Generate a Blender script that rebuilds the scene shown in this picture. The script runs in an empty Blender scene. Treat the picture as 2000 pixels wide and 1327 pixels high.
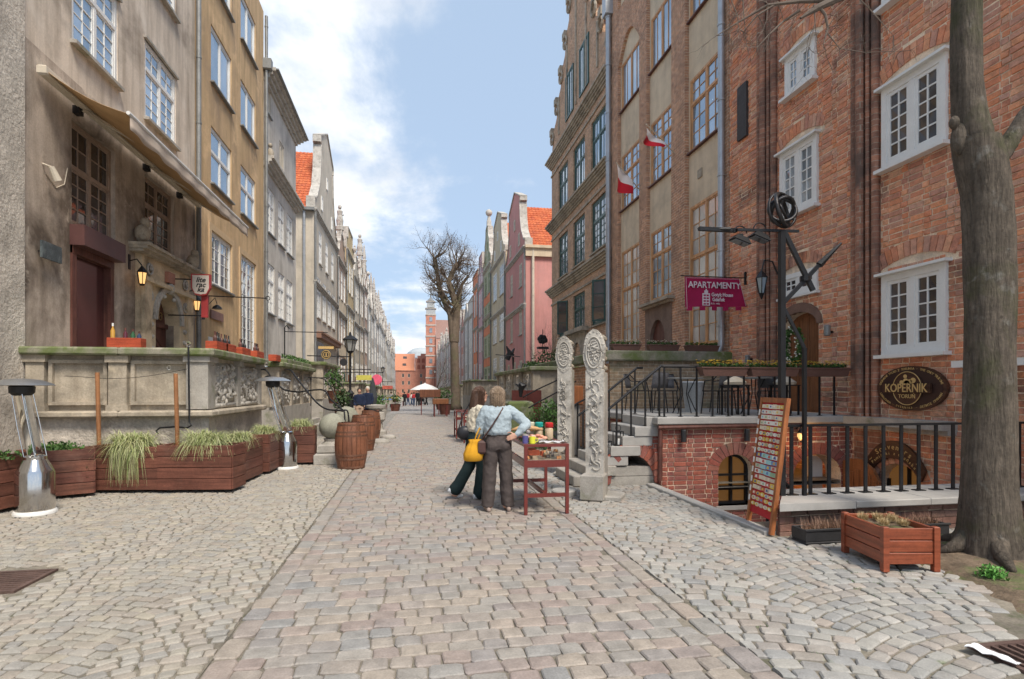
import bpy, math, random
import numpy as np
from math import sin, cos, pi, radians as RAD, sqrt, atan2
from mathutils import Vector, Matrix
random.seed(7); rng = np.random.default_rng(11)
R_ = random.uniform
SC = bpy.context.scene
COL = SC.collection
# ------------------------------------------------------------------ camera
CAM_H = 1.7; FPX = 1100.0; HOR = 760.0; TH = math.atan(193/1100)
cd = bpy.data.cameras.new('camera'); cam = bpy.data.objects.new('camera', cd); COL.objects.link(cam)
cam.location = (0, 0, CAM_H); cam.rotation_euler = (pi/2, 0, -TH)
cd.sensor_width = 36; cd.lens = 36*FPX/2000; cd.shift_y = (HOR-663.5)/2000
cd.clip_start = .05; cd.clip_end = 3000
SC.camera = cam
# ------------------------------------------------------------------ world
W = bpy.data.worlds.new('World'); SC.world = W; W.use_nodes = True
SUN_EL = RAD(54); SUN_AZ = RAD(158)      # azimuth from +Y clockwise: behind the camera, to the right
def build_world():
    t = W.node_tree; N = t.nodes; L = t.links; N.clear()
    out = N.new('ShaderNodeOutputWorld'); bg = N.new('ShaderNodeBackground'); bg.inputs[1].default_value = .075
    sky = N.new('ShaderNodeTexSky'); sky.sky_type = 'NISHITA'; sky.sun_disc = False
    sky.sun_elevation = SUN_EL; sky.sun_rotation = SUN_AZ; sky.dust_density = 1.2; sky.air_density = 1.0; sky.ozone_density = 2.5
    tc = N.new('ShaderNodeTexCoord'); sep = N.new('ShaderNodeSeparateXYZ'); L.new(tc.outputs['Generated'], sep.inputs[0])
    def mth(op, a, b=None, c=None, clamp=False):
        m = N.new('ShaderNodeMath'); m.operation = op; m.use_clamp = clamp
        for i, v in enumerate((a, b, c)):
            if v is None: continue
            if isinstance(v, (int, float)): m.inputs[i].default_value = v
            else: L.new(v, m.inputs[i])
        return m.outputs[0]
    zz = mth('MAXIMUM', mth('ADD', sep.outputs[2], .13), .04)
    cmb = N.new('ShaderNodeCombineXYZ')
    L.new(mth('DIVIDE', sep.outputs[0], zz), cmb.inputs[0]); L.new(mth('DIVIDE', sep.outputs[1], zz), cmb.inputs[1])
    def noise(scale, det, rough, dist=0, off=(0, 0, 0), sc=(1, 1, 1)):
        mp = N.new('ShaderNodeMapping'); mp.inputs['Location'].default_value = off; mp.inputs['Scale'].default_value = sc
        L.new(cmb.outputs[0], mp.inputs[0])
        n = N.new('ShaderNodeTexNoise'); n.inputs['Scale'].default_value = scale; n.inputs['Detail'].default_value = det
        n.inputs['Roughness'].default_value = rough; n.inputs['Distortion'].default_value = dist
        L.new(mp.outputs[0], n.inputs['Vector']); return n.outputs[0]
    n1 = noise(1.15, 10, .56, .25, (3.1, 1.7, 0)); n2 = noise(3.1, 8, .62, .1, (1, 5, 0), (1.5, .8, 1))
    base = mth('ADD', mth('MULTIPLY', n1, .68), mth('MULTIPLY', n2, .32))
    def blob(d, k):        # a cloud bank / clear patch in direction d
        v = Vector(d).normalized()
        dp = N.new('ShaderNodeVectorMath'); dp.operation = 'DOT_PRODUCT'; dp.inputs[1].default_value = v
        nm = N.new('ShaderNodeVectorMath'); nm.operation = 'NORMALIZE'; L.new(tc.outputs['Generated'], nm.inputs[0]); L.new(nm.outputs[0], dp.inputs[0])
        return mth('POWER', mth('MAXIMUM', dp.outputs['Value'], 0), k)
    def pdir(px, py):
        u = (px-1000)/FPX; v = (HOR-py)/FPX
        return (sin(TH)+u*cos(TH), cos(TH)-u*sin(TH), v)
    base = mth('ADD', base, mth('MULTIPLY', blob(pdir(600, 90), 55), .24))
    base = mth('SUBTRACT', base, mth('MULTIPLY', blob(pdir(930, 150), 40), .13))
    base = mth('SUBTRACT', base, mth('MULTIPLY', blob(pdir(780, 230), 160), .05))
    hz = mth('SUBTRACT', 1, mth('MULTIPLY', sep.outputs[2], 2.1), clamp=True)
    base = mth('ADD', base, mth('MULTIPLY', hz, .12))
    mr = N.new('ShaderNodeMapRange'); mr.interpolation_type = 'SMOOTHSTEP'
    L.new(base, mr.inputs[0]); mr.inputs[1].default_value = .515; mr.inputs[2].default_value = .73
    # cloud body: bright tops, slightly grey undersides
    n3 = noise(2.2, 6, .5, 0, (7, 2, 0))
    cr = N.new('ShaderNodeValToRGB'); L.new(n3, cr.inputs[0])
    cr.color_ramp.elements[0].position = .32; cr.color_ramp.elements[0].color = (4.2, 4.35, 4.6, 1)
    cr.color_ramp.elements[1].position = .62; cr.color_ramp.elements[1].color = (6.3, 6.3, 6.3, 1)
    mx = N.new('ShaderNodeMix'); mx.data_type = 'RGBA'
    hs = N.new('ShaderNodeMix'); hs.data_type = 'RGBA'; hs.inputs[0].default_value = .8
    L.new(sky.outputs[0], hs.inputs[6]); hs.inputs[7].default_value = (2.5, 3.2, 4.15, 1)
    L.new(mth('MULTIPLY', mr.outputs[0], .95), mx.inputs[0]); L.new(hs.outputs[2], mx.inputs[6]); L.new(cr.outputs[0], mx.inputs[7])
    L.new(mx.outputs[2], bg.inputs[0]); L.new(bg.outputs[0], out.inputs[0])
build_world()
# ------------------------------------------------------------------ sun
sd = bpy.data.lights.new('sun', 'SUN'); sun = bpy.data.objects.new('sun', sd); COL.objects.link(sun)
sd.energy = 1.5; sd.angle = RAD(16); sd.color = (1, .91, .79)
sdir = Vector((sin(SUN_AZ)*cos(SUN_EL), cos(SUN_AZ)*cos(SUN_EL), sin(SUN_EL)))
sun.rotation_euler = sdir.to_track_quat('Z', 'Y').to_euler(); sun.location = (-10, -10, 30)
SC.view_settings.view_transform = 'Standard'; SC.view_settings.look = 'None'
SC.view_settings.exposure = 1.52; SC.view_settings.gamma = 1; SC.view_settings.use_curve_mapping = False
SC.render.engine = 'CYCLES'
SC.cycles.max_bounces = 6; SC.cycles.diffuse_bounces = 4; SC.cycles.glossy_bounces = 3; SC.cycles.transparent_max_bounces = 6
# ------------------------------------------------------------------ geometry between picture and place
def gz(y):           # the street falls gently beyond 25 m
    return 0.0 if y < 25 else -.0075*(min(y, 230)-25)
def P(px, py, t):
    u = (px-1000)/FPX; v = (HOR-py)/FPX
    return np.array([t*(sin(TH)+u*cos(TH)), t*(cos(TH)-u*sin(TH)), CAM_H+v*t])
def G(px, py, z=0.0):
    t = (CAM_H-z)*FPX/(py-HOR); return P(px, py, t)
def YX(px, X):       # Y where image column px meets the plane x = X
    u = (px-1000)/FPX; return X*(cos(TH)-u*sin(TH))/(sin(TH)+u*cos(TH))
def XY(px, Y):
    u = (px-1000)/FPX; return Y*(sin(TH)+u*cos(TH))/(cos(TH)-u*sin(TH))
def ZX(px, py, X):   # height on plane x = X
    u = (px-1000)/FPX; t = X/(sin(TH)+u*cos(TH)); return CAM_H+(HOR-py)/FPX*t
def ZY(px, py, Y):
    u = (px-1000)/FPX; t = Y/(cos(TH)-u*sin(TH)); return CAM_H+(HOR-py)/FPX*t
def proj(p):
    x, y, z = p[0], p[1], p[2]-CAM_H
    t = x*sin(TH)+y*cos(TH); r = x*cos(TH)-y*sin(TH)
    if t < .1: return None
    return (1000+FPX*r/t, HOR-FPX*z/t, t)
# ------------------------------------------------------------------ object helpers
def wloc(o):
    v = np.zeros(3)
    while o is not None: v = v+np.array(o.location); o = o.parent
    return v
def thing(name, label, cat, loc=(0, 0, 0), group=None, kind=None):
    o = bpy.data.objects.new(name, None); COL.objects.link(o); o.location = loc; o.empty_display_size = .2
    o['label'] = label; o['category'] = cat
    if group: o['group'] = group
    if kind: o['kind'] = kind
    return o
def tag(o, label=None, cat=None, group=None, kind=None):
    if label: o['label'] = label
    if cat: o['category'] = cat
    if group: o['group'] = group
    if kind: o['kind'] = kind
    return o
def link(name, data, parent=None, loc=(0, 0, 0), rot=None):
    o = bpy.data.objects.new(name, data); COL.objects.link(o); o.parent = parent; o.location = loc
    if rot is not None: o.rotation_euler = rot
    return o
KIDS = {}
def copy_tree(o, parent=None, loc=None, rot=None, label=None):
    c = o.copy(); COL.objects.link(c); c.parent = parent
    if loc is not None: c.location = loc
    if rot is not None: c.rotation_euler = rot
    if label: c['label'] = label
    for ch in list(o.children): copy_tree(ch, c)
    return c
class Fr:            # a wall frame: a along the wall, z up, d outwards
    def __init__(s, o, u, n): s.o = np.array(o, float); s.u = np.array(u, float); s.n = np.array(n, float); s.h = np.cross(s.u, s.n)[2]
    def p(s, a, z, d): return s.o+s.u*a+s.n*d+np.array([0, 0, z])
LF = lambda X=-6.56: Fr((X, 0, 0), (0, 1, 0), (1, 0, 0))       # left facades look +X
RF = lambda X=8.2: Fr((X, 0, 0), (0, 1, 0), (-1, 0, 0))        # right facades look -X
CF = lambda Y, X=0: Fr((X, Y, 0), (1, 0, 0), (0, -1, 0))       # walls across, facing the camera
class MB:
    def __init__(s): s.v = []; s.n = 0; s.f = []; s.m = []
    def add(s, vs, fs, mi=0):
        vs = np.asarray(vs, float).reshape(-1, 3); k = s.n; s.v.append(vs); s.n += len(vs)
        s.f.extend([tuple(i+k for i in f) for f in fs]); s.m.extend([mi]*len(fs)); return s
    BF = [(0, 3, 2, 1), (4, 5, 6, 7), (0, 1, 5, 4), (1, 2, 6, 5), (2, 3, 7, 6), (3, 0, 4, 7)]
    def box(s, x0, x1, y0, y1, z0, z1, mi=0):
        return s.add([(x0, y0, z0), (x1, y0, z0), (x1, y1, z0), (x0, y1, z0), (x0, y0, z1), (x1, y0, z1), (x1, y1, z1), (x0, y1, z1)], s.BF, mi)
    def rbox(s, x0, x1, y0, y1, z0, z1, b=.01, mi=0):   # chamfered box
        b = min(b, (x1-x0)/2.2, (y1-y0)/2.2, (z1-z0)/2.2)
        def ring(z, i): return [(x0+i, y0+i+0, z), (x1-i, y0+i, z), (x1-i, y1-i, z), (x0+i, y1-i, z)]
        v = ring(z0, b)+ring(z0+b, 0)+ring(z1-b, 0)+ring(z1, b)
        f = [(3, 2, 1, 0), (12, 13, 14, 15)]
        for k in range(3):
            for i in range(4): f.append((k*4+i, k*4+(i+1) % 4, k*4+4+(i+1) % 4, k*4+4+i))
        return s.add(v, f, mi)
    def xbox(s, c, sx, sy, sz, M=None, mi=0, taper=1):
        v = []
        for dz, k in ((-.5, 1), (.5, taper)):
            for dx, dy in ((-.5, -.5), (.5, -.5), (.5, .5), (-.5, .5)): v.append((dx*sx*k, dy*sy*k, dz*sz))
        v = np.array(v)
        if M is not None: v = v@np.array(M).T
        return s.add(v+np.array(c), s.BF, mi)
    def bar(s, p0, p1, w, h=None, mi=0):                # square bar between two points
        p0 = np.array(p0, float); p1 = np.array(p1, float); d = p1-p0; L = np.linalg.norm(d)
        if L < 1e-6: return s
        d /= L; up = np.array([0, 0, 1.]) if abs(d[2]) < .95 else np.array([1., 0, 0])
        a = np.cross(up, d); a /= np.linalg.norm(a); b = np.cross(d, a); h = h or w
        v = []
        for q in (p0, p1):
            for i, j in ((-1, -1), (1, -1), (1, 1), (-1, 1)): v.append(q+a*i*w/2+b*j*h/2)
        return s.add(v, s.BF, mi)
    def fbox(s, F, a0, a1, z0, z1, d0, d1, mi=0):
        c = [F.p(a0, z0, d0), F.p(a1, z0, d0), F.p(a1, z0, d1), F.p(a0, z0, d1), F.p(a0, z1, d0), F.p(a1, z1, d0), F.p(a1, z1, d1), F.p(a0, z1, d1)]
        f = s.BF if F.h > 0 else [tuple(reversed(q)) for q in s.BF]
        return s.add(c, f, mi)
    def fpoly(s, F, pts, d0, d1, mi=0):
        n = len(pts); v = [F.p(a, z, d0) for a, z in pts]+[F.p(a, z, d1) for a, z in pts]
        f = [tuple(range(n, 2*n)), tuple(range(n-1, -1, -1))]+[(i, (i+1) % n, n+(i+1) % n, n+i) for i in range(n)]
        return s.add(v, f, mi)
    def prism(s, pts, z0, z1, mi=0):
        n = len(pts); v = [(x, y, z0) for x, y in pts]+[(x, y, z1) for x, y in pts]
        f = [tuple(range(n, 2*n)), tuple(range(n-1, -1, -1))]+[(i, (i+1) % n, n+(i+1) % n, n+i) for i in range(n)]
        return s.add(v, f, mi)
    def lathe(s, prof, c=(0, 0, 0), n=16, mi=0, sx=1, sy=1, M=None):
        v = []; f = []; k = len(prof)
        for r, z in prof:
            for i in range(n): v.append((r*cos(2*pi*i/n)*sx, r*sin(2*pi*i/n)*sy, z))
        for j in range(k-1):
            for i in range(n): f.append((j*n+i, j*n+(i+1) % n, (j+1)*n+(i+1) % n, (j+1)*n+i))
        f.append(tuple(range(n-1, -1, -1))); f.append(tuple(range((k-1)*n, k*n)))
        v = np.array(v)
        if M is not None: v = v@np.array(M).T
        return s.add(v+np.array(c), f, mi)
    def ball(s, c, r, n=12, m=8, mi=0, sx=1, sy=1, sz=1, M=None):
        return s.lathe([(max(r*sin(pi*j/m), 1e-4), -r*cos(pi*j/m)*sz) for j in range(m+1)], c, n, mi, sx, sy, M)
    def tube(s, pts, rad, n=8, mi=0, cap=True):
        pts = [np.array(p, float) for p in pts]; K = len(pts)
        if not hasattr(rad, '__len__'): rad = [rad]*K
        v = []; f = []; a = None
        for k in range(K):
            d = pts[min(k+1, K-1)]-pts[max(k-1, 0)]; d = d/(np.linalg.norm(d)+1e-9)
            if a is None: a = np.cross(d, [0, 0, 1.] if abs(d[2]) < .9 else [1., 0, 0])
            a = a-d*np.dot(a, d); a = a/(np.linalg.norm(a)+1e-9); b = np.cross(d, a)
            for i in range(n):
                t = 2*pi*i/n; v.append(pts[k]+(a*cos(t)+b*sin(t))*rad[k])
        for k in range(K-1):
            for i in range(n): f.append((k*n+i, k*n+(i+1) % n, (k+1)*n+(i+1) % n, (k+1)*n+i))
        if cap: f.append(tuple(range(n-1, -1, -1))); f.append(tuple(range((K-1)*n, K*n)))
        return s.add(v, f, mi)
    def ring(s, c, R, r, ax=(0, 0, 1), n=24, m=6, mi=0, a0=0, a1=2*pi, ell=1):
        ax = Vector(ax).normalized(); q = ax.to_track_quat('Z', 'Y').to_matrix(); pts = []
        full = abs(a1-a0-2*pi) < 1e-6
        for i in range(n+1):
            t = a0+(a1-a0)*i/n; pts.append(np.array(q@Vector((R*cos(t), R*ell*sin(t), 0)))+np.array(c))
        return s.tube(pts, r, m, mi, cap=not full)
    def sheet(s, P3, mi=0):                              # grid of points [i][j] -> quads
        P3 = np.array(P3); I, J = P3.shape[:2]; f = []
        for i in range(I-1):
            for j in range(J-1): f.append((i*J+j, i*J+j+1, (i+1)*J+j+1, (i+1)*J+j))
        return s.add(P3.reshape(-1, 3), f, mi)
    def mesh(s, name, mats, off=None, smooth=False):
        me = bpy.data.meshes.new(name)
        if s.v:
            v = np.concatenate(s.v)
            if off is not None: v = v-off
            me.from_pydata(v.tolist(), [], s.f)
        if not isinstance(mats, (list, tuple)): mats = [mats]
        for m in mats: me.materials.append(m)
        if len(mats) > 1: me.polygons.foreach_set('material_index', s.m)
        if smooth: me.polygons.foreach_set('use_smooth', [True]*len(me.polygons))
        me.update(); return me
    def build(s, name, mats, parent=None, smooth=False, label=None, kind=None, local=False, cat=None, group=None):
        off = None if (local or parent is None) else wloc(parent)
        o = link(name, s.mesh(name, mats, off, smooth), parent)
        return tag(o, label, cat, group, kind)
def autosmooth(o, ang=40):
    me = o.data
    me.polygons.foreach_set('use_smooth', [True]*len(me.polygons))
    try: me.set_sharp_from_angle(angle=RAD(ang))
    except Exception: pass
    return o
def emit(pieces, name, mat, parent, cap=300, stuff=None, minpx=6):
    """pieces: list of (verts, faces). The largest in the picture become objects of their own, the rest one mesh."""
    sc = []
    for i, (v, f) in enumerate(pieces):
        c = v.mean(axis=0); q = proj(c)
        if q is None or not (-20 < q[0] < 2020 and -20 < q[1] < 1350): sc.append(-1); continue
        qs = [proj(p) for p in v[:8]]
        if any(k is None for k in qs): sc.append(-1); continue
        xs = [k[0] for k in qs]; ys = [k[1] for k in qs]
        sc.append(min(max(xs)-min(xs), 400)*min(max(ys)-min(ys), 400))
    order = sorted(range(len(pieces)), key=lambda i: -sc[i])
    top = [i for i in order[:cap] if sc[i] > minpx*minpx]; rest = set(range(len(pieces)))-set(top)
    off = wloc(parent) if parent is not None else np.zeros(3)
    for i in top:
        v, f = pieces[i]; c = v.mean(axis=0)
        me = bpy.data.meshes.new(name); me.from_pydata((v-c).tolist(), [], f); me.materials.append(mat)
        link(name, me, parent, tuple(c-off))
    if rest:
        mb = MB()
        for i in rest: mb.add(*pieces[i])
        mb.build(stuff or name+'_rest', mat, parent, kind='stuff')
# ------------------------------------------------------------------ materials
class NB:
    def __init__(s, name):
        s.m = bpy.data.materials.new(name); s.m.use_nodes = True; s.t = s.m.node_tree; s.t.nodes.clear()
        s.out = s.t.nodes.new('ShaderNodeOutputMaterial'); s.b = s.t.nodes.new('ShaderNodeBsdfPrincipled')
        s.t.links.new(s.b.outputs[0], s.out.inputs[0]); s.pos = None
    def n(s, typ, **kw):
        o = s.t.nodes.new('ShaderNode'+typ)
        for k, v in kw.items(): setattr(o, k, v)
        return o
    def l(s, a, b):
        if isinstance(a, (int, float, tuple, list)): b.default_value = a
        else: s.t.links.new(a, b)
    def position(s):
        if s.pos is None: s.pos = s.n('NewGeometry').outputs['Position']
        return s.pos
    def math(s, op, a, b=0.0, clamp=False):
        m = s.n('Math', operation=op, use_clamp=clamp); s.l(a, m.inputs[0]); s.l(b, m.inputs[1]); return m.outputs[0]
    def noise(s, scale, det=5, rough=.6, sc=(1, 1, 1), dist=0, vec=None):
        mp = s.n('Mapping'); s.l(vec if vec is not None else s.position(), mp.inputs[0]); mp.inputs['Scale'].default_value = sc
        n = s.n('TexNoise'); n.inputs['Scale'].default_value = scale; n.inputs['Detail'].default_value = det
        n.inputs['Roughness'].default_value = rough; n.inputs['Distortion'].default_value = dist
        s.l(mp.outputs[0], n.inputs['Vector']); return n.outputs[0]
    def ramp(s, fac, stops, interp='LINEAR'):
        r = s.n('ValToRGB'); s.l(fac, r.inputs[0]); cr = r.color_ramp; cr.interpolation = interp
        while len(cr.elements) < len(stops): cr.elements.new(.5)
        for e, (p, c) in zip(cr.elements, stops):
            e.position = p; e.color = (c, c, c, 1) if isinstance(c, (int, float)) else (*c[:3], 1)
        return r.outputs[0]
    def mix(s, f, a, b, mode='MIX'):
        m = s.n('Mix', data_type='RGBA', blend_type=mode)
        s.l(f, m.inputs[0])
        for v, i in ((a, 6), (b, 7)):
            if isinstance(v, (tuple, list)): m.inputs[i].default_value = (*v[:3], 1)
            else: s.l(v, m.inputs[i])
        return m.outputs[2]
    def rnd(s):
        g = s.n('NewGeometry').outputs['Random Per Island']; o = s.n('ObjectInfo').outputs['Random']
        return s.math('FRACT', s.math('ADD', s.math('MULTIPLY', g, 1.0), s.math('MULTIPLY', o, 7.31)))
    def bump(s, h, strength, dist=.02):
        b = s.n('Bump'); b.inputs['Strength'].default_value = strength; b.inputs['Distance'].default_value = dist
        s.l(h, b.inputs['Height']); s.l(b.outputs[0], s.b.inputs['Normal'])
def mat(name, col, rough=.8, metal=0, var=.18, scale=4., fine=40., stain=None, streak=0, bump=.25, bscale=60., bdist=.01, rnd=None, spec=.35, emit_=None, grain=None, coat=0, bsc=(1, 1, 1)):
    s = NB(name); c = tuple(col)
    if rnd is not None:
        k = len(rnd); c = s.ramp(s.rnd(), [(i/max(k-1, 1), q) for i, q in enumerate(rnd)])
    if var:
        n = s.noise(scale, 6, .62)
        f = s.ramp(n, [(.28, 1-var), (.72, 1+var)]); c = s.mix(1, c, f, 'MULTIPLY')
        n2 = s.noise(fine, 3, .6); f2 = s.ramp(n2, [(.3, 1-var*.6), (.7, 1+var*.6)]); c = s.mix(1, c, f2, 'MULTIPLY')
    if stain:
        lst = stain if isinstance(stain, list) else [stain]
        for (sc, cc, lo, hi) in lst:
            k = s.ramp(s.noise(sc, 7, .65, dist=.3), [(lo, 0), (hi, 1)]); c = s.mix(k, c, cc)
    if streak:
        k = s.ramp(s.noise(1.6, 5, .6, (2.2, 2.2, .22)), [(.42, 0), (.75, streak)]); c = s.mix(k, c, s.mix(1, c, (.45, .42, .38), 'MULTIPLY'))
    if grain:   # wood grain running along one axis
        k = s.noise(1, 6, .6, grain, .6); c = s.mix(1, c, s.ramp(k, [(.3, .6), (.7, 1.3)]), 'MULTIPLY')
    s.l(c if not isinstance(c, tuple) else (*c, 1), s.b.inputs['Base Color'])
    s.b.inputs['Roughness'].default_value = rough; s.b.inputs['Metallic'].default_value = metal
    s.b.inputs['Specular IOR Level'].default_value = spec
    if coat: s.b.inputs['Coat Weight'].default_value = coat; s.b.inputs['Coat Roughness'].default_value = .15
    if bump:
        h = s.noise(bscale, 6, .65, bsc); s.bump(h, bump, bdist)
    if emit_: s.b.inputs['Emission Color'].default_value = (*emit_[0], 1); s.b.inputs['Emission Strength'].default_value = emit_[1]
    return s.m
def brickmat(name, c1, c2, mortar, bw=.26, bh=.085, ax='Y', stain=None):
    s = NB(name); sp = s.n('SeparateXYZ'); s.l(s.position(), sp.inputs[0]); cb = s.n('CombineXYZ')
    s.l(sp.outputs[0 if ax == 'X' else 1], cb.inputs[0]); s.l(sp.outputs[2], cb.inputs[1])
    wob = s.n('TexNoise'); wob.inputs['Scale'].default_value = 3; s.l(s.position(), wob.inputs['Vector'])
    vm = s.n('VectorMath', operation='MULTIPLY_ADD'); s.l(wob.outputs['Color'], vm.inputs[0]); vm.inputs[1].default_value = (.02, .02, 0); s.l(cb.outputs[0], vm.inputs[2])
    b = s.n('TexBrick'); s.l(vm.outputs[0], b.inputs['Vector']); b.inputs['Scale'].default_value = 1
    b.inputs['Color1'].default_value = (*c1, 1); b.inputs['Color2'].default_value = (*c2, 1); b.inputs['Mortar'].default_value = (*mortar, 1)
    b.inputs['Brick Width'].default_value = bw; b.inputs['Row Height'].default_value = bh; b.inputs['Mortar Size'].default_value = .007; b.inputs['Mortar Smooth'].default_value = .3
    c = b.outputs['Color']
    n = s.noise(9, 6, .7); c = s.mix(1, c, s.ramp(n, [(.3, .62), (.7, 1.38)]), 'MULTIPLY')
    n = s.noise(1.1, 5, .6); c = s.mix(1, c, s.ramp(n, [(.3, .82), (.7, 1.15)]), 'MULTIPLY')
    if stain: c = s.mix(s.ramp(s.noise(stain[0], 7, .65), [(stain[2], 0), (stain[3], 1)]), c, stain[1])
    s.l(c, s.b.inputs['Base Color']); s.b.inputs['Roughness'].default_value = .9; s.b.inputs['Specular IOR Level'].default_value = .2
    h = s.math('ADD', s.math('MULTIPLY', b.outputs['Fac'], -1.0), s.math('MULTIPLY', s.noise(30, 5, .7), .8)); s.bump(h, .6, .012)
    return s.m
def glass(name, col=(.10, .13, .16), col2=(.30, .36, .42), metal=.35, rough=.06):
    s = NB(name); k = s.ramp(s.noise(.9, 3, .5), [(.35, 0), (.65, 1)])
    r = s.math('ADD', s.math('MULTIPLY', s.rnd(), .6), s.math('MULTIPLY', k, .4))
    s.l(s.mix(r, col, col2), s.b.inputs['Base Color']); s.b.inputs['Roughness'].default_value = rough; s.b.inputs['Metallic'].default_value = metal
    s.b.inputs['Specular IOR Level'].default_value = .9
    s.bump(s.noise(2.2, 2, .5), .06, .05)
    return s.m
# ------------------------------------------------------------------ wall helpers
def fwall(mb, F, a0, a1, z0, z1, ops, depth=.22, mi=0):
    A = sorted({a0, a1, *[v for o in ops for v in o[:2] if a0 < v < a1]}); Z = sorted({z0, z1, *[v for o in ops for v in o[2:4] if z0 < v < z1]})
    for i in range(len(A)-1):
        for j in range(len(Z)-1):
            ca, cz = (A[i]+A[i+1])/2, (Z[j]+Z[j+1])/2
            if any(o[0] < ca < o[1] and o[2] < cz < o[3] for o in ops): continue
            mb.add([F.p(A[i], Z[j], 0), F.p(A[i+1], Z[j], 0), F.p(A[i+1], Z[j+1], 0), F.p(A[i], Z[j+1], 0)], [(0, 1, 2, 3)], mi)
    for o in ops:
        if o[3] <= z0 or o[2] >= z1: continue
        q = [(o[0], o[2]), (o[1], o[2]), (o[1], o[3]), (o[0], o[3])]
        for i in range(4):
            p, r = q[i], q[(i+1) % 4]
            mb.add([F.p(*p, 0), F.p(*r, 0), F.p(*r, -depth), F.p(*p, -depth)], [(0, 1, 2, 3)], mi)
    return mb
def archpts(a0, a1, z, rise, n=10):
    c = (a0+a1)/2; w = (a1-a0)/2
    return [(c+w*cos(pi*i/n), z+rise*sin(pi*i/n)) for i in range(n+1)]
def spandrel(mb, F, a0, a1, z, rise, d0, d1, mi=0, n=10):   # fills the corners above an arch, rectangle z..z+rise
    c = (a0+a1)/2; A = archpts(a0, a1, z, rise, n)
    mb.fpoly(F, [(a1, z+rise)]+[p for p in A if p[0] >= c-1e-6], d0, d1, mi)
    mb.fpoly(F, [(a0, z+rise)]+[p for p in reversed(A) if p[0] <= c+1e-6], d0, d1, mi)
def window(F, a0, a1, z0, z1, parent, fm, gm, cols=2, rows=3, cas=2, transom=None, d=-.12, fw=.06, mw=.022, sill=None, panes=True, name='window', hood=None, label=None):
    """frame mesh with its panes, sill and hood as children"""
    mb = MB()
    mb.fbox(F, a0, a0+fw, z0, z1, d-.04, d+.03); mb.fbox(F, a1-fw, a1, z0, z1, d-.04, d+.03)
    mb.fbox(F, a0+fw, a1-fw, z0, z0+fw, d-.04, d+.028); mb.fbox(F, a0+fw, a1-fw, z1-fw, z1, d-.04, d+.028)
    ia0, ia1, iz0, iz1 = a0+fw, a1-fw, z0+fw, z1-fw
    fields = []
    zt = [iz0, iz1] if transom is None else [iz0, iz0+(iz1-iz0)*transom, iz1]
    cw = (ia1-ia0)/cas
    for c in range(1, cas): mb.fbox(F, ia0+cw*c-fw*.45, ia0+cw*c+fw*.45, iz0, iz1, d-.04, d+.024)
    if transom is not None: mb.fbox(F, ia0, ia1, zt[1]-fw*.45, zt[1]+fw*.45, d-.04, d+.034)
    for c in range(cas):
        for k in range(len(zt)-1):
            b0 = ia0+cw*c+(fw*.45 if c else 0); b1 = ia0+cw*(c+1)-(fw*.45 if c < cas-1 else 0)
            y0 = zt[k]+(fw*.45 if k else 0); y1 = zt[k+1]-(fw*.45 if k < len(zt)-2 else 0)
            # casement sash
            sw = fw*.55
            mb.fbox(F, b0, b0+sw, y0, y1, d-.03, d+.012); mb.fbox(F, b1-sw, b1, y0, y1, d-.03, d+.012)
            mb.fbox(F, b0+sw, b1-sw, y0, y0+sw, d-.03, d+.010); mb.fbox(F, b0+sw, b1-sw, y1-sw, y1, d-.03, d+.010)
            b0 += sw; b1 -= sw; y0 += sw; y1 -= sw
            nr = rows if not isinstance(rows, (tuple, list)) else rows[k]
            for i in range(1, cols): q = b0+(b1-b0)*i/cols; mb.fbox(F, q-mw/2, q+mw/2, y0, y1, d-.025, d+.006)
            for j in range(1, nr): q = y0+(y1-y0)*j/nr; mb.fbox(F, b0, b1, q-mw/2, q+mw/2, d-.024, d+.004)
            for i in range(cols):
                for j in range(nr):
                    fields.append((b0+(b1-b0)*i/cols, b0+(b1-b0)*(i+1)/cols, y0+(y1-y0)*j/nr, y0+(y1-y0)*(j+1)/nr))
    w = mb.build(name, fm, parent, label=label)
    off = wloc(w)
    if panes:
        for (p0, p1, q0, q1) in fields:
            j = [R_(-.004, .004) for _ in range(4)]; c = F.p((p0+p1)/2, (q0+q1)/2, d-.012)
            v = np.array([F.p(p0, q0, d-.012+j[0]), F.p(p1, q0, d-.012+j[1]), F.p(p1, q1, d-.012+j[0]+j[2]), F.p(p0, q1, d-.012+j[1]+j[2])])
            me = bpy.data.meshes.new('pane'); me.from_pydata((v-c).tolist(), [], [(0, 1, 2, 3)]); me.materials.append(gm)
            link('pane', me, w, tuple(c-off))
    else:
        g = MB(); g.add([F.p(ia0, iz0, d-.012), F.p(ia1, iz0, d-.012), F.p(ia1, iz1, d-.012), F.p(ia0, iz1, d-.012)], [(0, 1, 2, 3)]); g.build('pane', gm, w)
    if sill:
        m, out, th = sill; s_ = MB(); s_.fbox(F, a0-.06, a1+.06, z0-th, z0, -.2, out); s_.build('sill', m, w)
    if hood:
        m, out, th = hood; s_ = MB(); s_.fbox(F, a0-.07, a1+.07, z1, z1+th, -.1, out); s_.build('hood', m, w)
    return w
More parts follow.
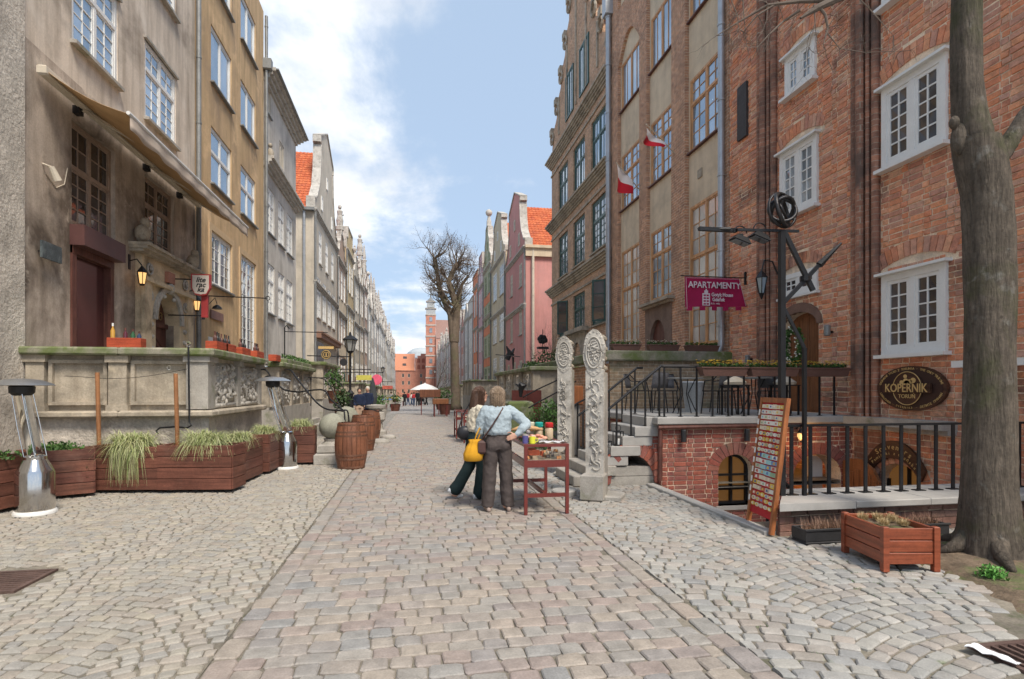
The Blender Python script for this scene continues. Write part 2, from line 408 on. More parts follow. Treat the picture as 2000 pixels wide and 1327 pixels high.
def brick_piece(F, a0, a1, z0, z1, d1, back=-.03, b=.006, jit=.003):
    r = lambda: R_(-jit, jit)
    o = [(a0+r(), z0+r()), (a1+r(), z0+r()), (a1+r(), z1+r()), (a0+r(), z1+r())]
    i_ = [(o[0][0]+b, o[0][1]+b), (o[1][0]-b, o[1][1]+b), (o[2][0]-b, o[2][1]-b), (o[3][0]+b, o[3][1]-b)]
    v = [F.p(*p, d1+r()) for p in i_]+[F.p(*p, d1-b) for p in o]+[F.p(*p, back) for p in o]
    f = [(0, 1, 2, 3)]+[(4+k, 4+(k+1) % 4, (k+1) % 4, k) for k in range(4)]+[(8+k, 8+(k+1) % 4, 4+(k+1) % 4, 4+k) for k in range(4)]
    if F.h > 0: pass
    else: f = [tuple(reversed(q)) for q in f]
    return (np.array(v), f)
def bricks(F, a0, a1, z0, z1, L=.27, H=.095, mj=.012, ops=(), d=.012, dj=.005, jit=.003, flemish=True):
    out = []; z = z0; k = 0
    while z < z1-.02:
        h = min(H, z1-z); zm = z+h/2; free = [(a0, a1)]
        for o in ops:
            b0, b1 = o[0], o[1]; top = o[3]; rise = o[4] if len(o) > 4 else 0
            if o[2] < zm < top: pass
            elif rise and top <= zm < top+rise:
                c = (b0+b1)/2; w = (b1-b0)/2*sqrt(max(0, 1-((zm-top)/rise)**2)); b0, b1 = c-w, c+w
            else: continue
            nf = []
            for (f0, f1) in free:
                if b1 <= f0 or b0 >= f1: nf.append((f0, f1)); continue
                if b0 > f0: nf.append((f0, b0))
                if b1 < f1: nf.append((b1, f1))
            free = nf
        off = (k % 2)*L*.37+R_(-.01, .01)
        for (f0, f1) in free:
            x = a0-L+off-1e-6; head = (k % 2 == 0)
            while x < f1:
                l = (L if (not flemish or not head) else L*.48); head = not head
                s0, s1 = max(x, f0), min(x+l, f1); x += l
                if s1-s0 < .035: continue
                out.append(brick_piece(F, s0+mj/2, s1-mj/2, z+mj/2, z+h-mj/2, d+R_(-dj, dj), jit=jit))
        z += H; k += 1
    return out
def voussoirs(F, a0, a1, z, rise, th=.25, n=12, d=.02):
    """bricks set on edge round an arch"""
    out = []; c = (a0+a1)/2; w = (a1-a0)/2
    for i in range(n):
        t0, t1 = pi*(i+.06)/n, pi*(i+.94)/n
        q = [(c+w*cos(t0), z+rise*sin(t0)), (c+(w+th)*cos(t0), z+(rise+th)*sin(t0)), (c+(w+th)*cos(t1), z+(rise+th)*sin(t1)), (c+w*cos(t1), z+rise*sin(t1))]
        dd = d+R_(-.004, .004)
        v = [F.p(*p, dd) for p in q]+[F.p(*p, -.03) for p in q]
        out.append((np.array(v), [(0, 1, 2, 3)]+[(k, (k+1) % 4, 4+(k+1) % 4, 4+k) for k in range(4)]))
    return out
def flat_arch(F, a0, a1, z, rise, th=.26, n=11, d=.02, out=None):
    """segmental relieving arch of bricks on edge above a window"""
    c = (a0+a1)/2; w = (a1-a0)/2; Rr = (w*w+rise*rise)/(2*rise); cz = z+rise-Rr; h = math.asin(min(1, w/Rr)); res = []
    for i in range(n):
        t0 = -h+2*h*(i+.07)/n; t1 = -h+2*h*(i+.93)/n
        q = [(c+Rr*sin(t0), cz+Rr*cos(t0)), (c+Rr*sin(t1), cz+Rr*cos(t1)), (c+(Rr+th)*sin(t1), cz+(Rr+th)*cos(t1)), (c+(Rr+th)*sin(t0), cz+(Rr+th)*cos(t0))]
        dd = d+R_(-.004, .004)
        v = [F.p(*p, dd) for p in q]+[F.p(*p, -.03) for p in q]
        res.append((np.array(v), [(0, 1, 2, 3)]+[(k, (k+1) % 4, 4+(k+1) % 4, 4+k) for k in range(4)]))
    return res
def glyphmesh(c, m):
    o = bpy.data.objects.new('glyph', c); COL.objects.link(o)
    me = bpy.data.meshes.new_from_object(o.evaluated_get(DG())); bpy.data.objects.remove(o)
    me.materials.clear(); me.materials.append(m); return me
def DG():
    g = bpy.context.evaluated_depsgraph_get(); g.update(); return g
def text(s, size, loc, parent, m, rot, extrude=.004, align='CENTER', name='lettering', sx=1, shear=0, spacing=1, bold=0):
    c = bpy.data.curves.new(name, 'FONT'); c.body = s; c.size = size; c.extrude = extrude; c.align_x = align; c.align_y = 'CENTER'
    c.shear = shear; c.space_character = spacing; c.resolution_u = 3; c.offset = bold
    o = link(name, glyphmesh(c, m), parent); o.location = tuple(np.array(loc)-wloc(parent)); o.rotation_euler = rot; o.scale = (sx, 1, 1)
    return o
ROT_L = (pi/2, 0, pi/2)      # text on a face looking +X (reads from the street)
ROT_R = (pi/2, 0, -pi/2)     # text on a face looking -X
ROT_C = (pi/2, 0, 0)         # text on a face looking -Y
# ================================================================== palette
M_joint = mat('joint_sand', (0.213, 0.188, 0.149), .95, var=.35, scale=2, stain=[(3, (0.0765, 0.0893, 0.0425), .56, .72)], bump=.5, bscale=90)
M_sett = mat('road_sett', (0.237, 0.237, 0.237), .72, rnd=[(0.315, 0.268, 0.226), (0.282, 0.268, 0.244), (0.348, 0.296, 0.244), (0.31, 0.249, 0.221), (0.259, 0.254, 0.244), (0.334, 0.305, 0.268), (0.291, 0.235, 0.207), (0.305, 0.282, 0.249), (0.273, 0.249, 0.23), (0.352, 0.301, 0.249), (0.324, 0.282, 0.235)], var=.23, scale=7, fine=70, bump=.45, bscale=70, bdist=.006,
             stain=[(.5, (.25, .245, .235), .55, .72), (7, (.20, .185, .165), .62, .74)])
M_settL = mat('pavement_sett_warm', (0.251, 0.251, 0.251), .78, rnd=[(0.342, 0.309, 0.252), (0.314, 0.294, 0.257), (0.366, 0.328, 0.261), (0.309, 0.271, 0.228), (0.347, 0.323, 0.28), (0.285, 0.271, 0.247), (0.351, 0.304, 0.252), (0.38, 0.347, 0.294)], var=.16, scale=5, fine=80, bump=.45, bscale=80, bdist=.006)
M_settR = mat('pavement_sett_grey', (0.251, 0.251, 0.251), .78, rnd=[(0.337, 0.323, 0.29), (0.304, 0.299, 0.28), (0.361, 0.342, 0.304), (0.309, 0.271, 0.233), (0.342, 0.332, 0.309), (0.275, 0.271, 0.261), (0.342, 0.294, 0.252), (0.389, 0.37, 0.337)], var=.17, scale=5, fine=80, bump=.45, bscale=80, bdist=.006,
              stain=[(2.2, (.16, .19, .09), .66, .76)])
M_granite = mat('granite', (.40, .385, .36), .75, var=.14, fine=120, bump=.3, bscale=120, bdist=.004)
M_soil = mat('bare_soil', (.17, .125, .085), .97, var=.4, scale=6, stain=[(2.5, (.11, .15, .05), .52, .66)], bump=.8, bscale=30, bdist=.03)
M_groundfar = mat('far_ground', (.30, .28, .25), .9, var=.2)
M_stone = mat('weathered_stone', (0.435, 0.378, 0.298), .88, var=.25, stain=[(1.1, (0.137, 0.121, 0.0966), .5, .72), (2.3, (0.644, 0.547, 0.402), .58, .76)], streak=.5, bump=.5, bscale=25, bdist=.012)
M_stonemoss = mat('mossy_stone', (0.273, 0.254, 0.202), .92, var=.25, stain=[(1.7, (0.13, 0.163, 0.0585), .38, .58), (3.1, (0.39, 0.351, 0.273), .58, .72)], bump=.6, bscale=30, bdist=.012)
M_stonelight = mat('pale_carved_stone', (.50, .47, .42), .88, var=.2, stain=[(3, (.24, .22, .19), .52, .70), (9, (.20, .185, .165), .58, .72)], bump=.5, bscale=45, bdist=.01)
M_stonegrey = mat('grey_stone', (0.375, 0.35, 0.312), .88, var=.2, stain=[(2.2, (0.15, 0.163, 0.0875), .54, .74)], bump=.5, bscale=40, bdist=.01)
M_render = mat('rough_render', (0.562, 0.508, 0.437), .95, var=.3, scale=2, fine=22, stain=[(.6, (0.234, 0.203, 0.172), .5, .72)], bump=1.0, bscale=14, bdist=.04)
M_plGrey = mat('grey_brown_plaster', (0.663, 0.571, 0.472), .93, var=.13, scale=1.3, fine=30, stain=[(.45, (0.248, 0.199, 0.158), .53, .74), (.8, (0.778, 0.695, 0.596), .56, .72)], streak=.75, bump=.3, bscale=40)
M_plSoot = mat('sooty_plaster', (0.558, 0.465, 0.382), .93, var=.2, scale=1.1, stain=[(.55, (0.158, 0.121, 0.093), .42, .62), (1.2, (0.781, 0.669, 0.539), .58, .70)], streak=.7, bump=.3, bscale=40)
M_plYellow = mat('ochre_plaster', (.60, .42, .235), .92, var=.12, scale=1.1, fine=28, stain=[(.5, (0.444, 0.316, 0.202), .5, .72), (.9, (0.8, 0.564, 0.323), .55, .7)], streak=.55, bump=.25, bscale=40)
M_plConc = mat('grey_plaster', (0.61, 0.572, 0.511), .93, var=.12, scale=1.2, stain=[(.5, (0.351, 0.321, 0.282), .5, .74)], streak=.5, bump=.25, bscale=40)
M_plTan = mat('tan_plaster', (0.676, 0.556, 0.402), .93, var=.12, scale=2, stain=[(1.1, (0.483, 0.402, 0.298), .52, .76)], streak=.3, bump=.35, bscale=60)
M_plPink = mat('pink_plaster', (0.627, 0.302, 0.274), .92, var=.08, scale=1, stain=[(.6, (0.526, 0.28, 0.263), .5, .75)], streak=.3, bump=.2, bscale=40)
M_brickR2 = brickmat('brown_brick_street', (0.554, 0.305, 0.187), (0.393, 0.223, 0.152), (0.643, 0.536, 0.412), stain=(1.3, (0.214, 0.152, 0.125), .58, .8))
M_brickR3 = brickmat('old_brown_brick_street', (0.555, 0.343, 0.213), (0.416, 0.268, 0.185), (0.629, 0.519, 0.398), stain=(1.0, (0.277, 0.204, 0.158), .58, .8))
M_brickX = brickmat('old_brown_brick_across', (0.39, 0.273, 0.176), (0.286, 0.221, 0.156), (0.494, 0.442, 0.351), bw=.27, bh=.09, ax='X', stain=(2.0, (0.195, 0.195, 0.117), .52, .75))
M_brick = mat('gothic_brick', (0.493, 0.185, 0.0986), .88, rnd=[(0.64, 0.246, 0.135), (0.715, 0.289, 0.147), (0.542, 0.234, 0.154), (0.592, 0.32, 0.222), (0.455, 0.209, 0.154), (0.763, 0.332, 0.173), (0.653, 0.382, 0.259), (0.53, 0.289, 0.216), (0.69, 0.271, 0.147), (0.604, 0.259, 0.161), (0.763, 0.407, 0.246)],
              var=.26, scale=10, fine=55, stain=[(1.0, (.14, .085, .065), .55, .72), (1.7, (.47, .35, .26), .61, .75)], bump=.8, bscale=32, bdist=.014)
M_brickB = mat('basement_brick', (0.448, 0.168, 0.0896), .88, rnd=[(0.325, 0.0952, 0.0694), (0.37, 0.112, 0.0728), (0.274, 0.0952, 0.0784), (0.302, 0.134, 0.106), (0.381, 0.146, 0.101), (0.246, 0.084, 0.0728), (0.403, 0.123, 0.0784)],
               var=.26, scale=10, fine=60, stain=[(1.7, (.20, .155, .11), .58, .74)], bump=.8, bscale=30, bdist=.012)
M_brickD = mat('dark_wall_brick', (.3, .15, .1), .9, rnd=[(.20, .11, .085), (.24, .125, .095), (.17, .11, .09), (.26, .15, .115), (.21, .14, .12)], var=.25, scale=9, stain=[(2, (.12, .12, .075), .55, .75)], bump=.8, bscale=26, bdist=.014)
M_mortar = mat('lime_mortar', (0.796, 0.641, 0.475), .96, var=.28, scale=4, stain=[(1.4, (0.377, 0.287, 0.221), .54, .72)], bump=.8, bscale=50, bdist=.012)
M_shaft = brickmat('moulded_dark_brick', (.27, .14, .10), (.45, .21, .135), (.42, .34, .27), bw=.6, bh=.105, stain=(.9, (.13, .09, .075), .46, .66))
M_white = mat('white_paint', (.76, .755, .73), .45, var=.05, bump=.08)
M_cream = mat('cream_paint', (.62, .55, .44), .5, var=.1, bump=.1)
M_orange = mat('orange_brown_wood', (.60, .33, .16), .5, var=.15, grain=(14, 14, 1), bump=.1)
M_green = mat('dark_green_paint', (.045, .105, .095), .4, var=.15, bump=.1)
M_brownwin = mat('weathered_brown_frame', (.36, .265, .205), .65, var=.2, bump=.15)
M_darkwood = mat('dark_red_brown_wood', (.125, .05, .038), .5, var=.25, grain=(16, 16, 1.2), bump=.2)
M_door = mat('stained_oak', (.25, .10, .042), .45, var=.2, grain=(18, 18, 1.2), bump=.2)
M_planter = mat('planter_wood', (0.15, 0.0585, 0.0387), .58, var=.25, scale=3, grain=(1.3, 1.3, 22), stain=[(2, (0.189, 0.103, 0.0774), .55, .75)], bump=.35, bscale=30, rnd=[(0.155, 0.0602, 0.0396), (0.125, 0.0499, 0.0344), (0.176, 0.0705, 0.0456), (0.142, 0.0516, 0.0361)])
M_redwood = mat('red_stained_pine', (.27, .07, .032), .42, var=.2, grain=(1.4, 1.4, 24), bump=.25, rnd=[(.28, .072, .032), (.24, .06, .028), (.31, .082, .036)], coat=.2)
M_crate = mat('red_flower_box', (.42, .075, .032), .6, var=.2, grain=(1.4, 1.4, 20), bump=.25)
M_table = mat('table_dark_red', (.155, .03, .024), .35, var=.15, bump=.1, coat=.3)
M_iron = mat('black_iron', (.022, .022, .024), .45, metal=.3, var=.2, bump=.2)
M_ironb = mat('blackened_bronze', (.05, .048, .05), .38, metal=.7, var=.3, bump=.3)
M_zinc = mat('zinc', (.42, .44, .46), .42, metal=.55, var=.15, scale=2, bump=.08)
M_zincd = mat('weathered_zinc', (.25, .255, .25), .55, metal=.4, var=.25, scale=2, bump=.12)
M_steel = mat('polished_steel', (.62, .61, .60), .13, metal=1, var=.05, bump=.06, bscale=6, bdist=.02)
M_clear = NB('clear_glass')
M_clear.b.inputs['Roughness'].default_value = .02; M_clear.b.inputs['IOR'].default_value = 1.2; M_clear.b.inputs['Transmission Weight'].default_value = 1; M_clear.b.inputs['Base Color'].default_value = (.95, .97, .96, 1)
M_clear = M_clear.m
M_gSky = glass('window_glass_sky_tinted', (.22, .30, .38), (.52, .60, .68), .55, .08)  # blue-white base colour stands in for reflected sky
M_gMid = glass('window_glass', (.16, .19, .22), (.50, .54, .57), .45)
M_gDark = glass('window_glass_dark', (.028, .026, .026), (.13, .115, .11), .2)
M_gCurt = glass('curtained_glass', (.28, .28, .27), (.72, .71, .67), .25, .12)
M_gWarm = glass('glowing_shop_glass', (.05, .03, .018), (.20, .115, .05), .1); M_gWarm.node_tree.nodes['Principled BSDF'].inputs['Emission Color'].default_value = (1, .45, .12, 1); M_gWarm.node_tree.nodes['Principled BSDF'].inputs['Emission Strength'].default_value = .035  # pane emission stands in for the lit room behind the glass
M_tile = mat('orange_pantile', (.5, .13, .05), .8, rnd=[(.52, .135, .05), (.46, .11, .045), (.57, .165, .065), (.42, .105, .05)], var=.18, bump=.3)
M_copper = mat('lead_sheet', (.36, .39, .40), .6, metal=.2, var=.1)
M_black = mat('black_plastic', (.03, .03, .032), .5, var=.2)
M_bark = mat('tree_bark', (0.118, 0.0961, 0.0744), .95, var=.3, scale=7, fine=34, stain=[(1.6, (0.0744, 0.0744, 0.0372), .52, .68), (4.5, (0.198, 0.186, 0.161), .58, .70), (9, (0.0465, 0.0372, 0.0279), .62, .72)], grain=(26, 26, 3.2), bump=1.0, bscale=22, bdist=.05, bsc=(1, 1, .16))
M_barkl = mat('far_tree_bark', (.17, .13, .095), .95, var=.3, scale=4, stain=[(1, (.14, .14, .07), .5, .7)], bump=.6, bscale=12, bdist=.03)
M_twig = mat('dark_twig', (.15, .118, .095), .9, var=.2, bump=0)
def leafmat(name, cols, rough=.6): 
    m = mat(name, cols[0], rough, rnd=cols, var=.12, scale=9, bump=0); return m
M_leaf = leafmat('green_leaf', [(.05, .11, .025), (.08, .17, .04), (.035, .08, .02), (.11, .20, .05)])
M_leafd = leafmat('dark_leaf', [(.03, .06, .018), (.05, .09, .028), (.022, .045, .015)])
M_blade = leafmat('striped_grass_blade', [(.44, .47, .20), (.30, .37, .13), (.58, .57, .34), (.22, .29, .10), (.52, .47, .25)])
M_dry = leafmat('dry_grass_blade', [(.48, .36, .18), (.55, .43, .24), (.36, .25, .12)])
M_heather = leafmat('brown_heather', [(.27, .15, .095), (.20, .11, .07), (.36, .23, .16)])
M_petY = leafmat('yellow_petal', [(.75, .52, .03), (.80, .62, .10), (.70, .36, .02)])
M_petW = leafmat('white_petal', [(.75, .73, .68), (.8, .75, .55)])
M_gold = mat('gold_lettering', (.62, .42, .17), .45, var=.1, bump=0)
M_signw = mat('sign_brown_wood', (.075, .035, .022), .45, var=.3, grain=(2, 2, 16), bump=.2)
M_lampglow = mat('lamp_glass_lit', (.8, .5, .2), .3, var=0, bump=0, emit_=((1, .55, .2), .4))
# ================================================================== setting: ground, road, pavements
PIT = (4.2, 8.2, 6.62, 9.4)      # sunken area before the cellar windows
def soil_here(x, y): return (x > 4.92 if y > 4.35 else x > 4.55+max(0, y-3.5)*.42) and y < 5.65
def quadsheet(name, rects, m, z, kind='structure', ny=None):
    mb = MB()
    for (x0, x1, y0, y1) in rects:
        ys = sorted({y0, y1, *[v for v in (25, 230) if y0 < v < y1]})
        for a, b in zip(ys, ys[1:]): mb.add([(x0, a, gz(a)+z), (x1, a, gz(a)+z), (x1, b, gz(b)+z), (x0, b, gz(b)+z)], [(0, 1, 2, 3)])
    return mb.build(name, m, kind=kind)
quadsheet('ground', [(-900, 4.2, -60, 1500), (4.2, 8.2, -60, 6.62), (4.2, 8.2, 9.4, 1500), (8.2, 900, -60, 1500)], M_groundfar, -.09)
XL, XR = -1.25, 2.15
def settbed(name, rects, m): return quadsheet(name, rects, m, -.017)
road = settbed('road', [(XL, XR, 1.6, 43)], M_joint)
pavL = settbed('pavement_left', [(-7.6, XL-.004, 2.0, 24)], M_joint)
pavR = settbed('pavement_right', [(XR+.004, 4.2, 1.6, 24), (4.2, 8.2, 1.6, 6.62), (4.2, 8.2, 9.4, 24)], M_joint)
def farsett(name, base, L, Hh):
    s = NB(name); sp = s.n('SeparateXYZ'); s.l(s.position(), sp.inputs[0]); cb = s.n('CombineXYZ'); s.l(sp.outputs[0], cb.inputs[0]); s.l(sp.outputs[1], cb.inputs[1])
    b = s.n('TexBrick'); s.l(cb.outputs[0], b.inputs['Vector']); b.inputs['Scale'].default_value = 1; b.inputs['Brick Width'].default_value = L; b.inputs['Row Height'].default_value = Hh
    b.inputs['Mortar Size'].default_value = .012; b.inputs['Color1'].default_value = (*base, 1); b.inputs['Color2'].default_value = (*[q*.75 for q in base], 1); b.inputs['Mortar'].default_value = (.13, .12, .10, 1)
    c = s.mix(1, b.outputs['Color'], s.ramp(s.noise(6, 5, .7), [(.3, .75), (.7, 1.25)]), 'MULTIPLY'); s.l(c, s.b.inputs['Base Color']); s.b.inputs['Roughness'].default_value = .75
    s.bump(s.math('MULTIPLY', b.outputs['Fac'], -1.0), .6, .02); return s.m
quadsheet('road_far_stretch', [(XL-.6, XR+.4, 43, 214)], farsett('far_setts', (.42, .40, .39), .21, .17), -.004)
quadsheet('pavement_far_stretch', [(-6.5, XL, 24, 43), (XR, 8.2, 24, 43), (-6.5, XL-.6, 43, 214), (XR+.4, 8.2, 43, 214), (-40, -6.5, 33.8, 39.3), (8.2, 40, 33.2, 40.6)], farsett('far_pavement_setts', (.36, .335, .30), .13, .12), -.006)
def sett(cx, cy, lx, ly, rot, z, j=.0085, inset=.009, drop=.009):
    hx, hy = lx/2, ly/2; k = .78
    o = [(-hx, -hy*k), (-hx*k, -hy), (hx*k, -hy), (hx, -hy*k), (hx, hy*k), (hx*k, hy), (-hx*k, hy), (-hx, hy*k)]
    o = np.array(o)+rng.uniform(-j, j, (8, 2)); sc = 1-inset*2/np.array([lx, ly]); i_ = o*sc
    c, s = cos(rot), sin(rot); Rm = np.array([[c, s], [-s, c]])
    tx, ty = rng.uniform(-.03, .03, 2)
    def lift(q, zz):
        r = q@Rm; return np.column_stack([r[:, 0]+cx, r[:, 1]+cy, zz+q[:, 0]*tx+q[:, 1]*ty+rng.uniform(-.0015, .0015, len(q))])
    v = np.concatenate([lift(i_, z), lift(o, z-drop), lift(o*1.01, z-.045), lift(np.zeros((1, 2)), z+.0025)])
    f = []
    for q in range(8):
        n = (q+1) % 8; f += [(q, n, 24), (8+q, 8+n, n, q), (16+q, 16+n, 8+n, 8+q)]
    return (v, f)
def make_setts():
    # carriageway: straight courses across the street
    P_ = []; y = 1.75
    while y < 42.5:
        ph = .160+R_(-.014, .016); x = XL+.172; w = x
        sag = .0
        while w < XR-.2:
            l = R_(.145, .245)
            if w+l > XR-.15: l = XR-.172-w
            if l > .06:
                yy = y+ph/2+.035*math.sin((w-XL)*1.1)+R_(-.004, .004)
                P_.append(sett(w+l/2, yy, l-.007, ph-.008, R_(-.02, .02), gz(yy)+R_(-.004, .004)))
            w += l
        y += ph
    emit(P_, 'sett', M_sett, road, 300, 'small_setts')
    # edge courses of long stones
    for X0, par in ((XL, road), (XR-.17, road)):
        Q = []; y = 1.6
        while y < 42:
            l = R_(.16, .36); Q.append(sett(X0+.088+R_(-.008, .008), y+l/2, .158, l-.010, R_(-.03, .03), gz(y)+R_(-.004, .003), .007)); y += l
        emit(Q, 'edge_stone', M_sett, par, 60, 'edge_stones')
    def arcs(x0, x1, y0, y1, px, py, Wd, rise, skip, phase=0, tilt=0.0):
        out = []; y = y0-rise-1; k = 0
        while y < y1+rise+1:
            s = x0-px*R_(.1, 1)
            while s < x1+.1:
                w = px*R_(.78, 1.3); c = s+w/2; q = ((c+phase)/Wd) % 1.0-.5
                yy = y+rise*(.25-q*q)*4*.5+tilt*(c-x0)+R_(-.004, .004); slope = math.atan(-rise*4*q/Wd+tilt)
                if x0-.06 < c < x1+.06 and y0 < yy < y1 and not skip(c, yy):
                    q_ = sett(c, yy, w/cos(slope)*.98-.012, py*cos(slope)*R_(.9, 1.03)-.011, slope, gz(yy)+R_(-.004, .004), .008, .009, .009)
                    lo, hi = (q_[0][:, 0].min(), q_[0][:, 0].max()); q_[0][:, 0] = np.clip(q_[0][:, 0], XR+.012 if x0 >= XR else -99, XL-.012 if x1 <= XL else 99)
                    if q_[0][:, 0].max()-q_[0][:, 0].min() > .035: out.append(q_)
                s += w
            y += py; k += 1
        return out
    def skipL(x, y):
        if x < -.66*y-.3: return True
        if -4.15 < x < -3.22 and 5.28 < y < 6.1: return True      # gully grate
        if y > 10.9 and x < -3.5: return True
        return x < -7.3
    emit(arcs(-7.3, XL, 3.2, 23, .118, .104, 1.62, .46, skipL, .3, .05), 'sett', M_settL, pavL, 300, 'small_setts')
    def skipR(x, y):
        if x > 1.14*y+.3: return True
        if PIT[0]-.14 < x < PIT[1] and 5.9 < y < 9.45: return True
        if 4.15 < x and 5.9 < y: return True
        if y > 9.45 and x > 2.75: return y < 10.9 or x > 3.7
        if soil_here(x, y): return True
        if 3.56 < x < 4.25 and 2.74 < y < 3.22: return True
        return False
    emit(arcs(XR, 8.2, 2.2, 22, .142, .128, 1.9, .62, skipR, .9, -.03), 'sett', M_settR, pavR, 300, 'small_setts')
make_setts()
# soil round the near tree
mb = MB(); pts = []
for i in range(26):
    row = []
    for j in range(26):
        x = 4.45+i*.16; y = 1.7+j*.158; d = math.hypot(x-5.72, y-4.78)
        e = 1 if soil_here(x, y) else 0
        row.append((x, y, -.012+e*(.012+.10*math.exp(-(d/.75)**2)+R_(-.008, .008))-(0 if e else .05)))
    pts.append(row)
mb.sheet(pts); autosmooth(mb.build('soil_patch', M_soil, kind='structure'), 60)
# kerb beside the sunken area
kerb = MB().box(4.06, 4.2, 5.95, 6.0, -.3, -.02).build('kerb', M_granite, kind='structure')
y = 5.98
for l in (.9, .85, .95, .72):
    MB().rbox(4.05, 4.2, y+.004, y+l-.004, -.2, .035, .012).build('kerb_stone', M_granite, kerb); y += l
# sunken area
pit = MB(); pit.add([(4.2, 5.6, -1.1), (8.2, 5.6, -1.1), (8.2, 9.4, -1.1), (4.2, 9.4, -1.1)], [(0, 1, 2, 3)])
pit.add([(4.2, 6.62, -1.1), (4.2, 9.4, -1.1), (4.2, 9.4, -.02), (4.2, 6.62, -.02)], [(0, 1, 2, 3)])
pit.build('basement_area_floor', M_stonegrey, kind='structure')
# ================================================================== helpers for houses
def body(mb, F, a0, a1, z0, z1, depth=9, mi=0):   # side walls and top of a house behind its street wall
    for a in (a0, a1): mb.add([F.p(a, z0, 0), F.p(a, z0, -depth), F.p(a, z1, -depth), F.p(a, z1, 0)], [(0, 1, 2, 3)], mi)
    mb.add([F.p(a0, z1, 0), F.p(a1, z1, 0), F.p(a1, z1, -depth), F.p(a0, z1, -depth)], [(0, 1, 2, 3)], mi)
def pantiles(mb, p00, pu, pv, nu, nv, amp=.035, lap=.03):
    """roof slope of pantiles: pu along the eaves, pv up the slope"""
    p00 = np.array(p00, float); pu = np.array(pu, float); pv = np.array(pv, float); nrm = np.cross(pu, pv); nrm /= np.linalg.norm(nrm)
    if nrm[2] < 0: nrm = -nrm
    for j in range(nv):
        for i in range(nu):
            v = []
            for q, dz in ((0, lap), (1, 0)):
                for s_, hh in ((0, 0), (.25, amp), (.6, -.2*amp), (1, 0)): v.append(p00+pu*(i+s_)/nu+pv*(j+q*1.06)/nv+nrm*(hh+dz))
            v += [p00+pu*(i+s_)/nu+pv*j/nv-nrm*.01 for s_ in (0, .25, .6, 1)]
            mb.add(v, [(0, 1, 5, 4), (1, 2, 6, 5), (2, 3, 7, 6), (8, 9, 1, 0), (9, 10, 2, 1), (10, 11, 3, 2)])
def downpipe(name, x, y, z0, z1, m, parent, r=.055, shoe=None):
    mb = MB(); pts = [(x, y, z0), (x, y, z1)]
    if shoe: pts = [(x+shoe, y, z0-.12), (x+shoe*.3, y, z0), (x, y, z0+.14), (x, y, z1)]
    mb.tube(pts, r, 12); z = z0+.6
    while z < z1: mb.lathe([(r*1.18, 0), (r*1.18, .05)], (x, y, z), 12); z += 2.0
    o = mb.build(name, m, parent, smooth=False); autosmooth(o); return o
ORD = ['first', 'second', 'third', 'fourth', 'fifth', 'sixth', 'seventh', 'eighth', 'ninth', 'tenth', 'eleventh', 'twelfth', 'thirteenth', 'fourteenth', 'fifteenth', 'sixteenth', 'seventeenth', 'eighteenth', 'nineteenth', 'twentieth', 'twenty-first', 'twenty-second', 'twenty-third', 'twenty-fourth', 'twenty-fifth']
# ================================================================== left: rough rendered house at the picture's edge
F = LF(-6.50); h = thing('rendered_house', 'rough grey rendered house wall at the left edge beside the stone terrace', 'house', (-6.5, 6, 0))
m = MB(); fwall(m, F, 2, 10.86, -.1, 15, []); body(m, F, 2, 10.86, -.1, 15); m.build('wall', M_render, h)
# ------------------------------------------------------------------ grey-brown house with the awning
F = LF(); HG = thing('grey_plaster_house', 'tall grey-brown plastered house with awning, dark lower windows and carved portal', 'house', (-6.56, 14.7, 0))
YA0, YA1, YB0, YB1 = YX(140, -6.56), YX(230, -6.56), YX(283, -6.56), YX(343, -6.56)
dw = (YX(137, -6.56), YX(219, -6.56))
port = (15.55, 17.05)
ops = [(YA0, YA1, 8.5, 10.45), (YB0, YB1, 8.45, 10.4), (YA0, YA1, 12.05, 14), (YB0, YB1, 12.05, 14), (YA0, YX(225, -6.56), 4.95, 7.0), (YB0, YX(340, -6.56), 5.2, 7.05), (dw[0], dw[1], 1.2, 4.7), (port[0], port[1], 1.2, 4.25)]
m = MB(); fwall(m, F, 10.86, 18.6, 7.75, 15.5, ops, .2); body(m, F, 10.86, 18.6, -.1, 15.5); m.build('wall', M_plGrey, HG)
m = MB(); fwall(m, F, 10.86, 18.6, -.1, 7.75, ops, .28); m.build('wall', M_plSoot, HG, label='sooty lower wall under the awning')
for i, (b0, b1, z0, z1) in enumerate(ops[:4]):
    window(F, b0, b1, z0, z1, HG, M_white, M_gSky, 2, (4, 2), 2, .66, d=-.05, fw=.085, mw=.022, sill=(M_stonegrey, .12, .07), hood=(M_stonegrey, .07, .06), panes=i < 2)
window(F, YA0, YX(225, -6.56), 4.95, 7.0, HG, M_brownwin, M_gDark, 2, (4, 2), 2, .56, d=-.12, fw=.07)
window(F, YB0, YX(340, -6.56), 5.2, 7.05, HG, M_brownwin, M_gDark, 2, (4, 2), 2, .64, d=-.12, fw=.07)
# brown shop door with its roller box
d_ = MB(); d_.fbox(F, dw[0], dw[0]+.14, 1.2, 4.5, -.22, .04); d_.fbox(F, dw[1]-.14, dw[1], 1.2, 4.5, -.22, .04); d_.fbox(F, dw[0], dw[1], 4.35, 4.5, -.22, .045)
dd = d_.build('shop_front', M_darkwood, HG); MB().fbox(F, dw[0]+.14, dw[1]-.14, 1.25, 4.35, -.16, -.1).build('panel', mat('maroon_gloss_panel', (.085, .03, .028), .12, var=.05, bump=.02, spec=.8), dd)
MB().fbox(F, dw[0]-.02, dw[1]+.03, 4.5, 4.9, -.1, .26).build('roller_box', mat('maroon_metal', (.11, .05, .045), .45, var=.1), HG)
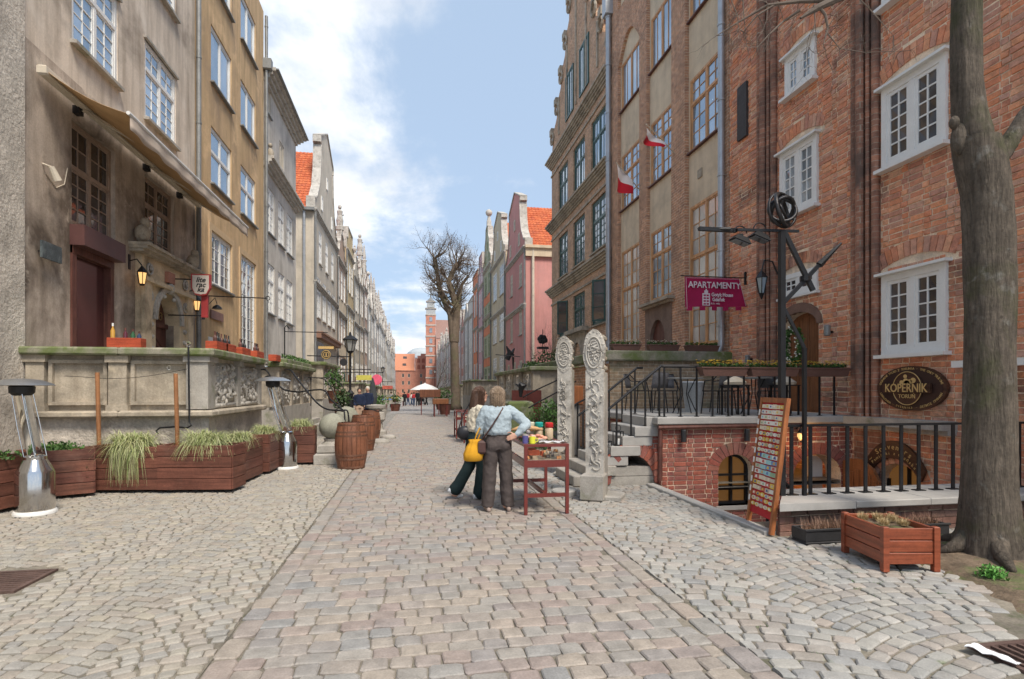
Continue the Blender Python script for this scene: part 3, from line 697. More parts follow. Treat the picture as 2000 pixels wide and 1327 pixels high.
# carved portal
pt = MB(); c0, c1 = 14.85, 17.75
pt.fbox(F, c0, port[0], 1.2, 4.25, 0, .16); pt.fbox(F, port[1], c1, 1.2, 4.25, 0, .16)
spandrel(pt, F, port[0], port[1], 3.45, .8, -.25, .161); pt.fbox(F, c0, c1, 4.25, 4.95, -.02, .15)
pt.fbox(F, c0-.06, c0+.32, 1.2, 4.3, .16, .24); pt.fbox(F, c1-.32, c1+.06, 1.2, 4.3, .16, .24)
pt.fbox(F, c0-.1, c1+.1, 4.3, 4.4, .15, .30)
portal = pt.build('portal', mat('cream_sandstone', (.66, .53, .36), .85, var=.16, stain=[(1.5, (.27, .21, .14), .52, .72)], bump=.4, bscale=40), HG)
m = MB()
for z0, d1 in ((4.95, .30), (5.02, .40), (5.09, .46)): m.fbox(F, c0-.2-d1*.3, c1+.2+d1*.3, z0, z0+.07, -.02, d1)
m.build('cornice', M_stone, portal)
m = MB()
for i in range(10):
    t0, t1 = pi*i/10, pi*(i+1)/10; cc = (port[0]+port[1])/2; w = (port[1]-port[0])/2
    m.fpoly(F, [(cc+(w+.0)*cos(t0), 3.45+.8*sin(t0)), (cc+(w+.17)*cos(t0), 3.45+.95*sin(t0)), (cc+(w+.17)*cos(t1), 3.45+.95*sin(t1)), (cc+w*cos(t1), 3.45+.8*sin(t1))], .15, .22)
m.build('arch_moulding', M_stonelight, portal)
car = MB()       # carved relief: scrolls, cartouche, heads on the cornice
for cy, cz in ((15.2, 4.0), (17.4, 4.0), (15.2, 4.65), (17.4, 4.65)):
    car.ring(F.p(cy, cz, .18), .13, .03, (1, 0, 0), 14, 5); car.ring(F.p(cy+.05, cz+.03, .19), .06, .025, (1, 0, 0), 10, 5)
car.ball(F.p(16.3, 4.35, .2), .12, 8, 6, sz=1.3); car.ball(F.p(16.0, 4.1, .18), .06, 8, 6); car.ball(F.p(16.6, 4.1, .18), .06, 8, 6)
for k in range(7):
    for s_ in (15.3, 17.3): car.ball(F.p(s_+R_(-.05, .05), 1.5+k*.3, .17), R_(.05, .08), 7, 5)
car.build('carved_relief', M_stonelight, portal, smooth=True)
for s_ in (14.75, 17.85):
    m = MB(); b = F.p(s_, 5.4, .2); m.ball(b, .17, 10, 8, sz=1.3); m.ball(b+[.06, 0, .27], .11, 10, 8); m.ball(b+[0, .1, -.12], .1, 8, 6); m.ball(b+[.05, -.1, -.1], .09, 8, 6)
    m.tube([b+[0, 0, .1], b+[.1, .1, .2], b+[.12, .05, -.05]], [.05, .06, .04], 6)
    m.build('crouching_figure', M_stone, portal, smooth=True)
MB().fbox(F, 16.1, 16.5, 4.5, 4.78, .15, .25).build('plaque', mat('terracotta', (.42, .2, .14), .8), portal)
dr = MB(); dr.fbox(F, port[0], port[1], 1.2, 3.35, -.27, -.2); dor = dr.build('door', M_darkwood, HG, label='dark red double door with diagonal boards')
for side in (0, 1):
    cc = (port[0]+port[1])/2; b0 = port[0]+.06 if side == 0 else cc+.04; b1 = cc-.04 if side == 0 else port[1]-.06
    for k in range(11):
        z = 1.35+k*.17; 
        p = [(b0, z), (b1, z+(.35 if side == 0 else -.35)+.0), (b1, z+(.35 if side == 0 else -.35)+.14), (b0, z+.14)]
        if side: p = [(b0, z+.35), (b1, z), (b1, z+.14), (b0, z+.49)]
        if max(q[1] for q in p) < 3.34: MB().fpoly(F, p, -.2, -.178+R_(0, .004)).build('board', M_darkwood, dor)
MB().fbox(F, port[0], port[1], 3.35, 3.47, -.27, -.14).build('transom_bar', M_darkwood, dor)
fan = MB(); fan.fpoly(F, archpts(port[0], port[1], 3.47, .78, 14), -.24, -.22); fan = fan.build('fanlight', M_darkwood, dor)
gr = MB(); cc = (port[0]+port[1])/2
for k in range(1, 8): t = pi*k/8; gr.tube([F.p(cc, 3.5, -.2), F.p(cc+.62*cos(t), 3.5+.66*sin(t), -.2)], .012, 5)
for k in range(5): gr.ring(F.p(cc+.4*cos(pi*(k+.5)/5), 3.55+.38*sin(pi*(k+.5)/5), -.19), .1, .014, (1, 0, 0), 12, 5)
gr.ring(F.p(cc, 3.62, -.19), .12, .016, (1, 0, 0), 12, 5); gr.build('scroll_grille', mat('gilt_iron', (.36, .24, .12), .5, metal=.4), fan) if False else gr.build('scroll_grille', mat('gilt_iron', (.36, .24, .12), .5, metal=.4), dor)
MB().fbox(F, 15.72, 15.98, 1.55, 2.5, -.178, -.17).build('notice', M_white, dor)
downpipe('downpipe', -6.45, 18.6, 1.2, 15.4, M_zincd, HG, .07)
# wall plaque, floodlight, two lanterns on the house
t = thing('wall_plaque', 'slate plaque on two brackets left of the maroon shop door', 'plaque', tuple(F.p(11.45, 3.6, .15)))
pl = MB(); pl.fbox(F, 11.18, 11.74, 4.02, 4.32, .1, .14); pl.build('panel', mat('dark_slate', (.07, .085, .09), .5, var=.3, stain=[(6, (.17, .20, .20), .5, .7)]), t)
m = MB(); m.bar(F.p(11.3, 4.15, 0), F.p(11.3, 4.15, .1), .02); m.bar(F.p(11.62, 4.15, 0), F.p(11.62, 4.15, .1), .02); m.build('bracket', M_iron, t)
t = thing('floodlight', 'small cream floodlight on the plaster beside the tall dark window', 'lamp', tuple(F.p(11.45, 5.5, .1)))
m = MB(); c = F.p(11.42, 5.55, .16); m.tube([F.p(11.42, 5.75, 0), c+[0, 0, .14]], .015, 6); m.tube([c+[0, -.04, .14], c+[.05, .06, -.08]], [.05, .075], 10); m.build('housing', M_cream, t)
m = MB(); m.tube([F.p(11.5, 5.6, .01), F.p(11.8, 5.45, .01), F.p(12.05, 5.6, .01), F.p(12.15, 5.95, .01)], .008, 5); m.build('cable', M_cream, t)
def wall_lantern(F, a, z, d, label):
    t = thing('wall_lantern', label, 'lantern', tuple(F.p(a, z, d)), 'lanterns beside the carved portal')
    m = MB(); m.tube([F.p(a, z+.55, 0), F.p(a, z+.6, d*.6), F.p(a, z+.45, d)], .014, 6); m.fbox(F, a-.04, a+.04, z+.35, z+.7, 0, .02)
    c = F.p(a, z, d)
    m.lathe([(.11, .28), (.12, .3), (.05, .40), (.02, .44)], c, 6); m.lathe([(.05, -.02), (.07, .02)], c, 6)
    for k in range(6): m.bar(c+[.065*cos(k*pi/3), .065*sin(k*pi/3), .02], c+[.105*cos(k*pi/3), .105*sin(k*pi/3), .28], .012)
    m.build('lantern_frame', M_iron, t)
    g = MB(); g.lathe([(.06, .02), (.098, .28)], c, 6); g.build('lamp_glass', M_lampglow, t); return t
wall_lantern(F, 14.55, 4.15, .28, 'lit iron wall lantern on the left pilaster of the carved portal')
wall_lantern(F, 17.95, 4.0, .28, 'lit iron wall lantern right of the portal next to the round shop sign')
# awning
t = thing('awning', 'beige fabric awning on long arms across the grey-brown house', 'awning', (-6.5, 14.8, 7.3))
yA, yB = 11.15, 18.55
m = MB(); m.rbox(-6.5, -6.34, yA, yB, 7.22, 7.40, .03); m.build('cassette', M_cream, t)
pts = []
for i in range(13):
    y = yA+.05+(yB-yA-.1)*i/12; row = []
    for j in range(7): s_ = j/6; row.append((-6.4+1.36*s_, y, 7.33-.67*s_-.10*sin(pi*s_)+.02*sin(i*1.7)*s_))
    pts.append(row)
m = MB(); m.sheet(pts); fab = m.build('fabric', mat('ochre_canvas', (.50, .32, .16), .9, var=.1, stain=[(1.3, (.36, .22, .10), .55, .75)]), t, smooth=True)
sol = fab.modifiers.new('thick', 'SOLIDIFY'); sol.thickness = .006
m = MB(); m.tube([(-5.04, yA, 6.66), (-5.04, yB, 6.68)], .035, 10); m.build('front_bar', M_white, t)
pts = []
for i in range(60):
    y = yA+.05+(yB-yA-.1)*i/59; row = []
    for j in range(4): row.append((-5.03+.025*sin(i*.9)*j/3, y, 6.66-.28*j/3-(.02*abs(sin(i*.35)) if j == 3 else 0)))
    pts.append(row)
m = MB(); m.sheet(pts); val = m.build('valance', mat('pale_canvas', (.55, .46, .38), .9, var=.08), t, smooth=True); sol = val.modifiers.new('thick', 'SOLIDIFY'); sol.thickness = .004
for y in (12.4, 15.3, 17.3):
    m = MB(); m.bar((-6.42, y, 7.2), (-5.75, y+.9, 6.95), .05); m.bar((-5.75, y+.9, 6.95), (-5.06, y+.2, 6.66), .045); m.build('arm', M_cream, t)
    m = MB(); m.fbox(F, y-.08, y+.08, 7.1, 7.25, 0, .12); m.build('wall_bracket', M_iron, t)
# ------------------------------------------------------------------ ochre house
HY = thing('ochre_house', 'ochre plastered house with white windows between two downpipes', 'house', (-6.56, 22.6, 0))
c1, c2 = (YX(412, -6.56), YX(452, -6.56)), (YX(470, -6.56), YX(499, -6.56))
W1 = [(c1, 5.16, 6.95, (4, 1), None), (c1, 8.5, 10.4, (1, 1), .58), (c1, 11.85, 13.76, (1, 1), None), (c1, 15.2, 17, (1, 1), None), (c2, 3.1, 6.93, (8, 1), None), (c2, 8.5, 10.4, (1, 1), .6), (c2, 11.9, 13.7, (1, 1), None), (c2, 15.25, 17.1, (1, 1), None)]
ops = [(c[0], c[1], z0, z1) for c, z0, z1, r, tr in W1]+[(19.7, 21.7, 1.2, 3.4)]
m = MB(); fwall(m, F, 18.6, 26.6, -.1, 18.5, ops, .2); body(m, F, 18.6, 26.6, -.1, 18.5); m.build('wall', M_plYellow, HY)
for c, z0, z1, r, tr in W1:
    window(F, c[0], c[1], z0, z1, HY, M_white, M_gSky if z0 > 8 else M_gMid, 1 if r[0] < 2 else 2, r if tr else r[0], 2, tr, d=-.07, fw=.09, mw=.025, sill=(M_zincd, .12, .05))
    if z0 < 8:
        s_ = MB(); s_.fbox(F, c[0]-.22, c[0], z0, z1+.22, 0, .03); s_.fbox(F, c[1], c[1]+.22, z0, z1+.22, 0, .03); s_.fbox(F, c[0], c[1], z1, z1+.22, 0, .03); s_.build('surround', mat('light_ochre_band', (.58, .42, .25), .9, var=.1) if 'light_ochre_band' not in bpy.data.materials else bpy.data.materials['light_ochre_band'], HY)
m = MB(); m.fbox(F, 19.7, 19.85, 1.2, 3.4, -.2, .03); m.fbox(F, 21.55, 21.7, 1.2, 3.4, -.2, .03); m.fbox(F, 19.85, 21.55, 3.25, 3.4, -.2, .028)
dd = m.build('door_frame', M_white, HY); MB().fbox(F, 19.85, 21.55, 1.2, 3.25, -.2, -.15).build('door', M_door, HY)
downpipe('downpipe', -6.44, 26.6, 1.2, 18.3, M_zincd, HY, .07)
m = MB(); m.rbox(-6.6, -6.2, 26.45, 26.75, 15.9, 16.4, .04); m.build('rainwater_head', M_zincd, HY)
t = thing('wall_sign', 'small rounded brown name board on the ochre wall below the window', 'sign', tuple(F.p(20.3, 4.1, .05)))
m = MB(); m.fbox(F, 19.85, 21.05, 4.02, 4.3, .02, .06); m.build('board', mat('pinkish_brown_board', (.22, .12, .10), .5), t)
# ------------------------------------------------------------------ grey house with two cornices
HC = thing('grey_cornice_house', 'grey plastered house with two stone cornices before the side street', 'house', (-6.56, 30, 0))
y0, y1 = 26.72, 33.6; Wn = []
ww = [(27.25, 28.6), (29.35, 30.7), (31.25, 32.75)]
for a, b in ww: Wn += [(a, b, 5.2, 7.5), (a, b, 8.9, 11.0)]
Wn += [(29.6, 30.6, 12.7, 14.1), (27.2, 27.9, 14.3, 15.6)]
m = MB(); fwall(m, F, y0, y1, -.1, 16, Wn, .18); body(m, F, y0, y1, -.1, 16); m.build('wall', M_plConc, HC)
for w in Wn: window(F, *w, HC, M_white if w[2] < 12 else M_cream, M_gCurt, 2, (3, 1) if w[2] < 12 else 2, 2, .68 if w[2] < 12 else None, d=-.06, fw=.1, sill=(M_zincd, .1, .05), panes=False)
for z, s_ in ((11.65, 1), (15.5, 1.2)):
    m = MB()
    for k in range(4): m.fbox(F, y0-.03, y1+.12*k*s_+.05, z+k*.13*s_, z+(k+1)*.13*s_, -.1, .1+.11*k*s_)
    m.build('cornice', M_stonelight, HC)
m = MB(); m.fbox(F, y0-.02, y1+.5, 16.03, 16.08, -.2, .62); m.build('gutter', M_zincd, HC)
m = MB(); b = F.p(27.4, 12.2, .1); m.ball(b+[0, 0, .3], .16, 10, 8, sz=1.6); m.ball(b+[0, 0, .68], .1, 10, 8); m.lathe([(.2, 0), (.14, .12)], b, 10); m.build('bust', M_stone, HC, smooth=True)
# ------------------------------------------------------------------ gabled houses
def gable_outline(kind, w, H):
    """half outline from the eaves corner to the apex, (x from centre, z)"""
    if kind == 'stepped': p = [(w, 0), (w, .16*H), (.8*w, .16*H), (.8*w, .36*H), (.58*w, .36*H), (.58*w, .58*H), (.34*w, .58*H), (.34*w, .8*H), (.16*w, .8*H), (.16*w, H)]
    elif kind == 'curved': p = [(w, 0), (w, .12*H), (.93*w, .17*H), (.72*w, .24*H), (.6*w, .38*H), (.55*w, .52*H), (.55*w, .60*H), (.46*w, .63*H), (.34*w, .74*H), (.30*w, .86*H), (.30*w, .93*H), (0, H)]
    elif kind == 'pediment': p = [(w, 0), (w, .10*H), (.86*w, .12*H), (.66*w, .28*H), (.56*w, .48*H), (.52*w, .72*H), (.56*w, .74*H), (.56*w, .80*H), (0, H)]
    elif kind == 'block': p = [(w, 0), (w, .45*H), (.6*w, .5*H), (.6*w, H)]
    elif kind == 'triangle': p = [(w, 0), (w, .08*H), (.12*w, .92*H), (.12*w, H)]
    else: p = [(w, 0), (w, H)]
    return p
def finial(mb, c, kind, s=1.0):
    c = np.array(c)
    if kind == 'obelisk': mb.lathe([(.22*s, 0), (.26*s, .12*s), (.13*s, .2*s), (.17*s, .4*s), (.04*s, 1.5*s), (.01, 1.6*s)], c, 6)
    elif kind == 'urn': mb.lathe([(.14*s, 0), (.08*s, .15*s), (.22*s, .4*s), (.25*s, .6*s), (.1*s, .8*s), (.12*s, .95*s), (.01, 1.1*s)], c, 8)
    elif kind == 'statue':
        mb.lathe([(.3*s, 0), (.3*s, .25*s), (.22*s, .3*s), (.26*s, .7*s), (.17*s, 1.05*s), (.21*s, 1.35*s), (.09*s, 1.5*s)], c, 9); mb.ball(c+[0, 0, 1.66*s], .14*s, 8, 6, sz=1.2)
        mb.tube([c+[.0, .18*s, 1.35*s], c+[.1*s, .34*s, 1.1*s], c+[.25*s, .2*s, 1.2*s]], [.08*s, .06*s, .05*s], 6)
    elif kind == 'ball': mb.lathe([(.18*s, 0), (.12*s, .2*s), (.1*s, .45*s)], c, 8); mb.ball(c+[0, 0, .65*s], .26*s, 10, 8)
def wallmat(i, c):
    nm = 'street_plaster_%s' % i; c = tuple(min(.74, q*1.28) for q in c)
    return mat(nm, c, .92, var=.12, scale=1, stain=[(.5, tuple(q*.68 for q in c), .5, .74)], streak=.35, bump=.15)
def gabled(side, y0, y1, he, ht, gk, wm, label, ncol=3, rows=3, fin=(), trim=M_stonelight, winmat=M_white, name='gabled_house', detail=1, spandrel_m=None, z_first=1.6, roofm=None, depth=10, ground=None, X=None, wz=None, glassm=None):
    F = LF(-6.56 if X is None else X) if side < 0 else RF(8.2 if X is None else X)
    g0 = gz((y0+y1)/2)
    t = thing(name, label, 'house', (F.o[0], (y0+y1)/2, g0), 'gabled houses beyond the side street')
    w = (y1-y0); cy = (y0+y1)/2; ops = []; zs = []
    base = g0+1.2; fh = (he-base-.4)/rows
    for r in range(rows):
        zb = base+fh*r+fh*.24; zt = base+fh*(r+1)-fh*.10
        zs.append((zb, zt))
        for c in range(ncol):
            ww_ = w/(ncol+.35)*.62; cx = y0+w*(c+.5+.06)/(ncol+.12); ops.append((cx-ww_/2, cx+ww_/2, zb, zt))
    if wz: ops = wz
    H = ht-he; m = MB(); fwall(m, F, y0+.02, y1-.02, g0-.3, he, ops, .16); body(m, F, y0+.02, y1-.02, g0-.3, he-.02, depth)
    m.build('wall', wm, t)
    half = gable_outline(gk, w/2-.03, H)
    pts = [(cy+x, he+z) for x, z in half]+[(cy-x, he+z) for x, z in reversed(half) if x > 1e-6 or True]
    pts2 = []
    for p in pts:
        if not pts2 or (abs(p[0]-pts2[-1][0])+abs(p[1]-pts2[-1][1])) > 1e-6: pts2.append(p)
    g = MB(); g.fpoly(F, pts2, -.45, -.001); gb = g.build('gable', wm, t)
    # coping following the gable edge
    cp = MB()
    for p, q in zip(pts2, pts2[1:]):
        L = math.hypot(q[0]-p[0], q[1]-p[1])
        if L < .02: continue
        ux, uz = (q[0]-p[0])/L, (q[1]-p[1])/L; nx, nz = uz, -ux; k = .09
        if nx*(p[0]-cy)+nz*(p[1]-he-.3*H) < 0: nx, nz = -nx, -nz
        cp.fpoly(F, [(p[0], p[1]), (q[0], q[1]), (q[0]+nx*k, q[1]+nz*k), (p[0]+nx*k, p[1]+nz*k)], -.5, .09)
    cp.build('coping', trim, gb)
    gw = MB()
    if H > 3 and gk != 'flat':
        for (gx, gzz, s_) in ((0, .30, 1), ) if detail < 1 else ((-.22*w, .10, .8), (.22*w, .10, .8), (0, .42, .7)):
            window(F, cy+gx-.38*s_, cy+gx+.38*s_, he+gzz*H, he+gzz*H+1.25*s_, t, winmat, M_gMid, 2, 2, 1, None, d=.03, fw=.07, panes=False)
    for k, z in enumerate([he-.02, he*.62+base*.38] if detail else [he-.02]):
        cn = MB()
        for j in range(3): cn.fbox(F, y0+.01-.03*j, y1-.01+.03*j, z-.3+j*.1, z-.2+j*.1, -.02, .06+.07*j)
        cn.build('cornice', trim, t)
    for o in ops:
        window(F, *o, t, winmat, glassm or (M_gCurt if rng.random() < .6 else M_gMid), 2, 3, 2, .66 if (o[3]-o[2]) > 1.7 else None, d=-.04, fw=.085, mw=.03, sill=(trim, .09, .07) if detail else None, panes=False)
    if spandrel_m:
        s_ = MB()
        for r in range(rows-1): s_.fbox(F, y0+.25, y1-.25, zs[r][1]+.15, zs[r+1][0]-.12, 0, .035)
        s_.build('spandrel_band', spandrel_m, t)
    for (fx_, kind, sc_) in fin:
        f_ = MB()
        zt = max([z for x, z in half if abs(x) >= abs(fx_)*w/2-.05] or [H])
        f_.fbox(F, cy+fx_*w/2-.22*sc_, cy+fx_*w/2+.22*sc_, he+zt, he+zt+.35*sc_, -.4, .06); finial(f_, F.p(cy+fx_*w/2, he+zt+.35*sc_, -.17), kind, sc_)
        f_.build('finial', trim, t, smooth=False)
    # roof behind the gable, ridge at right angles to the street
    zr = he+H*.8 if gk != 'flat' else he+2.2
    r_ = MB()
    if roofm is None:
        r_.add([F.p(y0, he, -.45), F.p(y0, he, -depth), F.p(cy, zr, -depth), F.p(cy, zr, -.45)], [(0, 1, 2, 3)]); r_.add([F.p(y1, he, -.45), F.p(y1, he, -depth), F.p(cy, zr, -depth), F.p(cy, zr, -.45)], [(0, 1, 2, 3)])
        r_.build('roof', M_tile, t)
    else:
        L_ = depth-.5
        p0 = F.p(y0-.15, he-.1, -.5); e = F.p(y0-.15, he-.1, -depth)-p0; up = F.p(cy, zr, -.5)-p0
        pantiles(r_, p0, e, up, int(L_/.27), int(np.linalg.norm(up)/.36))
        r_.add([F.p(y1, he, -.45), F.p(y1, he, -depth), F.p(cy, zr, -depth), F.p(cy, zr, -.45)], [(0, 1, 2, 3)])
        r_.build('roof', M_tile, t, kind='stuff')
    dz = g0+1.2
    dx = cy+(.25*w if rng.random() < .5 else -.25*w)
    db = MB(); db.fbox(F, dx-.65, dx+.65, g0, dz+2.5, .01, .06); dsur = db.build('door_surround', trim, t); MB().fbox(F, dx-.45, dx+.45, g0, dz+2.2, .05, .09).build('door', random.choice([M_door, M_darkwood, M_green]), t)
    dp = MB(); s1 = F.p(y0+.02, 0, .1); dp.tube([(s1[0], s1[1], g0), (s1[0], s1[1], he-.3)], .07, 6); dp.build('downpipe', M_zincd if detail else M_zinc, t)
    return t, F
beige = [(.47, .415, .33), (.44, .37, .28), (.46, .36, .22), (.41, .36, .30), (.48, .43, .35), (.40, .30, .22), (.45, .42, .37), (.50, .43, .31)]
# corner house left: end wall to the side street, pantiled roof, pedimented gable
L4, F4 = gabled(-1, 39.5, 51.0, 13.9, 21.3, 'pediment', wallmat('corner_beige', (.47, .42, .345)), 'beige corner house with pedimented gable and orange pantiled roof past the side street', 4, 3, name='corner_house', roofm=1,
    fin=(), wz=[(y, y+1.25, 10.7, 12.9) for y in (41.2, 44, 46.8)]+[(y, y+1.5, 6.9, 9.9) for y in (40.8, 43, 45.2, 47.6)]+[(44.3, 45.7, 14.8, 16.8)] if False else [(y, y+1.25, 10.6, 12.9) for y in (41.5, 44.6, 47.7)]+[(y, y+1.6, 6.7, 9.5) for y in (40.7, 43.2, 45.7, 48.2)])
mb = MB(); mb.fbox(F4, 40.0, 50.6, 5.2, 5.5, 0, .4); mb.fbox(F4, 40.0, 50.6, 5.5, 5.62, 0, .5); mb.build('shop_cornice', mat('red_brown_stone', (.30, .17, .12), .8, var=.2), L4)
mb = MB(); mb.fbox(F4, 40.4, 43.4, 1.0, 5.0, 0, .06); mb.build('shop_window', M_gDark, L4)
downpipe('downpipe', XY(594, 39.38), 39.38, 0, 13.6, M_zinc, L4, .09)
mb = MB(); mb.box(-9.5, -6.5, 39.15, 39.5, 13.62, 13.8); mb.build('gutter', M_zincd, L4)
# corner house right: pink
R4, FR4 = gabled(1, 40.8, 49.9, 12.35, 17.7, 'pediment', M_plPink, 'pink corner house with curved gable and orange pantiled roof past the side street', 2, 3, name='corner_house', roofm=1,
    wz=[(42.3, 43.5, 9.6, 11.4), (46.4, 47.5, 9.5, 11.3), (42.3, 43.5, 5.9, 8.3), (46.4, 47.5, 5.6, 8.2), (42.2, 43.4, 1.0, 3.9), (45.0, 46.2, 1.0, 3.9), (47.9, 49.0, 1.0, 3.8)], winmat=M_cream)
downpipe('downpipe', XY(1041, 40.68), 40.68, 0, 12.1, M_cream, R4, .11)
mb = MB(); mb.box(8.1, 16, 40.45, 40.8, 12.1, 12.3); mb.box(8.15, 16, 40.6, 40.8, 11.5, 12.1); mb.build('gutter', M_plTan, R4)
def row_left():
    specs = [  # width, eaves, top, gable, colour, finials
        (6.6, 13.6, 16.2, 'curved', (.38, .27, .20), ((0, 'statue', 1.3),), 'brown-banded narrow house with a statue on its gable'),
        (7.0, 16.0, 18.4, 'block', (.47, .36, .20), (), 'yellowish house with a flat-topped attic'),
        (6.4, 14.8, 17.4, 'curved', (.44, .39, .31), ((0, 'urn', 1),), 'grey-beige house with a curved gable and urn'),
        (6.2, 15.2, 18.6, 'curved', (.42, .34, .25), ((0, 'statue', 1.5), (.55, 'urn', .9), (-.55, 'urn', .9)), 'tan house with a tall statue and two urns'),
        (6.6, 16.0, 19.3, 'stepped', (.38, .26, .195), ((0, 'obelisk', 1.5), (.6, 'obelisk', .9), (-.6, 'obelisk', .9)), 'reddish stepped-gable house with obelisks'),
        (6.0, 14.6, 18.2, 'pediment', (.47, .44, .37), ((0, 'ball', 1.3),), 'pale house with a stone ball on its pediment'),
        (7.0, 13.9, 18.0, 'triangle', (.43, .37, .30), ((0, 'obelisk', 1.6),), 'beige steep-gabled house with one obelisk'),
        (6.5, 15.0, 18.6, 'stepped', (.48, .44, .38), ((0, 'obelisk', 1.6), (.6, 'urn', .9), (-.6, 'urn', .9)), 'cream stepped-gable house with obelisk and urns'),
        (6.8, 14.2, 17.4, 'curved', (.42, .34, .27), ((0, 'statue', 1.3),), 'light brown house with a statue')]
    y = 51.1; i = 0
    cols = [(.46, .42, .35), (.50, .47, .42), (.41, .33, .25), (.47, .40, .28), (.52, .50, .46)]
    while y < 208:
        if i < len(specs): w, he, ht, gk, c, fin, lb = specs[i]
        else:
            w = 6.2+1.4*rng.random(); he = 13.2+2.2*rng.random(); ht = he+2.8+1.8*rng.random(); gk = ['curved', 'stepped', 'triangle', 'pediment'][i % 4]; c = cols[i % 5]; fin = ((0, ['obelisk', 'statue', 'urn'][i % 3], 1.3),)
            lb = ['cream', 'white', 'brown', 'ochre', 'pale grey'][i % 5]+' gabled house'
        g = gz(y)
        gabled(-1, y, y+w, he+g, ht+g, gk, wallmat('left_%d' % i, c), lb+', %s beyond the pedimented corner house' % ORD[i], 3 if w > 6.3 else 2, 3, fin, detail=1 if i < 5 else 0,
               spandrel_m=M_plTan if i == 0 else None, winmat=M_white)
        y += w+.06; i += 1
def row_right():
    org = wallmat('right_orange', (.56, .20, .105))
    specs = [(9.3, 14.4, 19.2, 'pediment', (.47, .405, .29), (), 'beige house with a pedimented attic', None, 2),
             (6.6, 15.6, 20.2, 'curved', (.36, .37, .26), ((0, 'ball', 1.5),), 'green-windowed house with orange bands and a ball finial', org, 2),
             (5.4, 14.6, 18.4, 'block', (.50, .33, .36), (), 'lilac house with a flat attic', None, 2),
             (6.2, 15.6, 17.4, 'flat', (.56, .19, .11), (), 'narrow orange-red house', None, 2),
             (6.6, 12.6, 15.0, 'flat', (.52, .50, .46), (), 'white house', None, 3),
             (6.8, 13.0, 15.4, 'triangle', (.40, .385, .36), (), 'grey steep-gabled house', None, 3),
             (6.2, 12.4, 15.4, 'stepped', (.42, .22, .18), (), 'brick-red stepped-gable house', None, 2)]
    y = 50.0; i = 0; cols = [(.50, .48, .43), (.46, .30, .24), (.48, .42, .32), (.50, .34, .32)]
    while y < 203:
        if i < len(specs): w, he, ht, gk, c, fin, lb, sp, nc = specs[i]
        else:
            w = 6.4+1.3*rng.random(); he = 12.6+2.2*rng.random(); ht = he+2.6+1.6*rng.random(); gk = ['curved', 'stepped', 'triangle', 'block'][i % 4]; c = cols[i % 4]; fin = ((0, ['obelisk', 'urn'][i % 2], 1.1),) if i % 3 else (); sp = None; nc = 3
            lb = ['pale', 'brick red', 'cream', 'salmon'][i % 4]+' gabled house'
        g = gz(y)
        gabled(1, y, y+w, he+g, ht+g, gk, org if i == 3 else wallmat('right_%d' % i, c), lb+', %s beyond the pink corner house' % ORD[i], nc, 3 if i != 1 else 4, fin, detail=1 if i < 4 else 0, spandrel_m=sp,
               winmat=M_white if i != 1 else mat('sage_green_frames', (.33, .37, .22), .6), glassm=None)
        y += w+.06; i += 1
row_left(); row_right()
# closing building, corner tower, glass building
F = CF(215); g0 = gz(215)
t = thing('red_gate_building', 'red brick gate building closing the far end of the street', 'house', (1.5, 215, g0))
brR = mat('hazed_red_brick', (.50, .235, .17), .9, var=.16, scale=1, fine=4, bump=.2)  # brick colour paled in place of distance haze
m = MB(); ops = []
for x in (-4.2, -2.0, 2.5, 4.6, 6.6): ops += [(x, x+.9, 3.2, 4.7), (x, x+.9, 6.0, 7.4), (x, x+.8, .2, 1.6)]
fwall(m, F, -6.6, 8.6, g0, 8.6, ops, .3); m.box(-6.6, -6.5, 215, 225, g0, 8.6); m.build('wall', brR, t)
m = MB(); m.add([(-6.8, 214.7, 8.6), (.6, 214.7, 8.6), (.6, 220, 15.2), (-6.8, 220, 15.2)], [(0, 1, 2, 3)]); m.build('roof', mat('far_orange_roof', (.56, .24, .14), .85, var=.1), t)
m = MB(); m.fpoly(F, [(.7, 8.6), (7.4, 8.6), (7.4, 13.2), (6.6, 13.2), (6.6, 14.2), (5.4, 14.2), (5.4, 15), (2.8, 15), (2.8, 14.2), (1.6, 14.2), (1.6, 13.2), (.7, 13.2)], -.5, 0); gb = m.build('gable', brR, t)
for o in ops: window(F, *o, t, M_cream, M_gDark, 1, 1, 1, None, d=-.1, panes=False)
m = MB()
for x in (1.5, 3.2, 4.9):
    for z in (9.2, 11.6): m.fpoly(F, [(x, z)]+[(x+.55+.55*cos(pi-pi*i/6), z+1.1+.5*sin(pi*i/6)) for i in range(7)]+[(x+1.1, z)], 0, .05)
m.build('blind_arch', mat('dark_red_niche', (.30, .10, .07), .9), gb)
for x in (-4.3, -4.3):
    pass
for x, z in ((-3.9, 10.2), (-3.7, 13)):
    m = MB(); m.box(x, x+1.3, 214.9+(z-8.6)*.79, 217.5+(z-8.6)*.79, z, z+1.1); m.build('dormer', M_gDark, t)
t = thing('brick_tower', 'slim red brick tower with a grey lantern roof at the far right end', 'tower', (6.9, 206, gz(206)))
F = CF(205); m = MB(); tx0, tx1 = XY(832, 205), XY(851, 205)
m.box(tx0, tx1, 205, 205+3.2, -1.5, 28.5); m.build('shaft', brR, t)
for z in (5.5, 9.5, 13.5, 17, 20.5, 24.5, 28.2):
    m = MB(); m.box(tx0-.15, tx1+.15, 204.85, 208.4, z, z+.45); m.build('string_course', M_stonelight, t)
for z in (7, 11, 15, 18.2, 22, 26):
    m = MB(); m.box(tx0+1.2, tx1-1.2, 204.9, 205.1, z, z+1.6); m.build('window', M_gMid, t)
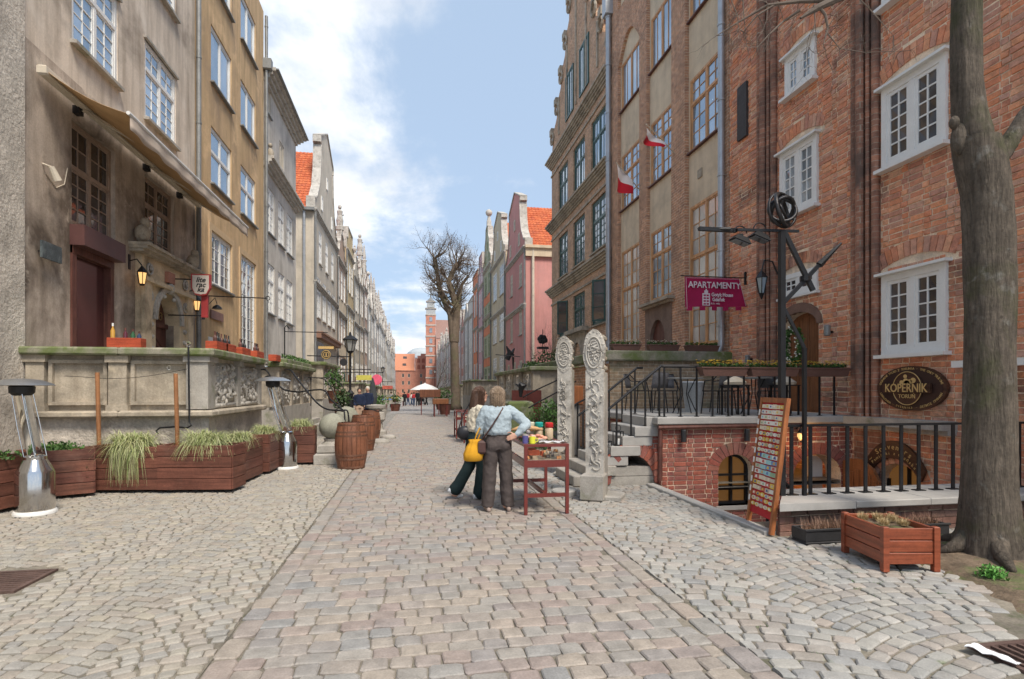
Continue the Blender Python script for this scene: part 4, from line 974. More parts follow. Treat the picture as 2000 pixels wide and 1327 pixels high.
for z, k in ((28.65, 0), (31.2, .3)):
    m = MB(); m.box(tx0+.1+k, tx1-.1-k, 205.1+k, 208-k, z, z+2.0); m.build('lantern_storey', mat('patina_grey', (.40, .42, .42), .6) if 'patina_grey' not in bpy.data.materials else bpy.data.materials['patina_grey'], t)
    m = MB(); m.box(tx0-.25+k, tx1+.25-k, 204.8+k, 208.4-k, z+2.0, z+2.3); m.build('string_course', M_stonelight, t)
m = MB(); m.lathe([(1.5, 0), (.25, 1.2), (.12, 3.2), (.02, 5)], ((tx0+tx1)/2, 206.6, 33.6), 8); m.build('spire', M_zincd, t)
t = thing('observatory_house', 'brown roofed salmon house beside the slim brick tower', 'house', (10, 203, gz(203)))
m = MB(); m.box(8.05, 17, 204, 214, -1.5, 20); m.build('wall', mat('salmon_far', (.50, .30, .24), .9), t)
m = MB(); m.add([(8, 203.8, 20), (17, 203.8, 20), (17, 208, 27), (8.2, 208, 27)], [(0, 1, 2, 3)]); m.build('roof', mat('brown_far_roof', (.30, .19, .16), .9), t)
t = thing('glass_building', 'pale grey modern building rising behind the red gate building', 'building', (0, 300, -1.5))
m = MB(); m.box(-12, 10, 300, 320, -1.5, 19.5); m.build('wall', mat('pale_far_glass', (.50, .53, .56), .4, metal=.2, var=.1), t)
m = MB(); m.lathe([(8, 0), (7.4, 2), (5, 3.8), (2, 4.6), (.1, 4.8)], (4.5, 310, 19.5), 16); m.build('roof', mat('pale_far_roof', (.42, .45, .46), .6), t)
for x in range(-11, 10, 3):
    m = MB(); m.box(x, x+1.7, 299.7, 300, 16.2, 18.2); m.build('window', M_gMid, t)
# ================================================================== right: gothic brick house
F = RF()
R1 = thing('gothic_brick_house', 'gothic red brick house with white windows, moulded shafts and arched oak door', 'house', (8.2, 9, 0))
WW = [(7.45, 8.67, 2.29, 3.68), (7.45, 8.67, 5.55, 6.95), (7.45, 8.67, 8.4, 9.8), (10.29, 11.48, 5.5, 6.95), (10.35, 11.3, 8.13, 9.0)]
TR = (10.3, 11.45, 3.72, 4.22); DR = (10.3, 11.45, 1.2, 3.05, .3); CW = (7.9, 8.8, -.85, .08, .34)
SH = [(8.74, 9.34), (11.62, 12.28)]
ops4 = WW+[TR, DR[:3]+(DR[3]+DR[4],), CW[:3]+(CW[3]+CW[4],)]
m = MB(); fwall(m, F, 2.5, 13.6, -1.15, 17, ops4, .3); body(m, F, 2.5, 13.6, -1.15, 17); m.build('mortar_wall', M_mortar, R1)
m = MB(); spandrel(m, F, DR[0], DR[1], DR[3], DR[4], -.3, -.003); spandrel(m, F, CW[0], CW[1], CW[3], CW[4], -.3, -.003); m.build('arch_reveal', M_mortar, R1)
exc = [(w[0], w[1], w[2], w[3]) for w in WW]+[TR, DR, CW]+[(a, b, -.2, 20) for a, b in SH]
exc += [(w[0]-.16, w[1]+.16, w[3]-.01, w[3]+.02, .52) for w in WW]+[(TR[0]-.1, TR[1]+.1, TR[3], TR[3]+.02, .42), (CW[0]-.17, CW[1]+.17, CW[3]-.01, CW[3], CW[4]+.17), (DR[0]-.14, DR[1]+.14, DR[3], DR[3]+.01, .5)]
PC = bricks(F, 5.6, 13.6, -1.1, 12.6, .275, .098, .017, exc, .013, .008, .006)
PC = [p for p in PC if (lambda q: q is not None and q[1] > -40)(proj(p[0].mean(axis=0)))]
for w in WW: PC += flat_arch(F, w[0]-.12, w[1]+.12, w[3]+.10, .16, .25, 13)
for w in WW: PC += bricks(F, w[0]+.05, w[1]-.05, w[3]+.05, w[3]+.13, .2, .08, .012, (), .008)
PC += flat_arch(F, TR[0]-.05, TR[1]+.05, TR[3]+.05, .12, .24, 12)
PC += voussoirs(F, CW[0], CW[1], CW[3], CW[4], .17, 11)
emit(PC, 'brick', M_brick, R1, 300, 'small_bricks')
for i, w in enumerate(WW):
    window(F, *w, R1, M_white, M_gDark if w[0] < 9 else M_gMid, 2, 5 if w[3]-w[2] > 1 else 3, 2, None, d=.03, fw=.11, mw=.024, sill=(M_white, .17, .06), hood=(M_white, .15, .045), panes=True)
window(F, *TR, R1, M_white, M_gDark, 2, 2, 2, None, d=.02, fw=.1, mw=.024, sill=(M_white, .12, .05), panes=True)
# stone door arch and oak door
m = MB(); c = (DR[0]+DR[1])/2; w = (DR[1]-DR[0])/2
for i in range(9):
    t0, t1 = pi*i/9, pi*(i+1)/9
    m.fpoly(F, [(c+w*cos(t0), DR[3]+DR[4]*sin(t0)), (c+(w+.13)*cos(t0), DR[3]+(DR[4]+.2)*sin(t0)), (c+(w+.13)*cos(t1), DR[3]+(DR[4]+.2)*sin(t1)), (c+w*cos(t1), DR[3]+DR[4]*sin(t1))], -.05, .05)
m.build('door_arch', mat('dark_sandstone', (.20, .12, .09), .85, var=.25), R1)
m = MB(); m.fpoly(F, [(DR[1], 1.2)]+archpts(DR[0], DR[1], DR[3], DR[4], 12)+[(DR[0], 1.2)], -.26, -.2); dor = m.build('door', M_door, R1)
for k in range(7):
    a = DR[0]+.04+k*.155; m = MB(); m.fbox(F, a, a+.148, 1.25, 3.02+.25*sin(pi*(a-DR[0]+.07)/(2*w)), -.2, -.182+.004*(k % 2)); m.build('plank', M_door, dor)
m = MB(); m.ball(F.p(11.3, 2.1, -.14), .035); m.build('knob', M_iron, dor)
# bundles of moulded brick shafts
for a0, a1 in SH:
    m = MB(); n = 5; r = (a1-a0)/n/2
    for k in range(n):
        a = a0+r*(2*k+1); dd = .16-.05*abs(k-2)
        m.tube([F.p(a, -.1 if a0 > 11 else 1.18, dd), F.p(a, 12.8, dd)], r*(1.1 if k % 2 == 0 else .62), 10, cap=False)
    m.fbox(F, a0, a1, 0, 12.8, -.02, .015)
    o = m.build('shaft_bundle', M_shaft, R1); autosmooth(o, 50)
m = MB()      # arch mouldings springing from the shafts high on the wall
for k in range(4):
    R0 = 1.55-.12*k; m.tube([F.p(10.5+R0*1.0*cos(t), 9.5+1.9*R0*sin(t), .07) for t in np.linspace(-.1, pi/2+.45, 16)], .055, 8)
autosmooth(m.build('arch_moulding', M_shaft, R1))
m = MB(); m.fbox(F, 7.3, 9.4, 1.06, 1.2, 0, .30); m.fbox(F, 7.3, 9.4, .98, 1.06, 0, .18); m.build('stone_ledge', M_stonegrey, R1)
m = MB(); m.fbox(F, 12.75, 13.15, 8.0, 9.35, .0, .07); m.build('blank_panel', mat('charcoal_sheet', (.06, .055, .055), .7, var=.3, bump=.6, bscale=3, bdist=.08), R1)
m = MB(); m.fpoly(F, [(CW[1], CW[2])]+archpts(CW[0], CW[1], CW[3], CW[4], 10)+[(CW[0], CW[2])], -.3, -.22); cwp = m.build('cellar_window', M_gWarm, R1)
m = MB(); m.fbox(F, 8.33, 8.38, CW[2], .4, -.22, -.18); m.fbox(F, 7.9, 8.8, -.1, -.06, -.22, -.18); m.fbox(F, 7.9, 7.95, CW[2], .1, -.22, -.18); m.fbox(F, 8.75, 8.8, CW[2], .1, -.22, -.18); m.build('frame', M_iron, cwp)
MB().box(8.02, 8.2, 6.2, 7.25, 2.02, 2.12).build('white_conduit', M_white, R1)
for a, z, l in ((9.9, 2.75, .2), (12.6, 2.35, .16)):
    t = thing('wall_lamp', 'small grey box lamp on the brick %s' % ('pier right of the oak door' if a < 11 else 'wall left of the moulded shafts'), 'lamp', tuple(F.p(a, z, .1)))
    m = MB(); m.lathe([(.05, 0), (.06, .02), (.06, l), (.04, l+.02)], F.p(a, z, .13), 10); m.build('housing', M_zincd, t); m = MB(); m.fbox(F, a-.02, a+.02, z+.05, z+.1, 0, .1); m.build('bracket', M_iron, t)
t = thing('wall_lantern', 'black hanging lantern on a curled bracket above the oak door', 'lantern', tuple(F.p(11.55, 3.9, .4)))
m = MB(); c = F.p(11.6, 3.85, .42); m.tube([F.p(11.6, 4.3, 0), F.p(11.6, 4.6, .15), F.p(11.6, 4.62, .35), c+[0, 0, .52]], .016, 6)
m.lathe([(.15, .36), (.14, .38), (.06, .48), (.02, .53)], c, 6); m.lathe([(.015, -.12), (.05, -.02), (.07, .02)], c, 6)
for k in range(6): m.bar(c+[.06*cos(k*pi/3), .06*sin(k*pi/3), .02], c+[.13*cos(k*pi/3), .13*sin(k*pi/3), .36], .014)
m.build('lantern_frame', M_iron, t); m = MB(); m.lathe([(.055, .02), (.12, .36)], c, 6); m.build('lamp_glass', M_gSky, t)
# signs on the brick house
def ell(cy, cz, a, b, n=40): return [(cy+a*cos(2*pi*i/n), cz+b*sin(2*pi*i/n)) for i in range(n)]
t = thing('oval_sign', 'oval brown wooden sign with gold lettering KOPERNIK TORUŃ on the brick wall', 'sign', tuple(F.p(8.06, 1.72, .1)))
cy, cz = 8.06, 1.71
m = MB(); m.fpoly(F, ell(cy, cz, .66, .37), .03, .09); m.build('board', M_signw, t)
m = MB(); m.fpoly(F, ell(cy, cz, .60, .315), .09, .093); m.build('inner_board', mat('sign_dark_field', (.045, .022, .018), .5, var=.2), t)
m = MB(); m.fpoly(F, ell(cy+.03, cz, .29, .275), .093, .115); m.build('disc', M_signw, t)
m = MB(); m.fbox(F, cy-.42, cy+.5, cz-.075, cz+.075, .1, .135); m.build('name_bar', M_signw, t)
m = MB(); m.ring(F.p(cy+.03, cz, .117), .275, .007, (1, 0, 0), 40, 5, ell=1); m.build('gold_ring', M_gold, t)
text('KOPERNIK', .20, F.p(cy+.04, cz, .137), t, M_gold, ROT_R, sx=.86, bold=.002)
text('TORUŃ', .095, F.p(cy+.03, cz-.135, .118), t, M_gold, ROT_R)
GLY = {}
def arc_text(s, F, cy, cz, a, b, d, size, t, m, top=True, a0=None, a1=None):
    n = len(s)
    for i, ch in enumerate(s):
        if ch == ' ': continue
        k = (i+.5)/n; th = a0+(a1-a0)*k
        y = cy+a*cos(th); z = cz+b*sin(th); tx, tz = -a*sin(th), b*cos(th)
        if top: ang = atan2(-tz, tx)  # reading towards -Y
        u = (-(-tx) if False else tx, tz)
        # reading direction on a right-hand facade is -Y; local x axis = -Y
        dx, dz = (tx, tz) if (a1 > a0) else (-tx, -tz)
        ang = atan2(dz, -dx)
        c = bpy.data.curves.new('lettering', 'FONT'); c.body = ch; c.size = size; c.extrude = .003; c.align_x = 'CENTER'; c.align_y = 'CENTER'; c.resolution_u = 2
        if (ch, size, m.name) not in GLY: GLY[(ch, size, m.name)] = glyphmesh(c, m)
        o = link('letter', GLY[(ch, size, m.name)], t); o.location = tuple(F.p(y, z, d)-wloc(t)); o.rotation_euler = (Matrix.Rotation(-pi/2, 3, 'Z')@Matrix.Rotation(pi/2, 3, 'X')@Matrix.Rotation(ang, 3, 'Z')).to_euler()
arc_text('ORGINALNE TYLKO Z TORUNIA · THE ONLY TRUE ONE', F, cy, cz, .60, .325, .094, .055, t, M_gold, True, RAD(12), RAD(168))
arc_text('LEBKUCHEN · PIERNIKI · ЛЕПИТЕ ПРЯНИКИ', F, cy, cz, .60, .325, .094, .052, t, M_gold, False, RAD(-14), RAD(-166))
m = MB()
for dy, dz, r in ((.02, .11, .05), (-.06, .10, .045), (.1, .09, .04), (.03, .19, .035), (0, .07, .06), (-.12, .12, .05)): m.fpoly(F, ell(cy+.03+dy, cz+dz+.01, r, r*.9, 14), .115, .12)
m.build('emblem', M_gold, t)
t = thing('arched_sign', 'arched brown wooden sign reading Souvenirs over the cellar window', 'sign', tuple(F.p(8.4, .6, .1)))
A0 = [(8.4+.78*cos(th), -.35+1.16*sin(th)) for th in np.linspace(RAD(38), RAD(142), 16)]; A1 = [(8.4+.66*cos(th), -.35+.86*sin(th)) for th in np.linspace(RAD(142), RAD(38), 16)]
m = MB(); m.fpoly(F, A0+A1, .03, .08); m.build('board', M_signw, t)
arc_text('~ Souvenirs ~', F, 8.4, -.35, .74, 1.05, .083, .13, t, M_gold, True, RAD(46), RAD(134))
arc_text('Pamiątki z Gdańska', F, 8.4, -.35, .70, .94, .083, .075, t, M_gold, True, RAD(50), RAD(130))
# ------------------------------------------------------------------ terrace, cellar front and stair
TF = CF(9.4)
T1 = thing('brick_terrace', 'raised brick terrace with stone slab floor and cellar arches before the gothic house', 'terrace', (6.2, 11, 0))
cw = (5.44, 6.12, -.42, .22, .29); cdr = (6.95, 7.95, -1.1, .12, .36)
m = MB(); fwall(m, TF, 4.35, 8.2, -1.15, 1.06, [(cw[0], cw[1], cw[2], cw[3]+cw[4]), (cdr[0], cdr[1], cdr[2], cdr[3]+cdr[4])], .4)
spandrel(m, TF, cw[0], cw[1], cw[3], cw[4], -.4, -.004); spandrel(m, TF, cdr[0], cdr[1], cdr[3], cdr[4], -.4, -.004)
m.add([(4.35, 9.4, -1.1), (4.35, 13.6, -1.1), (4.35, 13.6, 1.06), (4.35, 9.4, 1.06)], [(0, 1, 2, 3)]); m.build('wall', M_mortar, T1)
PC = bricks(TF, 4.35, 8.2, -1.1, 1.05, .25, .083, .012, [cw, cdr, (cw[0]-.22, cw[1]+.22, cw[3]-.01, cw[3], cw[4]+.22), (cdr[0]-.22, cdr[1]+.22, cdr[3]-.01, cdr[3], cdr[4]+.22)], .012, .006)
PC += voussoirs(TF, cw[0], cw[1], cw[3], cw[4], .22, 13)+voussoirs(TF, cdr[0], cdr[1], cdr[3], cdr[4], .22, 15)
SF = Fr((4.35, 0, 0), (0, 1, 0), (-1, 0, 0)); PC += bricks(SF, 9.4, 13.6, -.1, 1.05, .25, .083, .012, (), .012)
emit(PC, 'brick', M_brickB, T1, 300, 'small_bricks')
m = MB(); m.box(4.352, 8.2, 9.5, 9.52, -1.1, 1.05) if False else m.box(5.3, 6.3, 9.82, 9.84, -.6, .7); m.build('cellar_window', M_gWarm, T1)
cwin = MB(); cwin.fbox(TF, cw[0], cw[1], cw[2]-.0, cw[2]+.05, -.2, -.14); cwin.fbox(TF, cw[0], cw[0]+.05, cw[2], cw[3]+.1, -.2, -.14); cwin.fbox(TF, cw[1]-.05, cw[1], cw[2], cw[3]+.1, -.2, -.14); cwin.fbox(TF, 5.76, 5.80, cw[2], .5, -.2, -.13)
for z in (-.16, .1): cwin.fbox(TF, cw[0], cw[1], z, z+.035, -.2, -.135)
cwin.tube([TF.p(a, z, -.17) for a, z in archpts(cw[0]+.02, cw[1]-.02, cw[3], cw[4]-.03, 12)], .03, 6)
wf = cwin.build('window', M_iron, T1)
gp = MB(); gp.fpoly(TF, [(cw[1], cw[2])]+archpts(cw[0], cw[1], cw[3], cw[4], 12)+[(cw[0], cw[2])], -.23, -.22); gp.build('pane', M_gWarm, wf)
MB().fbox(TF, cw[0]-.06, cw[1]+.06, cw[2]-.07, cw[2], -.2, .05).build('sill', M_granite, wf)
# shop interior seen through the cellar door
m = MB(); m.box(6.6, 8.15, 11.2, 11.25, -1.1, .9); m.box(6.55, 6.6, 9.8, 11.2, -1.1, .9); m.box(6.55, 8.2, 9.8, 11.2, -1.12, -1.1); m.box(6.55, 8.2, 9.8, 11.2, .9, .93); m.build('shop_interior', mat('glowing_interior', (.30, .15, .06), .8, var=.5, scale=6, emit_=((.9, .42, .12), .22)), T1)  # surfaces glow themselves; no lamp stands inside
m = MB()
for z in (-.7, -.4, -.1, .2): m.box(6.65, 8.1, 11.0, 11.18, z, z+.03)
m.build('shelf', M_door, T1)
dm = MB(); ang = RAD(58)   # door leaf swung open
hx, hy = 7.95, 9.36; dx, dy = -cos(RAD(8)), -sin(RAD(8))
DF = Fr((7.98, 9.3, 0), (cos(RAD(-88)), sin(RAD(-88)), 0), (-sin(RAD(88)), -cos(RAD(88)), 0))
DF = Fr((8.0, 9.34, 0), (-.12, -1, 0), (-1, .12, 0))
dm.fpoly(DF, [(0, -1.05), (.95, -1.05), (.95, .1), (.8, .3), (.5, .44), (.2, .42), (0, .36)], 0, .05); dl = dm.build('door', M_door, T1, label='open arched oak door leaf')
for k in range(6):
    m = MB(); m.fpoly(DF, [(.03+k*.16, -.9+k*.0), (.16+k*.15, -.9), (.16+k*.15, .05+.2*sin(pi*(k+.5)/6)), (.03+k*.16, .05+.2*sin(pi*(k+.5)/6))], .05, .062); m.build('plank', M_door, dl)
MB().fbox(TF, 7.62, 7.9, -1.1, .4, -.5, -.42).build('white_panel', M_white, T1)
m = MB(); m.rbox(4.22, 8.19, 9.28, 13.58, 1.07, 1.2, .015); m.build('floor_slab', M_granite, T1)
m = MB(); m.rbox(4.3, 7.0, 9.34, 9.4, 1.0, 1.068, .01); m.tube([(4.24, 9.3, 1.02), (7.1, 9.3, 1.04)], .035, 8); m.build('gutter', M_darkwood, T1)
downpipe('downpipe', 4.29, 9.33, .08, 1.0, M_darkwood, T1, .04)
for x in (4.72, 5.95): MB().lathe([(.05, 0), (.05, .2), (.035, .22)], (x, 9.3, .76), 10).build('spotlight', M_black, T1)
# stair
ST = thing('stone_stair', 'stone stair rising over a brick arch from the street to the terrace', 'stair', (3.5, 10, 0))
for k in range(7):
    x = 2.76+.225*k; m = MB(); m.rbox(x, min(x+.55, 4.34), 9.5-.02*(k % 2), 10.75, .172*k-.01, .172*(k+1)-.004, .012); m.build('step', M_stonegrey if k < 2 else M_granite, ST)
m = MB()
for k in range(7): x = 2.76+.225*k; m.box(x+.25, 4.34, 9.53, 10.74, .172*k-.02 if k < 2 else .172*k-.02, .172*(k+1)-.03) if k < 2 else None
stf = CF(9.52); 
m.fpoly(stf, [(2.98, 0), (3.42, 0)]+[(3.85+.43*cos(t), .02+.52*sin(t)) for t in np.linspace(pi, 0, 10)]+[(4.34, .0), (4.34, 1.03), (4.11, 1.02), (4.1, .85), (3.88, .84), (3.87, .67), (3.66, .66), (3.65, .5), (3.43, .49), (3.42, .33), (3.21, .32), (3.2, .16), (2.98, .15)], -1.2, 0)
m.build('brick_core', M_stonegrey, ST); MB().box(3.3, 4.34, 10.45, 10.5, 0, .7).build('dark_arch_backing', M_brickD, ST)  # dark backing added so the open arch looks like a shaded hollow
PC = [p for p in bricks(stf, 3.05, 4.34, 0, 1.0, .22, .08, .012, [(3.42, 4.28, -1, .02, .74)], .012) if (lambda c: c[2] < .172*math.floor((c[0]-2.76)/.225)-.04)(p[0].mean(axis=0))]
PC += voussoirs(stf, 3.44, 4.26, .02, .50, .22, 15)
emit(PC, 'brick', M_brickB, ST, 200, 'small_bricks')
def rail(name, label, pts, posts, zb, parent=None, h=.9, r=.018, group=None):
    t = thing(name, label, 'railing', tuple(np.array(posts[0])[:3]), group)
    m = MB(); m.tube(pts, r*1.3, 8); m.build('handrail', M_iron, t)
    for (x, y, z0, z1) in posts: m = MB(); m.bar((x, y, z0), (x, y, z1), r*1.5); m.box(x-.035, x+.035, y-.035, y+.035, z0, z0+.01); m.build('post', M_iron, t)
    return t
def zst(x): return min(1.2, max(0, .172*math.floor((x-2.76)/.225+1)))
for Y, lb in ((9.56, 'black iron handrail on the near side of the stone stair'), (10.70, 'black iron handrail on the far side of the stone stair')):
    xs = [3.3+.27*k for k in range(5)]; posts = [(x, Y, zst(x), .70+.79*(x-2.76)+.12 if x < 4.35 else 2.1) for x in xs]
    rail('stair_railing', lb, [(3.2, Y, 1.17), (4.42, Y, 2.12), (4.9 if Y < 10 else 4.5, Y-.1, 2.12)], [(p[0], p[1], p[2], 1.17+(p[0]-3.2)*.779-.02) for p in posts], 0)
posts = [(4.4+.31*k, 9.4, 1.2, 2.1) for k in range(12)]
t = rail('terrace_railing', 'black iron railing along the edge of the brick terrace carrying flower boxes', [(4.36, 9.4, 2.1), (7.95, 9.4, 2.1)], posts, 0)
# ================================================================== tan bay house
R2 = thing('tan_bay_house', 'house with tall orange windows in plaster bays between brown brick pilasters', 'house', (8.2, 18, 0))
bays = [(14.0, 16.0), (16.98, 18.86), (19.6, 21.7)]
m = MB(); ops = []
for i, (a, b) in enumerate(bays):
    e = .06; ops += [(a+e, b-e, 8.85, 11.05), (a+e, b-e, 12.85, 14.75)]
    if i != 1: ops.append((a+e, b-e, 2.95, 7.2))
    else: ops.append((a+e, b-e, 4.75, 7.2))
F2 = RF(8.3); fwall(m, F2, 13.6, 22.5, -.1, 19, ops, .12); m.build('wall', M_plTan, R2)
m = MB(); pl = [(13.62, 13.98), (16.02, 16.95), (18.9, 19.56), (21.74, 22.48)]
for a, b in pl: m.fbox(F, a, b, -.1, 19, -.1, .03)
for i, (a, b) in enumerate(bays): m.fpoly(F, [(a-.03, 17), (a-.03, 14.7)]+[(a+(b-a)*k/8, 14.7+.9*sin(pi*k/8)+.02) for k in range(9)]+[(b+.03, 14.7), (b+.03, 17)], -.1, .02) if i == 2 else None
body(m, F, 13.6, 22.5, -.1, 19); m.build('brick_pilasters', M_brickR2, R2)
for o in ops:
    tall = o[3]-o[2] > 3; mid = o[3]-o[2] > 2.1
    window(F2, *o, R2, M_orange, M_gSky, 2, (6, 3) if tall else ((3, 2) if mid else 1), 2, .66 if (tall or mid) else None, d=-.03, fw=.075, mw=.022, sill=(M_darkwood, .1, .04), panes=True) if (not tall) else window(F2, *o, R2, M_orange, M_gCurt, 2, (5, 3), 2, .64, d=-.03, fw=.075, mw=.022, sill=(M_darkwood, .1, .04), panes=True)
m = MB(); m.fpoly(F, [(16.9, 1.2), (17.35, 1.2), (17.35, 3.3)]+[(17.95+.6*cos(t), 3.3+.75*sin(t)) for t in np.linspace(pi, 0, 10)]+[(18.55, 3.3), (18.55, 1.2), (18.95, 1.2), (18.95, 4.5), (16.9, 4.5)], -.35, .06)
dn = m.build('door_niche', mat('brown_stone', (.23, .165, .13), .88, var=.2, streak=.5), R2)
m = MB(); m.fbox(F, 16.8, 19.05, 4.5, 4.58, 0, .16); m.fbox(F, 16.7, 19.15, 4.58, 4.68, 0, .28); m.build('hood', M_stone, dn)
m = MB(); m.fbox(F, 17.3, 18.6, 1.2, 4.12, -.095, -.06); m.build('door', M_darkwood, R2)
downpipe('downpipe', 8.06, 13.78, 2.75, 17, M_zinc, R2, .085, shoe=-.12)
m = MB(); m.fbox(F, 15.2, 15.45, 7.9, 8.15, -.1, -.07); m.build('vent', M_stone, R2)
# raised terrace of this house
T2 = thing('raised_brick_terrace', 'high brick terrace wall with mossy stone beam behind the cafe chairs', 'terrace', (6.5, 16, 0))
m = MB(); m.box(4.9, 8.2, 13.6, 13.7, 1.2, 2.41); m.build('brick_wall', M_brickX, T2); m = MB(); m.box(4.9, 8.2, 13.7, 21.8, 0, 2.35); m.build('side_wall', M_brickR2, T2)
m = MB(); m.rbox(4.72, 8.18, 13.45, 13.8, 2.41, 2.67, .03); m.rbox(4.72, 5.0, 13.8, 21.8, 2.41, 2.67, .03); m.build('coping_beam', M_stonemoss, T2)
# ================================================================== gabled brown brick house
R3 = thing('brown_gable_house', 'brown brick gabled house with green windows and stone cornices', 'house', (8.2, 27.7, 0))
cols3 = [(29.35, 31.3), (26.3, 28.3), (23.3, 25.3)]
ops = [(a, b, z0, z1) for a, b in cols3 for z0, z1 in ((4.6, 6.5), (7.95, 10.3), (11.75, 14.1))]
m = MB(); fwall(m, F, 22.55, 32.9, -.1, 15.6, ops, .2); body(m, F, 22.55, 32.9, -.1, 15.6); m.build('wall', M_brickR3, R3)
gp_ = [(0, 24.2), (.8, 24), (.8, 22.6), (1.3, 22.4), (1.4, 21.4), (2.0, 20.9), (2.2, 20), (2.9, 19.5), (3.1, 18.7), (3.9, 18.2), (4.0, 17.4), (4.8, 16.9), (5.15, 15.6)]
pts = [(27.72+x, z) for x, z in reversed(gp_)]+[(27.72-x, z) for x, z in gp_[1:]]
m = MB(); m.fpoly(F, pts, -.5, .0); gb = m.build('gable', M_brickR3, R3)
for s_ in (1, -1):
    for (x, z) in ((5.0, 16.9), (3.95, 18.2), (3.0, 19.5), (2.1, 20.9), (1.35, 22.4), (.8, 23.8)):
        m = MB(); m.fbox(F, 27.72+s_*x-.22, 27.72+s_*x+.22, z-.1, z+.28, -.55, .14); m.ring(F.p(27.72+s_*(x-.1), z-.35, .05), .3, .07, (1, 0, 0), 12, 5); m.build('stone_volute', M_stone, gb)
m = MB(); m.fbox(F, 26.7, 28.75, 24.0, 24.3, -.6, .2); m.build('top_slab', M_stone, gb)
m = MB()
for x in (-3.4, -1.7, 0, 1.7, 3.4): m.fbox(F, 27.72+x-.07, 27.72+x+.07, 16.2, 16.2+max(.6, (5.2-abs(x))*1.15), 0, .07)
m.build('iron_anchor', M_stone, gb)
for a in (26.2, 28.6) if False else (25.6, 28.2): window(F, a, a+1.5, 16.2, 18.6, R3, M_green, M_gSky, 2, 1, 2, None, d=.03, fw=.09, panes=True)
for i, o in enumerate(ops):
    window(F, *o, R3, M_green, M_gSky if o[2] > 11 else M_gMid, 2, (4, 2) if o[2] < 11 else 1, 2, .62, d=-.1, fw=.11, mw=.03, sill=(M_stone, .1, .06), panes=o[2] > 7)
for z in (7.1, 10.95, 14.8):
    m = MB()
    for k in range(5): m.fbox(F, 22.55, 33.0+.07*k, z+k*.1, z+(k+1)*.1, -.02, .07+.07*k)
    m.fbox(F, 22.55, 32.95, z-.45, z-.35, 0, .06); m.build('cornice', M_stone, R3)
m = MB(); m.fpoly(F, [(25.9, 1.2), (26.6, 1.2), (26.6, 3.2)]+[(27.3+.7*cos(t), 3.2+.85*sin(t)) for t in np.linspace(pi, 0, 10)]+[(28, 3.2), (28, 1.2), (28.7, 1.2), (28.7, 4.5), (25.9, 4.5)], -.2, .12)
m.fbox(F, 25.7, 28.9, 4.5, 4.7, 0, .35); m.build('portal', M_stone, R3); m = MB(); m.fbox(F, 26.5, 28.1, 1.2, 4.1, -.3, -.2); m.build('door', M_darkwood, R3)
for (a, b) in ((23.3, 24.3), (29.35, 30.3)):
    m = MB(); OF = Fr(F.p(a, 0, 0), (.35, .94, 0) if False else (-.8, .6, 0), (-.6, -.8, 0))
    for (q0, q1, s0, s1) in ((0, .07, 4.65, 6.45), (.53, .6, 4.65, 6.45), (.07, .53, 4.65, 4.72), (.07, .53, 6.38, 6.45), (.07, .53, 5.25, 5.28), (.07, .53, 5.83, 5.86)): m.fbox(OF, q0, q1, s0, s1, 0, .05)
    sh = m.build('open_casement', M_green, R3); g_ = MB(); g_.fbox(OF, .07, .53, 4.72, 6.38, .02, .03); g_.build('pane', M_gDark, sh)
downpipe('downpipe', 8.04, 22.5, 2.6, 18, M_zinc, R3, .11)
m = MB(); m.fbox(F, 22.3, 22.75, 17.3, 18.2, 0, .35); m.fbox(F, 22.35, 22.7, 20, 20.6, 0, .35); m.build('rainwater_head', M_zinc, R3)
r_ = MB(); pantiles(r_, F.p(22.6, 15.6, -.5), F.p(22.6, 15.6, -9)-F.p(22.6, 15.6, -.5), F.p(27.7, 24, -.5)-F.p(22.6, 15.6, -.5), 24, 26); r_.build('roof', M_tile, R3, kind='stuff')
# ================================================================== plants
def blades(mb, c, n, L, droop, w, spread=.5, upr=.6, seg=4, rx=.1, ry=.1):
    c = np.array(c, float)
    for _ in range(n):
        a = R_(0, 2*pi); b = c+[R_(-rx, rx), R_(-ry, ry), 0]; l = L*R_(.6, 1.15); out = R_(.15, 1)*spread; vz = upr*R_(.6, 1.2)
        d = np.array([cos(a), sin(a), 0]); side = np.array([-sin(a), cos(a), 0])*w*R_(.6, 1.2); pts = []
        for k in range(seg+1):
            s = k/seg; p = b+d*out*l*s+np.array([0, 0, vz*l*s-droop*l*s*s]); pts.append(p)
        v = []
        for k, p in enumerate(pts): q = side*(1-.85*(k/seg)); v += [p-q, p+q]
        mb.add(v, [(2*k, 2*k+1, 2*k+3, 2*k+2) for k in range(seg)])
def leaves(mb, c, n, rx, ry, rz, size, shell=.4):
    c = np.array(c, float)
    for _ in range(n):
        d = rng.normal(size=3); d /= np.linalg.norm(d); r = (shell+(1-shell)*rng.random())
        p = c+d*r*np.array([rx, ry, rz]); u = rng.normal(size=3); u /= np.linalg.norm(u); w = np.cross(u, rng.normal(size=3)); w /= np.linalg.norm(w); s = size*R_(.6, 1.3)
        mb.add([p-u*s, p+w*s*.45, p+u*s, p-w*s*.45], [(0, 1, 2, 3)])
